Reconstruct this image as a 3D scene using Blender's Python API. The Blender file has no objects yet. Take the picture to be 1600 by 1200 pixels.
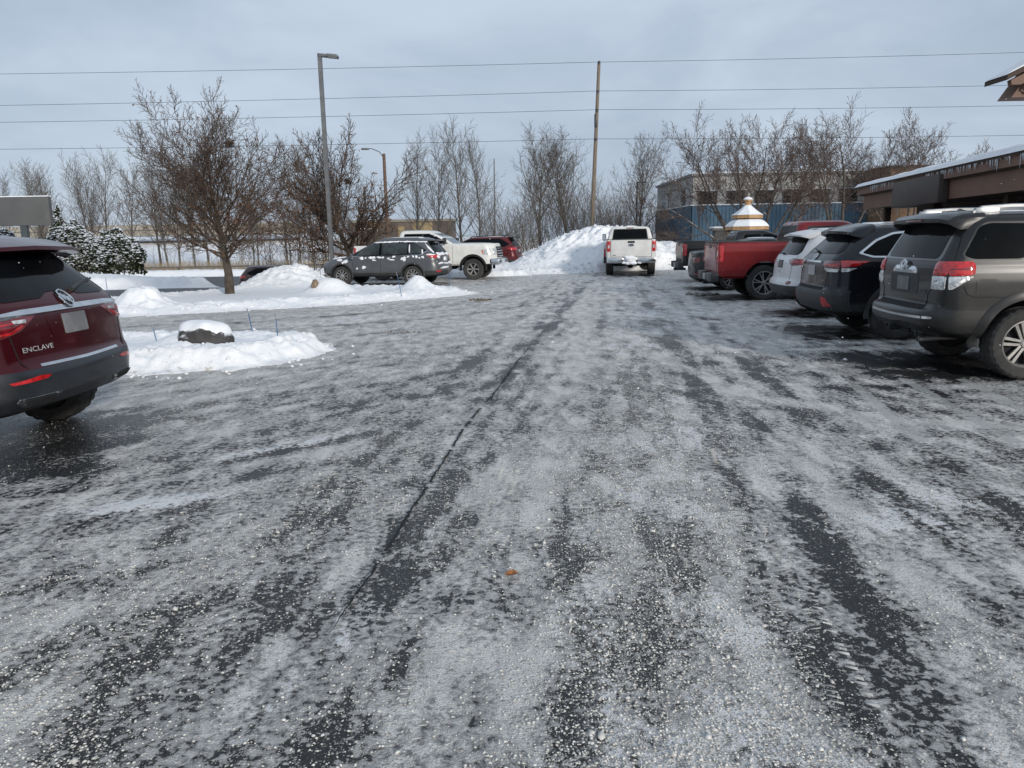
import bpy, bmesh, math, random
import numpy as np
from mathutils import Vector, Matrix
from mathutils.bvhtree import BVHTree

random.seed(7); RNG = np.random.default_rng(7)
R = math.radians
SC = bpy.context.scene
COL = SC.collection

# ------------------------------------------------------------------ camera
cam_d = bpy.data.cameras.new("camera"); cam = bpy.data.objects.new("camera", cam_d); COL.objects.link(cam)
cam_d.sensor_width = 36.0; cam_d.lens = 36.0*1186/1600
cam_d.clip_start = 0.05; cam_d.clip_end = 3000
PITCH = math.atan((600-371)/1186.0); ROLL = R(1.0)
cam.matrix_world = Matrix.Translation((0, 0, 1.62)) @ Matrix.Rotation(R(90)-PITCH, 4, 'X') @ Matrix.Rotation(ROLL*-1, 4, 'Z')
SC.camera = cam
SC.render.resolution_x = 1024; SC.render.resolution_y = 768

# ------------------------------------------------------------------ sky and sun
SUN_AZ = 150.0      # degrees clockwise from +Y: behind the camera, a little to the right
SUN_EL = 17.0
world = bpy.data.worlds.new("World"); SC.world = world; world.use_nodes = True
nt = world.node_tree; N = nt.nodes; L = nt.links
for n in list(N): N.remove(n)
out = N.new("ShaderNodeOutputWorld"); bg = N.new("ShaderNodeBackground")
sky = N.new("ShaderNodeTexSky"); sky.sky_type = 'NISHITA'; sky.sun_disc = False
sky.sun_elevation = R(SUN_EL); sky.sun_rotation = R(SUN_AZ); sky.air_density = 1.0; sky.dust_density = 2.0
tc = N.new("ShaderNodeTexCoord"); mp = N.new("ShaderNodeMapping"); mp.inputs['Scale'].default_value = (1.0, 1.0, 2.6)
L.new(tc.outputs['Generated'], mp.inputs['Vector'])
nz = N.new("ShaderNodeTexNoise"); nz.inputs['Scale'].default_value = 2.3; nz.inputs['Detail'].default_value = 5.0; nz.inputs['Roughness'].default_value = 0.55
nz.inputs['Distortion'].default_value = 0.35
L.new(mp.outputs[0], nz.inputs['Vector'])
cr = N.new("ShaderNodeValToRGB"); cr.color_ramp.interpolation = 'EASE'
cr.color_ramp.elements[0].position = 0.30; cr.color_ramp.elements[0].color = (0.395, 0.480, 0.600, 1)
cr.color_ramp.elements[1].position = 0.72; cr.color_ramp.elements[1].color = (0.565, 0.655, 0.770, 1)
L.new(nz.outputs[0], cr.inputs[0])
sc_ = N.new("ShaderNodeVectorMath"); sc_.operation = 'SCALE'; sc_.inputs['Scale'].default_value = 10.8
L.new(cr.outputs[0], sc_.inputs[0])
mx = N.new("ShaderNodeMix"); mx.data_type = 'RGBA'; mx.inputs['Factor'].default_value = 0.90
L.new(sky.outputs[0], mx.inputs[6]); L.new(sc_.outputs[0], mx.inputs[7])
L.new(mx.outputs[2], bg.inputs[0]); bg.inputs[1].default_value = 0.1
L.new(bg.outputs[0], out.inputs[0])

sd = bpy.data.lights.new("sun", 'SUN'); sd.energy = 2.7; sd.angle = R(6); sd.color = (1.0, 0.94, 0.86)
sun = bpy.data.objects.new("sun", sd); COL.objects.link(sun)
az, el = R(SUN_AZ), R(SUN_EL)
sdir = Vector((math.sin(az)*math.cos(el), math.cos(az)*math.cos(el), math.sin(el)))
sun.rotation_euler = sdir.to_track_quat('Z', 'Y').to_euler(); sun.location = sdir*60

vs = SC.view_settings; vs.view_transform = 'Standard'; vs.look = 'None'; vs.exposure = 0.0; vs.gamma = 1.0; vs.use_curve_mapping = False

# ------------------------------------------------------------------ materials
def nodes(name):
    m = bpy.data.materials.new(name); m.use_nodes = True
    t = m.node_tree; b = t.nodes['Principled BSDF']
    return m, t.nodes, t.links, b

def mixc(N, L, fac, a, b):
    m = N.new("ShaderNodeMix"); m.data_type = 'RGBA'
    for sock, v in ((0, fac), (6, a), (7, b)):
        if isinstance(v, (tuple, list)): m.inputs[sock].default_value = (v[0], v[1], v[2], 1)
        elif isinstance(v, (int, float)): m.inputs[sock].default_value = v
        else: L.new(v, m.inputs[sock])
    return m.outputs[2]

def mth(N, L, op, a, b=None, c=None, clamp=False):
    m = N.new("ShaderNodeMath"); m.operation = op; m.use_clamp = clamp
    for i, v in enumerate((a, b, c)):
        if v is None: continue
        if isinstance(v, (int, float)): m.inputs[i].default_value = v
        else: L.new(v, m.inputs[i])
    return m.outputs[0]

def mrange(N, L, v, a, b, c=0.0, d=1.0, smooth=True):
    m = N.new("ShaderNodeMapRange"); m.interpolation_type = 'SMOOTHSTEP' if smooth else 'LINEAR'
    L.new(v, m.inputs[0])
    for i, q in enumerate((a, b, c, d)): m.inputs[i+1].default_value = q
    return m.outputs[0]

def noise_tex(N, L, vec, scale, detail=4, rough=0.55, dist=0.0):
    n = N.new("ShaderNodeTexNoise"); n.inputs['Scale'].default_value = scale; n.inputs['Detail'].default_value = detail
    n.inputs['Roughness'].default_value = rough; n.inputs['Distortion'].default_value = dist
    L.new(vec, n.inputs['Vector']); return n.outputs[0]

def mat(name, col, rough=0.5, metal=0.0, coat=0.0, var=0.12, vscale=6.0, bump=0.0, bscale=40.0, dirt=0.0, snow=0.0, spec=0.5,
        dirt_col=(0.30, 0.29, 0.27), emit=0.0, stretch=None, snow_up=0.35):
    m, N, L, b = nodes(name)
    tcn = N.new("ShaderNodeTexCoord"); vec = tcn.outputs['Object']
    if stretch:
        mpn = N.new("ShaderNodeMapping"); mpn.inputs['Scale'].default_value = stretch; L.new(vec, mpn.inputs[0]); vec = mpn.outputs[0]
    c = None
    nz = noise_tex(N, L, vec, vscale, 5, 0.6)
    lo = tuple(max(0, q*(1-var)) for q in col); hi = tuple(min(1, q*(1+var)) for q in col)
    c = mixc(N, L, mrange(N, L, nz, 0.3, 0.7), lo, hi)
    rgh = None
    geo = N.new("ShaderNodeNewGeometry"); sep = N.new("ShaderNodeSeparateXYZ")
    L.new(geo.outputs['Position'], sep.inputs[0])
    if dirt > 0:
        n2 = noise_tex(N, L, tcn.outputs['Object'], 3.2, 7, 0.68); n3 = noise_tex(N, L, tcn.outputs['Object'], 60, 3, 0.6)
        hgt = mrange(N, L, sep.outputs['Z'], 0.2, 1.25, 1.0, 0.16)
        f = mth(N, L, 'MULTIPLY', mrange(N, L, mth(N, L, 'ADD', n2, mth(N, L, 'MULTIPLY', n3, 0.4)), 0.5, 0.95), mth(N, L, 'MULTIPLY', hgt, dirt), clamp=True)
        c = mixc(N, L, f, c, dirt_col)
        rgh = mth(N, L, 'ADD', mth(N, L, 'MULTIPLY', f, 0.6), rough, clamp=True)
        L.new(mth(N, L, 'MULTIPLY', mth(N, L, 'SUBTRACT', 1.0, f, clamp=True), coat), b.inputs['Coat Weight'])
    else:
        b.inputs['Coat Weight'].default_value = coat
    if snow > 0:
        sn = N.new("ShaderNodeSeparateXYZ"); L.new(geo.outputs['Normal'], sn.inputs[0])
        n4 = noise_tex(N, L, geo.outputs['Position'], 3.0, 5, 0.7)
        up = mrange(N, L, sn.outputs['Z'], snow_up, snow_up+0.35)
        f = mth(N, L, 'MULTIPLY', up, mrange(N, L, n4, 0.62-0.3*snow, 0.70-0.3*snow), clamp=True)
        c = mixc(N, L, f, c, (0.80, 0.82, 0.85))
    L.new(c, b.inputs['Base Color'])
    if rgh is not None: L.new(rgh, b.inputs['Roughness'])
    else:
        L.new(mth(N, L, 'ADD', mth(N, L, 'MULTIPLY', mth(N, L, 'SUBTRACT', nz, 0.5), 0.12), rough, clamp=True), b.inputs['Roughness'])
    b.inputs['Metallic'].default_value = metal
    b.inputs['Specular IOR Level'].default_value = spec
    b.inputs['Coat Roughness'].default_value = 0.06
    if bump > 0:
        bp = N.new("ShaderNodeBump"); bp.inputs['Strength'].default_value = bump; bp.inputs['Distance'].default_value = 0.01
        L.new(noise_tex(N, L, vec, bscale, 4, 0.6), bp.inputs['Height']); L.new(bp.outputs[0], b.inputs['Normal'])
    if emit > 0:
        L.new(c, b.inputs['Emission Color']); b.inputs['Emission Strength'].default_value = emit
    return m

# ------------------------------------------------------------------ mesh helpers
def np_mesh(name, V, Fc):
    V = np.asarray(V, np.float32); Fc = np.asarray(Fc, np.int32); k = Fc.shape[1]
    me = bpy.data.meshes.new(name)
    me.vertices.add(len(V)); me.vertices.foreach_set("co", V.ravel())
    me.loops.add(Fc.size); me.loops.foreach_set("vertex_index", Fc.ravel())
    me.polygons.add(len(Fc))
    me.polygons.foreach_set("loop_start", np.arange(0, Fc.size, k, dtype=np.int32))
    try: me.polygons.foreach_set("loop_total", np.full(len(Fc), k, np.int32))
    except Exception: pass
    me.update(calc_edges=True); me.validate()
    return me

def link(name, me, m=None, parent=None, smooth=True, sharp=None):
    o = bpy.data.objects.new(name, me); COL.objects.link(o)
    if m is not None and me is not None:
        me.materials.clear(); me.materials.append(m)
    if parent is not None: o.parent = parent
    if me is not None and smooth:
        me.polygons.foreach_set("use_smooth", np.ones(len(me.polygons), bool))
        if sharp: me.set_sharp_from_angle(angle=R(sharp))
    return o

def obj(name, V, Fc, m=None, parent=None, smooth=False, sharp=None):
    me = bpy.data.meshes.new(name); me.from_pydata([tuple(map(float, v)) for v in V], [], [tuple(map(int, f)) for f in Fc]); me.update()
    return link(name, me, m, parent, smooth, sharp)

def thing(name, label, cat, loc=(0, 0, 0), rz=0.0, group=None):
    o = bpy.data.objects.new(name, None); COL.objects.link(o); o.empty_display_size = 0.2
    o.location = loc; o.rotation_euler = (0, 0, rz); tag(o, label, cat, group); return o

def tag(o, label=None, cat=None, group=None, kind=None):
    if label: o['label'] = label
    if cat: o['category'] = cat
    if group: o['group'] = group
    if kind: o['kind'] = kind
    return o

class MB:
    """collects simple shapes into one mesh"""
    def __init__(s): s.V = []; s.F = []
    def add(s, V, Fc):
        n = len(s.V); s.V += [tuple(v) for v in V]; s.F += [tuple(i+n for i in f) for f in Fc]; return s
    def box(s, x0, x1, y0, y1, z0, z1, b=0.0, M=None):
        if b <= 0:
            V = [(x, y, z) for z in (z0, z1) for y in (y0, y1) for x in (x0, x1)]
            Fc = [(0, 2, 3, 1), (4, 5, 7, 6), (0, 1, 5, 4), (2, 6, 7, 3), (0, 4, 6, 2), (1, 3, 7, 5)]
        else:
            bm = bmesh.new(); bmesh.ops.create_cube(bm, size=1)
            for v in bm.verts:
                v.co = Vector(((x0+x1)/2+v.co.x*(x1-x0), (y0+y1)/2+v.co.y*(y1-y0), (z0+z1)/2+v.co.z*(z1-z0)))
            bmesh.ops.bevel(bm, geom=bm.edges[:]+bm.verts[:], offset=b, segments=2, affect='EDGES', profile=0.5)
            bm.verts.index_update()
            V = [v.co.copy() for v in bm.verts]; Fc = [[v.index for v in f.verts] for f in bm.faces]; bm.free()
        if M is not None: V = [M @ Vector(v) for v in V]
        return s.add(V, Fc)
    def prism(s, poly, y0, y1, axes='xz', M=None):
        """extrude a 2D polygon; axes names the polygon plane, the other axis is the extrusion"""
        n = len(poly)
        def mk(a, b, t): return {'xz': (a, t, b), 'xy': (a, b, t), 'yz': (t, a, b)}[axes]
        V = [mk(a, b, y0) for a, b in poly]+[mk(a, b, y1) for a, b in poly]
        Fc = [tuple(range(n))[::-1], tuple(range(n, 2*n))]+[(i, (i+1) % n, n+(i+1) % n, n+i) for i in range(n)]
        if M is not None: V = [M @ Vector(v) for v in V]
        return s.add(V, Fc)
    def tube(s, pts, r, k=8, closed=False, caps=True):
        pts = [Vector(p) for p in pts]; n = len(pts); rr = r if isinstance(r, (list, tuple)) else [r]*n
        V = []; Fc = []
        up = Vector((0, 0, 1))
        for i, p in enumerate(pts):
            a = pts[(i-1) % n] if (closed or i > 0) else p; b = pts[(i+1) % n] if (closed or i < n-1) else p
            d = (b-a).normalized(); u = d.cross(up)
            if u.length < 1e-3: u = d.cross(Vector((1, 0, 0)))
            u.normalize(); w = u.cross(d)
            for j in range(k):
                t = 2*math.pi*j/k; V.append(p+(u*math.cos(t)+w*math.sin(t))*rr[i])
        m = n if closed else n-1
        for i in range(m):
            for j in range(k):
                a = i*k+j; b = i*k+(j+1) % k; c = ((i+1) % n)*k+(j+1) % k; d = ((i+1) % n)*k+j
                Fc.append((a, b, c, d))
        if caps and not closed: Fc += [tuple(range(k))[::-1], tuple(range((n-1)*k, n*k))]
        return s.add(V, Fc)
    def lathe(s, prof, k=32, axis='y', M=None, closed=False):
        """profile of (radius, along) around an axis"""
        V = []; n = len(prof)
        for j in range(k):
            t = 2*math.pi*j/k
            for r, a in prof:
                c, q = r*math.cos(t), r*math.sin(t)
                V.append({'y': (c, a, q), 'z': (c, q, a), 'x': (a, c, q)}[axis])
        Fc = []
        for j in range(k):
            for i in range(n if closed else n-1):
                a = j*n+i; b = j*n+(i+1) % n; c = ((j+1) % k)*n+(i+1) % n; d = ((j+1) % k)*n+i
                Fc.append((a, d, c, b))
        if M is not None: V = [M @ Vector(v) for v in V]
        return s.add(V, Fc)
    def build(s, name, m, parent=None, smooth=False, sharp=35):
        return obj(name, s.V, s.F, m, parent, smooth, sharp if smooth else None)

# vectorised gradient noise
def _hash(ix, iy, seed):
    h = (ix.astype(np.int64)*374761393+iy.astype(np.int64)*668265263+seed*982451653) & 0xFFFFFFFF
    h = ((h ^ (h >> 13))*1274126177) & 0xFFFFFFFF
    return ((h ^ (h >> 16)) & 0xFFFF)/65536.0
def pnoise(x, y, seed=0):
    x = np.asarray(x, float); y = np.asarray(y, float)
    x0 = np.floor(x); y0 = np.floor(y); fx = x-x0; fy = y-y0
    u = fx*fx*fx*(fx*(fx*6-15)+10); v = fy*fy*fy*(fy*(fy*6-15)+10)
    def g(ix, iy, dx, dy):
        a = _hash(ix, iy, seed)*2*math.pi; return np.cos(a)*dx+np.sin(a)*dy
    n00 = g(x0, y0, fx, fy); n10 = g(x0+1, y0, fx-1, fy); n01 = g(x0, y0+1, fx, fy-1); n11 = g(x0+1, y0+1, fx-1, fy-1)
    return ((n00*(1-u)+n10*u)*(1-v)+(n01*(1-u)+n11*u)*v)*1.5
def fbm(x, y, o=4, seed=0, lac=2.03, gain=0.5):
    s = 0; a = 1.0; t = 0
    for i in range(o):
        s = s+a*pnoise(x, y, seed+i*17); t += a; a *= gain; x = x*lac+3.1; y = y*lac-1.7
    return s/t
def billow(x, y, o=3, seed=0):
    s = 0; a = 1.0; t = 0
    for i in range(o):
        s = s+a*(1-np.abs(pnoise(x, y, seed+i*13))*2); t += a; a *= 0.5; x = x*2.1+5; y = y*2.1-3
    return s/t
def sstep(a, b, x):
    t = np.clip((x-a)/(b-a), 0, 1); return t*t*(3-2*t)
def poly_sd(px, py, poly):
    """signed distance, positive inside"""
    P = np.asarray(poly, float); d = np.full(px.shape, 1e9); ins = np.zeros(px.shape, bool); n = len(P)
    for i in range(n):
        a = P[i]; b = P[(i+1) % n]; e = b-a
        t = np.clip(((px-a[0])*e[0]+(py-a[1])*e[1])/(e@e), 0, 1)
        d = np.minimum(d, np.hypot(px-a[0]-t*e[0], py-a[1]-t*e[1]))
        c = ((a[1] <= py) & (b[1] > py)) | ((b[1] <= py) & (a[1] > py))
        with np.errstate(divide='ignore', invalid='ignore'):
            xi = a[0]+(py-a[1])*e[0]/(e[1] if e[1] != 0 else 1e-9)
        ins ^= c & (px < xi)
    return np.where(ins, d, -d)
def line_d(px, py, pts):
    P = np.asarray(pts, float); d = np.full(px.shape, 1e9)
    for i in range(len(P)-1):
        a = P[i]; e = P[i+1]-a; t = np.clip(((px-a[0])*e[0]+(py-a[1])*e[1])/(e@e), 0, 1)
        d = np.minimum(d, np.hypot(px-a[0]-t*e[0], py-a[1]-t*e[1]))
    return d
def grid_obj(name, X, Y, Z, m, keep=None, attrs=None, parent=None):
    ny, nx = X.shape
    V = np.stack([X, Y, Z], -1).reshape(-1, 3)
    idx = np.arange(nx*ny).reshape(ny, nx)
    Fc = np.stack([idx[:-1, :-1], idx[:-1, 1:], idx[1:, 1:], idx[1:, :-1]], -1).reshape(-1, 4)
    if keep is not None:
        k = (keep[:-1, :-1] | keep[:-1, 1:] | keep[1:, 1:] | keep[1:, :-1]).ravel(); Fc = Fc[k]
        used = np.unique(Fc); re = np.full(nx*ny, -1); re[used] = np.arange(len(used)); Fc = re[Fc]; V = V[used]
    else: used = None
    me = np_mesh(name, V, Fc)
    for an, av in (attrs or {}).items():
        a = me.attributes.new(an, 'FLOAT', 'POINT'); q = av.reshape(-1)
        if used is not None: q = q[used]
        a.data.foreach_set("value", q.astype(np.float32))
    return link(name, me, m, parent)
# ------------------------------------------------------------------ terrain and snow
def terrain(x, y):
    drop = 1.42*sstep(27, 50, y)*sstep(-5.5, -11, x)
    drop = np.maximum(drop, 1.0*sstep(50, 75, y))
    rise = 3.0*sstep(92, 150, y)*sstep(10, -40, x)+1.4*sstep(100, 160, y)
    return -0.09-drop+rise+0.12*fbm(x/9, y/9, 3, 5)*sstep(50, 70, y)

def snow_material(name, dirty=0.0, grass=0.0):
    m, N, L, b = nodes(name)
    geo = N.new("ShaderNodeNewGeometry"); pos = geo.outputs['Position']
    n1 = noise_tex(N, L, pos, 1.3, 5, 0.6); n2 = noise_tex(N, L, pos, 9, 5, 0.62); n3 = noise_tex(N, L, pos, 55, 3, 0.6)
    c = mixc(N, L, mrange(N, L, n2, 0.3, 0.7), (0.74, 0.755, 0.78), (0.83, 0.835, 0.84))
    at = N.new("ShaderNodeAttribute"); at.attribute_name = 'dirt'
    f = mth(N, L, 'MULTIPLY', mrange(N, L, mth(N, L, 'ADD', n2, mth(N, L, 'MULTIPLY', at.outputs['Fac'], 0.45)), 0.66, 0.95), 0.7, clamp=True)
    c = mixc(N, L, f, c, (0.33, 0.30, 0.26))
    sp = mth(N, L, 'MULTIPLY', mrange(N, L, n3, 0.70, 0.76), mrange(N, L, n1, 0.5, 0.62))
    c = mixc(N, L, mth(N, L, 'MULTIPLY', sp, 0.5), c, (0.25, 0.22, 0.18))
    if grass > 0:
        g = mth(N, L, 'MULTIPLY', mrange(N, L, noise_tex(N, L, pos, 0.35, 7, 0.72), 0.56, 0.68), grass, clamp=True)
        c = mixc(N, L, g, c, (0.17, 0.13, 0.085))
    L.new(c, b.inputs['Base Color']); b.inputs['Roughness'].default_value = 0.75; b.inputs['Specular IOR Level'].default_value = 0.25
    b.inputs['Subsurface Weight'].default_value = 0.0
    bp = N.new("ShaderNodeBump"); bp.inputs['Strength'].default_value = 0.55; bp.inputs['Distance'].default_value = 0.03
    L.new(mth(N, L, 'ADD', n2, mth(N, L, 'MULTIPLY', n3, 0.35)), bp.inputs['Height']); L.new(bp.outputs[0], b.inputs['Normal'])
    return m
M_SNOW = snow_material('snow'); M_FIELD = snow_material('snow_field', grass=0.75)

def graded(a, b, fine0, fine1, st, growth=1.09):
    v = list(np.arange(fine0, fine1+1e-6, st)); s = st
    while v[-1] < b: s *= growth; v.append(v[-1]+s)
    s = st; pre = []
    x = fine0
    while x > a: s *= growth; x -= s; pre.append(x)
    return np.array(pre[::-1]+v)

gx = graded(-420, 420, -45, 25, 0.9); gy = graded(-25, 700, -8, 100, 0.9)
GX, GY = np.meshgrid(gx, gy); GZ = terrain(GX, GY)
o = grid_obj('ground', GX, GY, GZ, M_FIELD, attrs={'dirt': GX*0}); o['kind'] = 'structure'

# ---- the icy parking lot
def ice_material():
    m, N, L, b = nodes('icy_asphalt')
    geo = N.new("ShaderNodeNewGeometry"); pos = geo.outputs['Position']
    def attr(n):
        a = N.new("ShaderNodeAttribute"); a.attribute_name = n; return a.outputs['Fac']
    ice, crumb, white, brown, ang = attr('ice'), attr('crumb'), attr('white'), attr('brown'), attr('line')
    # lane-aligned coordinates for the fine streaks
    mp = N.new("ShaderNodeMapping"); mp.inputs['Rotation'].default_value = (0, 0, R(12)); mp.inputs['Scale'].default_value = (1.0, 0.42, 1.0)
    L.new(pos, mp.inputs[0]); sp = mp.outputs[0]
    nA = noise_tex(N, L, sp, 5.5, 8, 0.66, 0.4); nB = noise_tex(N, L, pos, 24, 6, 0.68, 0.3); nC = noise_tex(N, L, pos, 130, 3, 0.6)
    det = mth(N, L, 'ADD', mth(N, L, 'MULTIPLY', mth(N, L, 'SUBTRACT', nA, 0.5), 1.25), mth(N, L, 'MULTIPLY', mth(N, L, 'SUBTRACT', nB, 0.5), 1.30))
    lvl = mth(N, L, 'ADD', ice, det)
    f_ice = mrange(N, L, lvl, 0.42, 0.475); f_thick = mrange(N, L, lvl, 0.5, 0.85)
    asph = mixc(N, L, mrange(N, L, nC, 0.42, 0.7), (0.014, 0.0145, 0.015), (0.050, 0.050, 0.049))
    thin = mixc(N, L, mrange(N, L, nB, 0.36, 0.62), (0.15, 0.149, 0.147), (0.37, 0.362, 0.35))
    thick = mixc(N, L, mrange(N, L, mth(N, L, 'ADD', mth(N, L, 'MULTIPLY', nA, 0.5), mth(N, L, 'MULTIPLY', nC, 0.5)), 0.40, 0.60), (0.37, 0.362, 0.35), (0.68, 0.66, 0.625))
    icec = mixc(N, L, f_thick, thin, thick)
    c = mixc(N, L, f_ice, asph, icec)
    # packed white snow
    lw = mth(N, L, 'ADD', white, det); f_w = mrange(N, L, lw, 0.50, 0.85)
    c = mixc(N, L, mth(N, L, 'MULTIPLY', f_w, 0.85), c, (0.72, 0.72, 0.72))
    # granular ice crumbs: two sizes of cells
    hgt = mth(N, L, 'MULTIPLY', f_ice, 0.5)
    for sc, thr, col in ((70.0, 0.80, (0.56, 0.545, 0.51)), (120.0, 0.85, (0.52, 0.51, 0.485)), (38.0, 0.36, (0.60, 0.58, 0.54))):
        v = N.new("ShaderNodeTexVoronoi"); v.inputs['Scale'].default_value = sc; v.inputs['Randomness'].default_value = 1.0; L.new(pos, v.inputs['Vector'])
        rnd = N.new("ShaderNodeSeparateColor"); L.new(v.outputs['Color'], rnd.inputs[0])
        on = mth(N, L, 'LESS_THAN', rnd.outputs[0], mth(N, L, 'MULTIPLY', mth(N, L, 'ADD', crumb, mth(N, L, 'MULTIPLY', det, 0.8)), thr))
        d = mth(N, L, 'DIVIDE', v.outputs['Distance'], mth(N, L, 'ADD', mth(N, L, 'MULTIPLY', rnd.outputs[1], 0.32), 0.25))
        dome = mth(N, L, 'MULTIPLY', mrange(N, L, d, 1.0, 0.55), on)
        cc = mixc(N, L, rnd.outputs[2], tuple(q*0.72 for q in col), tuple(min(1, q*1.18) for q in col))
        c = mixc(N, L, mth(N, L, 'MULTIPLY', dome, 0.9), c, cc)
        hgt = mth(N, L, 'ADD', hgt, mth(N, L, 'MULTIPLY', mth(N, L, 'MULTIPLY', mrange(N, L, d, 1.0, 0.0), on), 30.0/sc))
    fb = mrange(N, L, mth(N, L, 'ADD', brown, mth(N, L, 'MULTIPLY', det, 0.6)), 0.45, 0.9)
    c = mixc(N, L, mth(N, L, 'MULTIPLY', fb, 0.75), c, (0.13, 0.105, 0.075))
    fl = mth(N, L, 'MULTIPLY', mrange(N, L, mth(N, L, 'ADD', ang, mth(N, L, 'MULTIPLY', det, 0.5)), 0.45, 0.75), 0.8)
    c = mixc(N, L, fl, c, (0.42, 0.42, 0.40))
    L.new(c, b.inputs['Base Color'])
    ro = mth(N, L, 'ADD', mth(N, L, 'MULTIPLY', nB, 0.30), mth(N, L, 'ADD', mth(N, L, 'MULTIPLY', f_thick, 0.28), 0.17), clamp=True)
    L.new(ro, b.inputs['Roughness']); b.inputs['Specular IOR Level'].default_value = 0.36
    bp = N.new("ShaderNodeBump"); bp.inputs['Strength'].default_value = 0.9; bp.inputs['Distance'].default_value = 0.022
    L.new(mth(N, L, 'ADD', hgt, mth(N, L, 'ADD', mth(N, L, 'MULTIPLY', nB, 0.7), mth(N, L, 'MULTIPLY', nC, 0.18))), bp.inputs['Height'])
    L.new(bp.outputs[0], b.inputs['Normal'])
    return m
M_ICE = ice_material()

lx = graded(-19, 17, -6, 6.5, 0.045, 1.035); ly = [0.9]
s = 0.03
while ly[-1] < 47:
    ly.append(ly[-1]+s); s = min(0.22, s*1.0075)
ly = np.array([-6, -4, -2.5, -1, 0, 0.5]+ly)
LX, LY = np.meshgrid(lx, ly)
A8 = R(8.0); LU = LX*math.sin(A8)+LY*math.cos(A8); LV = LX*math.cos(A8)-LY*math.sin(A8)
def rot(x, y, a):
    a = R(a); return x*math.sin(a)+y*math.cos(a), x*math.cos(a)-y*math.sin(a)
def streak(a, su, sv, o, seed):
    u, v = rot(LX, LY, a); w = 0.35*fbm(u/4, v/4, 2, seed+90)
    return fbm(u/su+w, v/sv+w, o, seed)
TRACK_A = [(-1.45, 0.9), (-1.02, 2.2), (-0.74, 3.16), (-0.44, 6.17), (0.3, 11.44), (2.07, 22.9), (3.9, 34)]
TRACK_B = [(1.05, 0.9), (1.35, 2.6), (1.42, 4.4), (1.55, 6.2), (2.1, 9.5), (3.1, 17), (4.2, 26), (5.2, 34)]
wl = sstep(-0.3, -2.6, LX-0.08*LY)          # weight of the turning-left zone
wr = sstep(2.0, 3.6, LX-0.10*LY)            # weight of the stalls on the right
wm = np.clip(1-wl-wr, 0, 1)
big = fbm(LX/2.6, LY/3.6, 3, 11)
ice = 0.615+0.16*big
ice = ice+wm*0.50*streak(8, 1.5, 0.20, 4, 21)+wl*0.58*(0.6*streak(42, 1.9, 0.20, 4, 31)+0.4*streak(62, 2.4, 0.3, 4, 37))+wr*0.55*(0.65*streak(85, 1.7, 0.22, 4, 41)+0.35*streak(20, 1.6, 0.3, 3, 43))
ice = ice+0.26*fbm(LX/0.34, LY/0.5, 4, 51)
dA = line_d(LX+0.05*pnoise(LX*1.2, LY*0.7, 3), LY, TRACK_A)
def wob(pts, sd_): return line_d(LX+0.06*pnoise(LX*0.5, LY*0.35, sd_), LY, pts)
trk = 0.0
for (x0, x1, wd, amp, sd_) in ((-0.05, 3.1, 0.13, 0.16, 301), (0.62, 4.1, 0.15, -0.22, 302), (1.02, 4.6, 0.12, 0.20, 303), (-1.35, 1.6, 0.16, -0.20, 304), (2.2, 5.4, 0.16, -0.22, 305), (-0.55, 2.5, 0.10, -0.18, 306), (0.25, 3.6, 0.10, -0.16, 307), (1.85, 5.0, 0.09, 0.22, 308)):
    pl = [(x0-0.25, 0.9), (x0-0.02, 3.0), (x0*0.75+x1*0.25, 9.0), (x0*0.35+x1*0.65, 20.0), (x1+0.25, 32)]
    trk = trk+amp*np.exp(-(wob(pl, sd_)/wd)**4)*(0.65+0.9*pnoise(LX*0.5+sd_, LY*0.28, sd_))
for (pl, wd, amp, sd_) in (([(0.6, 24), (-0.4, 20.5), (-2.4, 17.6), (-5.2, 15.6), (-10, 14.4)], 0.22, -0.28, 311), ([(1.4, 22), (0.5, 18.5), (-1.2, 16.0), (-4.0, 14.3), (-9, 13.4)], 0.20, -0.25, 312), ([(0.0, 9), (-0.9, 6.6), (-2.3, 5.2), (-4.0, 4.4)], 0.11, -0.25, 313), ([(-0.2, 8.2), (-1.3, 6.0), (-2.8, 4.8), (-4.4, 4.2)], 0.08, 0.24, 314), ([(0.4, 12), (-0.8, 9.2), (-2.4, 7.8), (-4.5, 7.2)], 0.14, -0.22, 315), ([(2.4, 12), (2.6, 9.6), (3.4, 8.2), (4.8, 7.5)], 0.12, -0.22, 316), ([(2.0, 10), (2.4, 7.6), (3.4, 6.4), (5.0, 5.9)], 0.12, 0.22, 317), ([(3.2, 18), (3.4, 15.4), (4.2, 14.2), (5.4, 13.8)], 0.13, -0.2, 318)):
    trk = trk+amp*np.exp(-(wob(pl, sd_)/wd)**4)*(0.7+0.7*pnoise(LX*0.6+sd_, LY*0.4, sd_))
dB = line_d(LX+0.20*pnoise(LX*0.7, LY*0.4, 4), LY, TRACK_B)
ice = ice-(0.20+0.30*sstep(8, 13, LY))*np.exp(-(dA/0.17)**2)*sstep(2.4, 3.4, LY)*(0.7+0.9*pnoise(LX*0.3, LY*0.9, 8))
ice = ice-0.34*np.exp(-(dB/0.28)**2)*(0.8+0.8*pnoise(LX*0.4, LY*0.55, 9))
ice = ice+0.15*sstep(5, 14, LY)
ice = ice+1.15*trk
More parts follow.
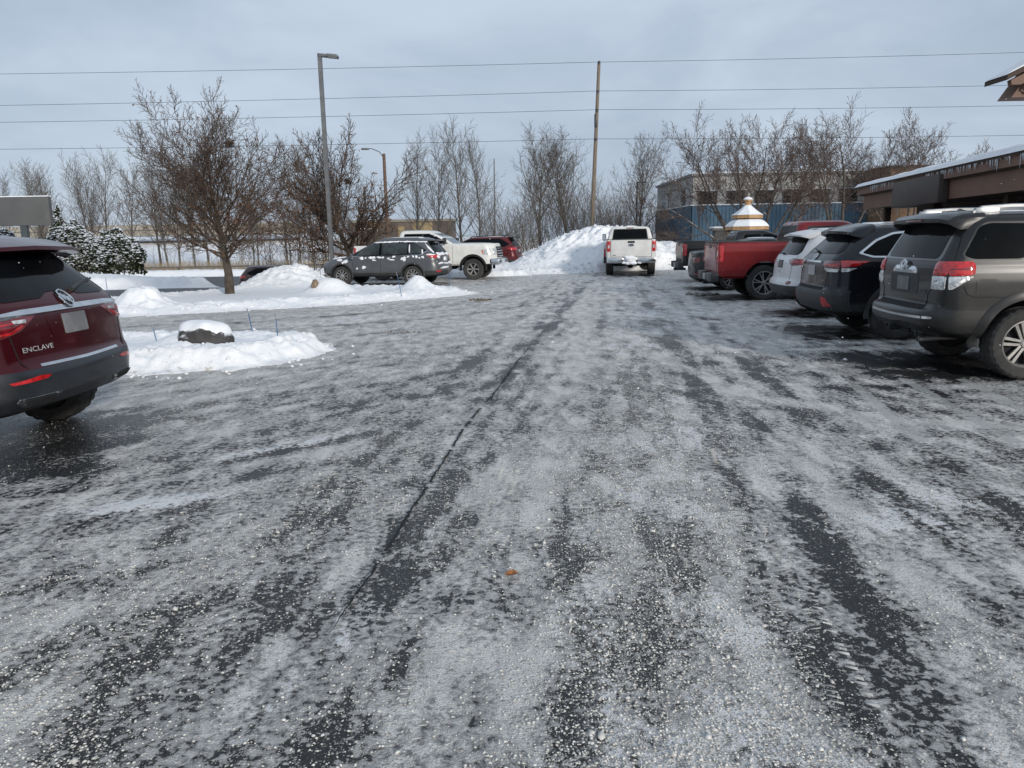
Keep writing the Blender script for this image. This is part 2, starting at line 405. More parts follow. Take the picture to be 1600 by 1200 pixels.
# less ice and darker pavement in soft rectangles under the cars
def rect_w(cx, cy, hx, hy, s=0.6): return sstep(0, s, hx-np.abs(LX-cx))*sstep(0, s, hy-np.abs(LY-cy))
for (cx, cy, hx, hy) in ((7.3, 9.2, 3.4, 1.3), (7.4, 12.4, 3.2, 1.3), (8, 15.4, 3, 1.2), (8.4, 19.7, 3.8, 1.3), (8.3, 23, 3.2, 1.2), (9, 27, 3.4, 1.2), (-6.2, 6.2, 3.3, 1.4), (-4.9, 28, 3, 1.2), (5.2, 34.0, 1.3, 3.5)):
    ice = ice-0.42*rect_w(cx, cy, hx, hy)
# crumbs: the churned strip between the tyre paths, thinning with distance
vmid = LV-0.28+0.10*pnoise(LU*0.3, LU*0.0, 6)
crumb = 0.95*np.exp(-((vmid)/0.62)**2)+0.45*np.exp(-((LV+1.75)/0.8)**2)*sstep(9, 3, LY)+0.24
crumb = crumb+0.55*fbm(LX/0.8, LY/1.3, 4, 61)+0.25*big
crumb = crumb*(0.55+0.45*sstep(16, 4, LY))-0.5*wr*sstep(3, 7, LY)-0.25*np.exp(-(dA/0.14)**2)-0.35*np.exp(-(dB/0.25)**2)
crumb = np.clip(crumb, 0, 1.1)
# packed white snow: between lanes far away, a few smeared patches near
white = 0.24+0.32*streak(55, 3.0, 0.5, 4, 71)*wl+0.26*streak(86, 2.2, 0.35, 4, 73)*wr+0.22*sstep(12, 26, LY)+0.35*big*sstep(5, 12, LY)
white = white+(0.34+0.55*fbm(LX/0.45, LY/0.8, 3, 75))*np.exp(-(vmid/0.58)**2)*(1-0.4*sstep(10, 20, LY))
def blob(cx, cy, a, lu, lv, k):
    u, v = rot(LX-cx, LY-cy, a); return k*np.exp(-(u/lu)**2-(v/lv)**2)
white = white+blob(-2.3, 4.6, 70, 0.55, 0.16, 0.75)+blob(-1.75, 6.0, 45, 0.9, 0.13, 0.40)+blob(-0.75, 2.75, 20, 0.55, 0.10, 0.38)+blob(2.6, 4.4, 40, 0.55, 0.45, 0.42)+blob(2.05, 4.0, 75, 0.5, 0.22, 0.3)
white = white+blob(3.1, 9.5, 20, 3.0, 0.5, 0.25)+blob(-3.6, 15.4, 65, 2.5, 0.5, 0.2)
brown = blob(-0.75, 20.3, 80, 0.35, 0.12, 1.0)+blob(-2.1, 13.2, 80, 0.45, 0.10, 0.55)+blob(0.05, 2.62, 60, 0.10, 0.05, 0.5)+blob(0.1, 3.1, 60, 0.12, 0.06, 0.4)
# worn painted lines of the stalls and the hatched aisle
line = np.zeros_like(LX)
for pts in ([(4.35, 8.25), (3.9, 5.7)], [(3.68, 8.0), (3.2, 5.75)], [(4.5, 7.72), (9.4, 7.4)], [(4.95, 8.2), (4.55, 6.2)],
            [(4.6, 10.75), (9.6, 10.4)], [(5.0, 13.95), (9.9, 13.6)], [(4.05, 11.6), (4.9, 13.6)], [(4.9, 11.2), (4.0, 13.2)], [(5.2, 17.2), (10, 16.9)], [(5.6, 21.5), (10.4, 21.2)], [(6.0, 25), (10.8, 24.7)],
            [(3.9, 13.6), (3.55, 9.0)]):
    line = np.maximum(line, sstep(0.085, 0.045, line_d(LX, LY, pts)))
Zl = 0.004*fbm(LX/0.25, LY/0.3, 3, 81)+0.010*fbm(LX/1.1, LY/2.0, 2, 83)+0.006*np.clip(crumb, 0, 1)
Zl = Zl+0.02*np.clip(white-0.55, 0, 0.5)
LOT = [(-19, -6), (17, -6), (17, 46.5), (-5.5, 46.5), (-6.5, 30), (-8.2, 26.5), (-10, 22.5), (-19, 22.5)]
sd_lot = poly_sd(LX, LY, LOT)
o = grid_obj('parking_lot', LX, LY, Zl, M_ICE, keep=sd_lot > 0, attrs=dict(ice=ice, crumb=crumb, white=white, brown=brown, line=line)); o['kind'] = 'structure'
def lot_z(x, y):
    return 0.0

# ---- the wet driveway behind the tree, lower than the lot
M_ASPH = mat('wet_asphalt', (0.045, 0.046, 0.048), rough=0.5, var=0.35, vscale=0.8, bump=0.3, bscale=60, spec=0.3)
dx = np.arange(-60, -3, 0.6); dy = np.arange(21, 74, 0.6); DX, DY = np.meshgrid(dx, dy)
DRIVE = [(-60, 20), (-9.5, 21), (-6.0, 30), (-4.5, 50), (-4, 72), (-60, 72)]
o = grid_obj('driveway', DX, DY, terrain(DX, DY)+0.035, M_ASPH, keep=poly_sd(DX, DY, DRIVE) > 0); o['kind'] = 'structure'

# ---- snow banks as height fields
CH = []; CS = []
def snow_field(name, label, poly, top, edge_w, ridge, rough, step, extra=None, base=None, seed=0, tint=0.0, cat='snow bank', chunks=0):
    P = np.array(poly); x0, y0 = P.min(0)-0.4; x1, y1 = P.max(0)+0.4
    X, Y = np.meshgrid(np.arange(x0, x1, step), np.arange(y0, y1, step))
    wob = 0.20*fbm(X/0.7, Y/0.7, 3, seed+3)+0.07*fbm(X/0.2, Y/0.2, 2, seed+4)
    sd = poly_sd(X, Y, poly)+wob
    b = base(X, Y) if base else np.zeros_like(X)
    rise = sstep(0, edge_w, sd)
    rdg = np.exp(-((sd-edge_w*0.95)/(edge_w*0.75))**2)
    lump = billow(X/0.33, Y/0.33, 3, seed+7); lump2 = fbm(X/0.11, Y/0.11, 3, seed+9); lump3 = billow(X/0.13, Y/0.13, 2, seed+19)
    Z = top*rise+ridge*rdg*(0.65+0.9*fbm(X/0.5, Y/0.5, 3, seed+5))
    if extra is not None: Z = Z+extra(X, Y, sd)*rise
    churn = np.clip(rdg*1.0+(0 if extra is None else 0.0), 0, 1)+rough
    Z = Z+churn*rise*(0.055*lump+0.04*lump2+0.035*lump3)+0.02*fbm(X/1.5, Y/1.5, 2, seed+11)*rise
    Z = np.where(sd > -0.02, Z, -0.06)+b
    d = np.clip(rdg*0.5+sstep(0.25, 0.0, sd)*0.9, 0, 1)*tint
    o = grid_obj(name, X, Y, Z, M_SNOW, keep=sd > -0.05, attrs={'dirt': d})
    tag(o, label, cat)
    # broken chunks lying on the churned rim
    r = np.random.default_rng(seed+50); k = r.choice(X.size, int(chunks), p=None) if chunks else []
    if chunks:
        pr = (np.exp(-((sd-0.30)/0.30)**2)*(sd > 0)+(0.0 if extra is None or rough < 0.5 else 0.35*(sd > 0.2))).ravel(); pr /= pr.sum()
        k = r.choice(X.size, int(chunks), p=pr)
        CH.append(np.stack([X.ravel()[k]+r.normal(size=len(k))*step*.3, Y.ravel()[k]+r.normal(size=len(k))*step*.3, Z.ravel()[k]], -1)); CS.append((0.010+0.04*r.random(len(k))**3)*(1.0 if step < 0.06 else 1.9))
    return o, (X, Y, Z)

ISL_A = [(-10, 9.25), (-4.9, 9.42), (-3.6, 9.6), (-3.0, 10.25), (-2.62, 11.3), (-2.85, 11.95), (-4.0, 12.3), (-6, 12.45), (-10, 12.5)]
def mound(cx, cy, r, h, p=2.0):
    return lambda X, Y: h*np.exp(-(np.hypot(X-cx, Y-cy)/r)**p)
snow_field('snow_bank', 'snow-covered island with plowed crumbly rim around the dark boulder', ISL_A, 0.15, 0.50, 0.05, 0.0, 0.035, seed=100, tint=0.5, chunks=450,
           extra=lambda X, Y, s: 0.20*np.exp(-(((X+4.55)/0.55)**2+((Y-10.75)/0.45)**2)**1.2)+0.03)
ISL_B = [(-16, 16.6), (-8.7, 17.2), (-3.9, 19.5), (-1.1, 22.3), (-1.0, 23.0), (-2.0, 24.2), (-4.5, 25.4), (-6.4, 27.2), (-7.6, 29.0), (-9.6, 28.2), (-9.5, 25.0), (-11.0, 22.2), (-16, 20.6)]
def extB(X, Y, s):
    z = 0.58*np.exp(-(((X+7.6)/1.25)**2+((Y-26.6)/1.7)**2)**1.3)*(0.9+0.35*billow(X/0.5, Y/0.5, 3, 5))
    z = z+0.42*np.exp(-(((X+5.35)/0.62)**2+((Y-22.6)/0.6)**2)**1.5)
    z = z+0.44*np.exp(-(((X+2.75)/0.42)**2+((Y-22.7)/0.45)**2))
    z = z+0.40*np.exp(-(((X+9.0)/0.6)**2+((Y-18.7)/0.55)**2)**1.6)*(0.8+0.5*billow(X/0.4, Y/0.4, 2, 6))
    return z
snow_field('snow_bank', 'long snow-covered island below the leafless tree and the snowy grey car', ISL_B, 0.11, 0.8, 0.05, 0.10, 0.055, extra=extB, seed=200, tint=0.4, chunks=1100)
ISL_C = [(-42, 26.5), (-20, 27.4), (-15.5, 29.2), (-13.0, 31.6), (-12.4, 33.0), (-13.6, 34.6), (-18, 37.0), (-24, 39), (-42, 41)]
snow_field('snow_bank', 'snow bank in front of the round snow-dusted evergreen shrubs', ISL_C, 0.35, 0.9, 0.12, 0.25, 0.11, base=terrain, seed=300,
           extra=lambda X, Y, s: 0.35*sstep(0.5, 4, s))
PILE = [(-1.2, 34.4), (1.0, 33.6), (3.2, 34.0), (5.5, 35.6), (8.0, 36.2), (11.5, 37.0), (13.5, 39), (13, 43), (7, 45), (2.0, 44.5), (-1.0, 41), (-2.2, 37)]
def extP(X, Y, s):
    px = np.interp(X, [-2, 0, 1.2, 2.3, 3.3, 4.6, 5.6, 6.8, 7.6, 8.6, 10, 12], [0.10, 0.22, 0.72, 1.22, 1.58, 1.85, 1.78, 1.35, 1.08, 1.02, 0.8, 0.35])
    cy = 39.0+0.12*(X-4)
    prof = sstep(34.2, 38.6, Y-0.10*(X-3))*sstep(47, 41.5, Y)
    return px*prof*(0.95+0.18*billow(X/0.9, Y/0.9, 3, 7)+0.10*fbm(X/0.35, Y/0.35, 3, 8))
snow_field('snow_pile', 'tall plowed heap of snow behind the white pickup truck', PILE, 0.08, 0.6, 0.06, 0.9, 0.075, extra=extP, seed=400, tint=0.3, cat='snow pile', chunks=1800)
snow_field('snow_bank', 'low strip of plowed snow beside the front of the white pickup', [(-3.2, 33.2), (-0.6, 32.6), (0.9, 32.9), (0.4, 33.9), (-1.4, 34.6), (-4, 34.6)], 0.10, 0.3, 0.10, 0.8, 0.07, seed=500)
snow_field('snow_bank', 'plowed snow along the far kerb beyond the wet driveway', [(-60, 70.5), (-20, 70.8), (-3, 69.0), (2, 66), (3, 72), (-20, 76), (-60, 76)], 0.45, 1.4, 0.15, 0.4, 0.4, base=terrain, seed=600)
# small thrown lumps of snow near the banks and the stalls
rk = np.random.default_rng(3)
def lump_mesh(n, area, size, seed, name, label, m, zf=0.0, cat='snow'):
    r = np.random.default_rng(seed)
    base = np.array([(0, 0, 1), (0, 0, -0.35), (1, 0, 0), (-1, 0, 0), (0, 1, 0), (0, -1, 0), (.7, .7, .45), (-.7, .7, .45), (.7, -.7, .45), (-.7, -.7, .45)], float)
    tris = np.array([(0, 6, 7), (0, 7, 9), (0, 9, 8), (0, 8, 6), (2, 4, 6), (4, 3, 7), (3, 5, 9), (5, 2, 8), (6, 4, 7), (7, 3, 9), (9, 5, 8), (8, 2, 6), (1, 4, 2), (1, 3, 4), (1, 5, 3), (1, 2, 5)])
    P = area(r, n); n = len(P)
    S = size(r, n)[:, None, None]
    V = base[None]*(0.65+0.6*r.random((n, 10, 1)))*S
    a = r.random(n)*6.283; c, s_ = np.cos(a)[:, None], np.sin(a)[:, None]
    X = V[:, :, 0]*c-V[:, :, 1]*s_*(0.7); Y = V[:, :, 0]*s_+V[:, :, 1]*c*(0.7)
    W = np.stack([X+P[:, None, 0], Y+P[:, None, 1], V[:, :, 2]*0.75+P[:, None, 2]], -1).reshape(-1, 3)
    T = (tris[None]+np.arange(n)[:, None, None]*10).reshape(-1, 3)
    o = link(name, np_mesh(name, W, T), m, None, True)
    tag(o, label, cat, kind='stuff'); return o
M_CRUMB = mat('ice_crumb', (0.58, 0.565, 0.53), rough=0.6, var=0.30, vscale=14, spec=0.3)
from mathutils.kdtree import KDTree
def sample_grid(A, x, y):
    i = np.clip(np.searchsorted(ly, y)-1, 0, len(ly)-2); j = np.clip(np.searchsorted(lx, x)-1, 0, len(lx)-2); return A[i, j]
def crumb_area(r, n):
    y = 1.7*np.exp(r.random(n*4)*math.log(13/1.7)); x = (r.random(n*4)*2-1)*(0.75*y+0.2)
    k = r.random(n*4) < np.clip(sample_grid(crumb, x, y)*1.25-0.15, 0.01, 1)**1.5*np.clip((y/13)**0.4, 0, 1)
    x, y = x[k][:n], y[k][:n]; return np.stack([x, y, sample_grid(Zl, x, y)+0.001], -1)
lump_mesh(38000, crumb_area, lambda r, n: 0.0026+0.0058*r.random(n)**2.0+0.012*(r.random(n) < 0.012)*r.random(n), 5, 'ice_crumbs', 'loose pale ice crumbs scattered over the lot', M_CRUMB)
def clod_area(r, n):
    y = 9+22*r.random(n); x = (r.random(n)*2-1)*0.55*y; ok = (poly_sd(x, y, ISL_A) < 0) & (poly_sd(x, y, ISL_B) < 0.1)
    near = np.exp(-(np.minimum(-poly_sd(x, y, ISL_A), -poly_sd(x, y, ISL_B))/0.5)**2)+0.02+0.06*np.exp(-((x-4.2)/1.2)**2)
    ok &= r.random(n) < near
    return np.stack([x, y, np.zeros(n)], -1)[ok]
lump_mesh(5000, clod_area, lambda r, n: 0.008+0.035*r.random(n)**3, 6, 'snow_lumps', 'loose lumps of snow fallen from the banks', M_SNOW)

# the open joint in the pavement: a crisp dark crack left of the lane's middle
JT = [(-0.78, 2.90), (-0.74, 3.16), (-0.68, 3.71), (-0.63, 4.36), (-0.52, 5.27), (-0.38, 6.73), (-0.2, 7.71), (0.0, 9.36), (0.3, 11.44), (0.95, 15.6)]
def path_pts(P, st):
    P = np.array(P); s_ = np.concatenate([[0], np.cumsum(np.linalg.norm(np.diff(P, axis=0), axis=1))]); t = np.arange(0, s_[-1], st)
    # smooth by interpolating twice
    X = np.interp(t, s_, P[:, 0]); Y = np.interp(t, s_, P[:, 1]); k = int(1.4/st)
    ker = np.ones(k)/k; Xp = np.convolve(np.pad(X, k, mode='reflect', reflect_type='odd'), ker, 'same')[k:-k]; return Xp, Y, t
jx, jy, jt = path_pts(JT, 0.012)
w = 0.016+0.012*fbm(jt/0.35, jt*0, 3, 2)+0.010*fbm(jt/0.06, jt*0, 2, 3)+0.010*sstep(0, 2.0, jt)+0.02*sstep(6, 14, jt)
w = np.clip(w*0.55, 0.0015, 0.05)*sstep(9.6, 6.5, jt)*sstep(0, 0.4, jt)*sstep(19.5, 12, jt)**0.5*(1-sstep(4.5, 9, jt)*sstep(0.05, -0.15, fbm(jt/0.7, jt*0+2, 3, 12)))*(0.55+0.9*np.abs(fbm(jt/0.22, jt*0+9, 3, 13)))*1.25; off = 0.012*fbm(jt/0.5, jt*0+4, 3, 5)+0.006*fbm(jt/0.09, jt*0+4, 2, 6)
w = w*(0.35+1.5*np.abs(fbm(jt/0.07, jt*0+1, 3, 15)))*1.5; off = off+0.008*fbm(jt/0.05, jt*0+7, 2, 16)
rows = []
for f in (-1.0, -0.35, 0.35, 1.0):
    rows.append(np.stack([jx+off+f*w, jy-0.12*f*w, 0.0165-0.005*(1-abs(f))+sample_grid(Zl, jx, jy)*0.8-0.003], -1))
A_ = np.stack(rows, 1); nj = len(jx); V = A_.reshape(-1, 3); ii = np.arange(nj-1)[:, None]*4
Fc = np.concatenate([np.concatenate([ii+k, ii+k+1, ii+k+5, ii+k+4], 1) for k in range(3)], 0)
gap = fbm(jt/0.30, jt*0+5, 4, 17) < -0.16; Fc = Fc[~np.tile(gap[:-1], 3)]
M_JOINT = mat('wet_joint', (0.016, 0.016, 0.017), rough=0.6, var=0.5, vscale=30, bump=0.5, bscale=90, spec=0.2)
o = link('pavement_joint', np_mesh('pavement_joint', V, Fc), M_JOINT); o['kind'] = 'structure'
# tread prints pressed into the packed ice: rows of little raised bars
M_PRINT = mat('packed_ice', (0.40, 0.395, 0.38), rough=0.6, var=0.35, vscale=9)
def tread(name, label, P, wid, seed, pitch=0.034):
    r = np.random.default_rng(seed); X, Y, t = path_pts(P, pitch); dx_ = np.gradient(X); dy_ = np.gradient(Y); l = np.hypot(dx_, dy_); tx, ty = dx_/l, dy_/l
    V = []; Fc = []
    for k, (o0, o1, sk) in enumerate(((-wid, -wid*0.62, 0.5), (-wid*0.5, -wid*0.08, -0.4), (wid*0.08, wid*0.5, 0.4), (wid*0.62, wid, -0.5))):
        for i in range(len(X)):
            if r.random() < 0.45+0.5*(pnoise(np.array([t[i]*1.1]), np.array([k*1.7]), seed)[0] > -0.02): continue
            a = 0.0042; z = float(sample_grid(Zl, np.array([X[i]]), np.array([Y[i]]))[0]); n = len(V)
            for (lat, lon) in ((o0, -a), (o1, -a+sk*(o1-o0)), (o1, a+sk*(o1-o0)), (o0, a)):
                for zz, q in ((-0.002, 1.0), (0.0028, 0.5)):
                    V.append((X[i]+ty[i]*lat+tx[i]*lon*q, Y[i]-tx[i]*lat+ty[i]*lon*q, z+zz))
            Fc += [(n+1, n+3, n+5, n+7), (n, n+2, n+3, n+1), (n+2, n+4, n+5, n+3), (n+4, n+6, n+7, n+5), (n+6, n, n+1, n+7)]
    o = link(name, np_mesh(name, np.array(V), np.array(Fc)), M_PRINT, None, False); tag(o, label, 'tyre print', kind='stuff')
tread('tyre_print', 'pale tread print pressed into the packed ice right of the joint', [(-0.42, 1.9), (-0.30, 2.7), (-0.14, 3.9), (0.02, 5.4)], 0.10, 11)
tread('tyre_print', 'pale tread print along the left wheel path', [(-1.75, 2.6), (-1.35, 4.2), (-1.1, 5.6)], 0.10, 12)
tread('tyre_print', 'pale tread print curving into the stalls', [(1.15, 2.4), (1.35, 4.0), (1.6, 5.6)], 0.11, 13)

# a few flakes still drifting down
r_ = np.random.default_rng(77); n = 420; Y = 2.2+9*r_.random(n)**1.4; X = (r_.random(n)*2-1)*0.70*Y; Z = 0.25+2.1*r_.random(n)
lump_mesh(n, lambda q, k: np.stack([X, Y, Z], -1), lambda q, k: 0.0012+0.0024*q.random(k), 78, 'snowflakes', 'tiny snowflakes drifting down over the lot', M_SNOW)

CP = np.concatenate(CH); CZ = np.concatenate(CS)
lump_mesh(len(CP), lambda q, k: CP, lambda q, k: CZ, 91, 'snow_chunks', 'broken chunks of plowed snow lying on the banks', M_SNOW)
# ------------------------------------------------------------------ vehicle kit
GLASS = mat('tinted_glass', (0.004, 0.005, 0.006), rough=0.06, var=0.3, vscale=2, coat=0.0, spec=0.10, dirt=0.02, dirt_col=(0.16, 0.16, 0.155))
GLASS2 = mat('clear_glass', (0.030, 0.038, 0.038), rough=0.06, var=0.5, vscale=3, spec=0.6)
RUBBER = mat('black_trim', (0.014, 0.014, 0.015), rough=0.45, var=0.3, vscale=8, dirt=0.15, dirt_col=(0.12, 0.12, 0.12))
PLASTIC = mat('grained_plastic', (0.022, 0.023, 0.025), rough=0.55, var=0.3, vscale=10, bump=0.15, bscale=300, dirt=0.3, dirt_col=(0.12, 0.118, 0.11))
TYRE = mat('tyre_rubber', (0.018, 0.018, 0.018), rough=0.8, var=0.4, vscale=20, bump=0.3, bscale=120, dirt=0.3, dirt_col=(0.15, 0.145, 0.135))
DARK = mat('underbody', (0.008, 0.008, 0.009), rough=0.9, var=0.3, vscale=10)
CHROME = mat('chrome', (0.62, 0.63, 0.64), rough=0.16, metal=1.0, var=0.08, vscale=9)
SILVER = mat('satin_silver', (0.36, 0.37, 0.38), rough=0.30, metal=0.85, var=0.1, vscale=9, dirt=0.3)
ALLOY = mat('wheel_alloy', (0.36, 0.36, 0.355), rough=0.38, metal=0.6, var=0.15, vscale=14, dirt=0.6, dirt_col=(0.22, 0.21, 0.20))
GUN = mat('gunmetal', (0.06, 0.06, 0.065), rough=0.4, metal=0.5, var=0.2, vscale=14, dirt=0.4)
REDL = mat('red_lens', (0.42, 0.012, 0.014), rough=0.12, coat=0.8, var=0.35, vscale=22, spec=0.6)
REDD = mat('dark_red_lens', (0.13, 0.006, 0.010), rough=0.10, coat=0.8, var=0.4, vscale=22, spec=0.6)
CLEARL = mat('clear_lens', (0.55, 0.56, 0.56), rough=0.12, coat=0.8, var=0.45, vscale=30, metal=0.35)
AMBER = mat('amber_lens', (0.55, 0.16, 0.03), rough=0.15, coat=0.6, var=0.2, vscale=20)
PLATE = mat('plate', (0.33, 0.335, 0.34), rough=0.4, var=0.12, vscale=12, dirt=0.3)
PLATED = mat('plate_dim', (0.115, 0.115, 0.118), rough=0.45, var=0.2, vscale=8)
CARSNOW = mat('car_snow', (0.78, 0.795, 0.82), rough=0.8, var=0.06, vscale=10, bump=0.6, bscale=30, spec=0.2)
def paint(name, col, metal=0.35, rough=0.30, dirt=0.5, dirt_col=(0.26, 0.255, 0.245)):
    return mat(name, col, rough=rough, metal=metal, coat=0.22, var=0.08, vscale=3, dirt=dirt, dirt_col=dirt_col)

def roundpoly(pts, r, k=5):
    if r <= 0: return list(pts)
    o = []; n = len(pts)
    for i in range(n):
        a, b, c = (Vector(pts[(i-1) % n]), Vector(pts[i]), Vector(pts[(i+1) % n]))
        u, w = (a-b), (c-b); rr = min(r, 0.42*u.length, 0.42*w.length)
        p0 = b+u.normalized()*rr; p1 = b+w.normalized()*rr
        for j in range(k+1):
            t = j/k; q = p0*(1-t)**2+b*2*t*(1-t)+p1*t*t; o.append((q.x, q.y))
    return o
def strip_poly(pts, w, w2=None):
    pts = [Vector(p) for p in pts]; n = len(pts); lft = []; rgt = []
    for i, p in enumerate(pts):
        d = (pts[min(i+1, n-1)]-pts[max(i-1, 0)]).normalized(); nrm = Vector((-d.y, d.x))
        h = (w if w2 is None else w+(w2-w)*i/(n-1))/2
        lft.append(p+nrm*h); rgt.append(p-nrm*h)
    return [(q.x, q.y) for q in lft+rgt[::-1]]
def rect(a0, a1, b0, b1): return [(a0, b0), (a1, b0), (a1, b1), (a0, b1)]
def ellipse(ca, cb, ra, rb, k=24, tilt=0.0):
    ct, st = math.cos(tilt), math.sin(tilt); o = []
    for i in range(k):
        t = 2*math.pi*i/k; a, b = ra*math.cos(t), rb*math.sin(t); o.append((ca+a*ct-b*st, cb+a*st+b*ct))
    return o

def text_shape(s, size):
    cu = bpy.data.curves.new('t', 'FONT'); cu.body = s; cu.size = size; cu.align_x = 'CENTER'; cu.align_y = 'CENTER'; cu.resolution_u = 3
    o = bpy.data.objects.new('t', cu); COL.objects.link(o)
    me = bpy.data.meshes.new_from_object(o.evaluated_get(bpy.context.evaluated_depsgraph_get()))
    V = [(v.co.x, v.co.y) for v in me.vertices]; Fc = [tuple(p.vertices) for p in me.polygons]
    bpy.data.objects.remove(o); bpy.data.meshes.remove(me); return V, Fc

DIRS = {'rear': Vector((1, 0, 0)), 'front': Vector((-1, 0, 0)), 'left': Vector((0, -1, 0)), 'right': Vector((0, 1, 0)), 'top': Vector((0, 0, -1))}
def mapp(axis, a, b):
    if axis == 'rear': return Vector((-9, a, b))
    if axis == 'front': return Vector((9, a, b))
    if axis == 'left': return Vector((a, 5, b))
    if axis == 'right': return Vector((a, -5, b))
    return Vector((a, b, 6))

def loft(keys, n=64, sm=2, ne=9, nc=8, ns=40, sb=0.03, top_fan=0.0):
    """stack of horizontal rounded-rectangle slices: (z, x_rear, x_front, half_width, r_rear, r_front, bow_rear, bow_front)"""
    K = np.array([tuple(k)+(0.0,)*(8-len(k)) for k in keys], float)
    seg = np.sqrt(np.diff(K[:, 0])**2*2+np.diff(K[:, 1])**2+np.diff(K[:, 2])**2+np.diff(K[:, 3])**2)+0.012
    s = np.concatenate([[0], np.cumsum(seg)]); t = np.linspace(0, s[-1], n)
    t = np.unique(np.concatenate([t, s]))
    Q = np.stack([np.interp(t, s, K[:, i]) for i in range(8)], 1)
    for _ in range(sm):
        Q[1:-1] = 0.25*Q[:-2]+0.5*Q[1:-1]+0.25*Q[2:]
    V = []; ring = None
    for z, xr, xf, w, rr, rf, br, bf in Q:
        xm = (xr+xf)/2; hl = max(1e-3, (xf-xr)/2); rr = min(rr, hl*0.9, w*0.95); rf = min(rf, hl*0.9, w*0.95)
        P = []
        for i in range(ne): P.append((xr, (w-rr)*i/ne))
        for i in range(nc):
            a = math.pi/2*i/nc; P.append((xr+rr*(1-math.cos(a)), w-rr+rr*math.sin(a)))
        for i in range(ns+1):
            u = i/ns; P.append((xr+rr+(xf-rf-xr-rr)*u, w))
        for i in range(1, nc+1):
            a = math.pi/2*i/nc; P.append((xf-rf*(1-math.sin(a)), w-rf+rf*math.cos(a)))
        for i in range(1, ne+1): P.append((xf, (w-rf)*(1-i/ne)))
        P2 = []
        for x, y in P:
            q = (x-xm)/hl; bow = (br*(y/w)**2*max(0, -q)**2-bf*(y/w)**2*max(0, q)**2)
            P2.append((x+bow, y*(1-sb*q*q)))
        full = P2+[(x, -y) for x, y in P2[-2:0:-1]]
        ring = len(full)
        V += [(x, y, z) for x, y in full]
    nl = len(Q); Fc = []
    for i in range(nl-1):
        for j in range(ring):
            a = i*ring+j; b = i*ring+(j+1) % ring; Fc.append((b, a, a+ring, b+ring))
    c0 = len(V); V.append(((Q[0, 1]+Q[0, 2])/2, 0, Q[0, 0])); V.append(((Q[-1, 1]+Q[-1, 2])/2, 0, Q[-1, 0]+top_fan))
    for j in range(ring):
        Fc.append((c0, j, (j+1) % ring)); e = (nl-1)*ring; Fc.append((e+(j+1) % ring, e+j, c0+1))
    return V, Fc

def boolean(V, Fc, cutters):
    me = bpy.data.meshes.new('b'); me.from_pydata(V, [], Fc); me.update()
    bm = bmesh.new(); bm.from_mesh(me); bmesh.ops.recalc_face_normals(bm, faces=bm.faces); bm.to_mesh(me); bm.free()
    o = bpy.data.objects.new('b', me); COL.objects.link(o); tmp = []
    for cv, cf in cutters:
        m2 = bpy.data.meshes.new('c'); m2.from_pydata([tuple(v) for v in cv], [], cf); m2.update()
        bm = bmesh.new(); bm.from_mesh(m2); bmesh.ops.recalc_face_normals(bm, faces=bm.faces); bm.to_mesh(m2); bm.free()
        c = bpy.data.objects.new('c', m2); COL.objects.link(c); tmp.append(c)
        md = o.modifiers.new('x', 'BOOLEAN'); md.operation = 'DIFFERENCE'; md.object = c; md.solver = 'EXACT'
    r = bpy.data.meshes.new_from_object(o.evaluated_get(bpy.context.evaluated_depsgraph_get()))
    V2 = [tuple(v.co) for v in r.vertices]; F2 = [tuple(p.vertices) for p in r.polygons]
    for c in tmp: bpy.data.objects.remove(c)
    bpy.data.objects.remove(o); bpy.data.meshes.remove(r)
    return V2, F2

def cyl(cx, cz, r, y0, y1, k=48):
    b = MB(); b.prism([(cx+r*math.cos(2*math.pi*i/k), cz+r*math.sin(2*math.pi*i/k)) for i in range(k)], y0, y1); return b.V, b.F

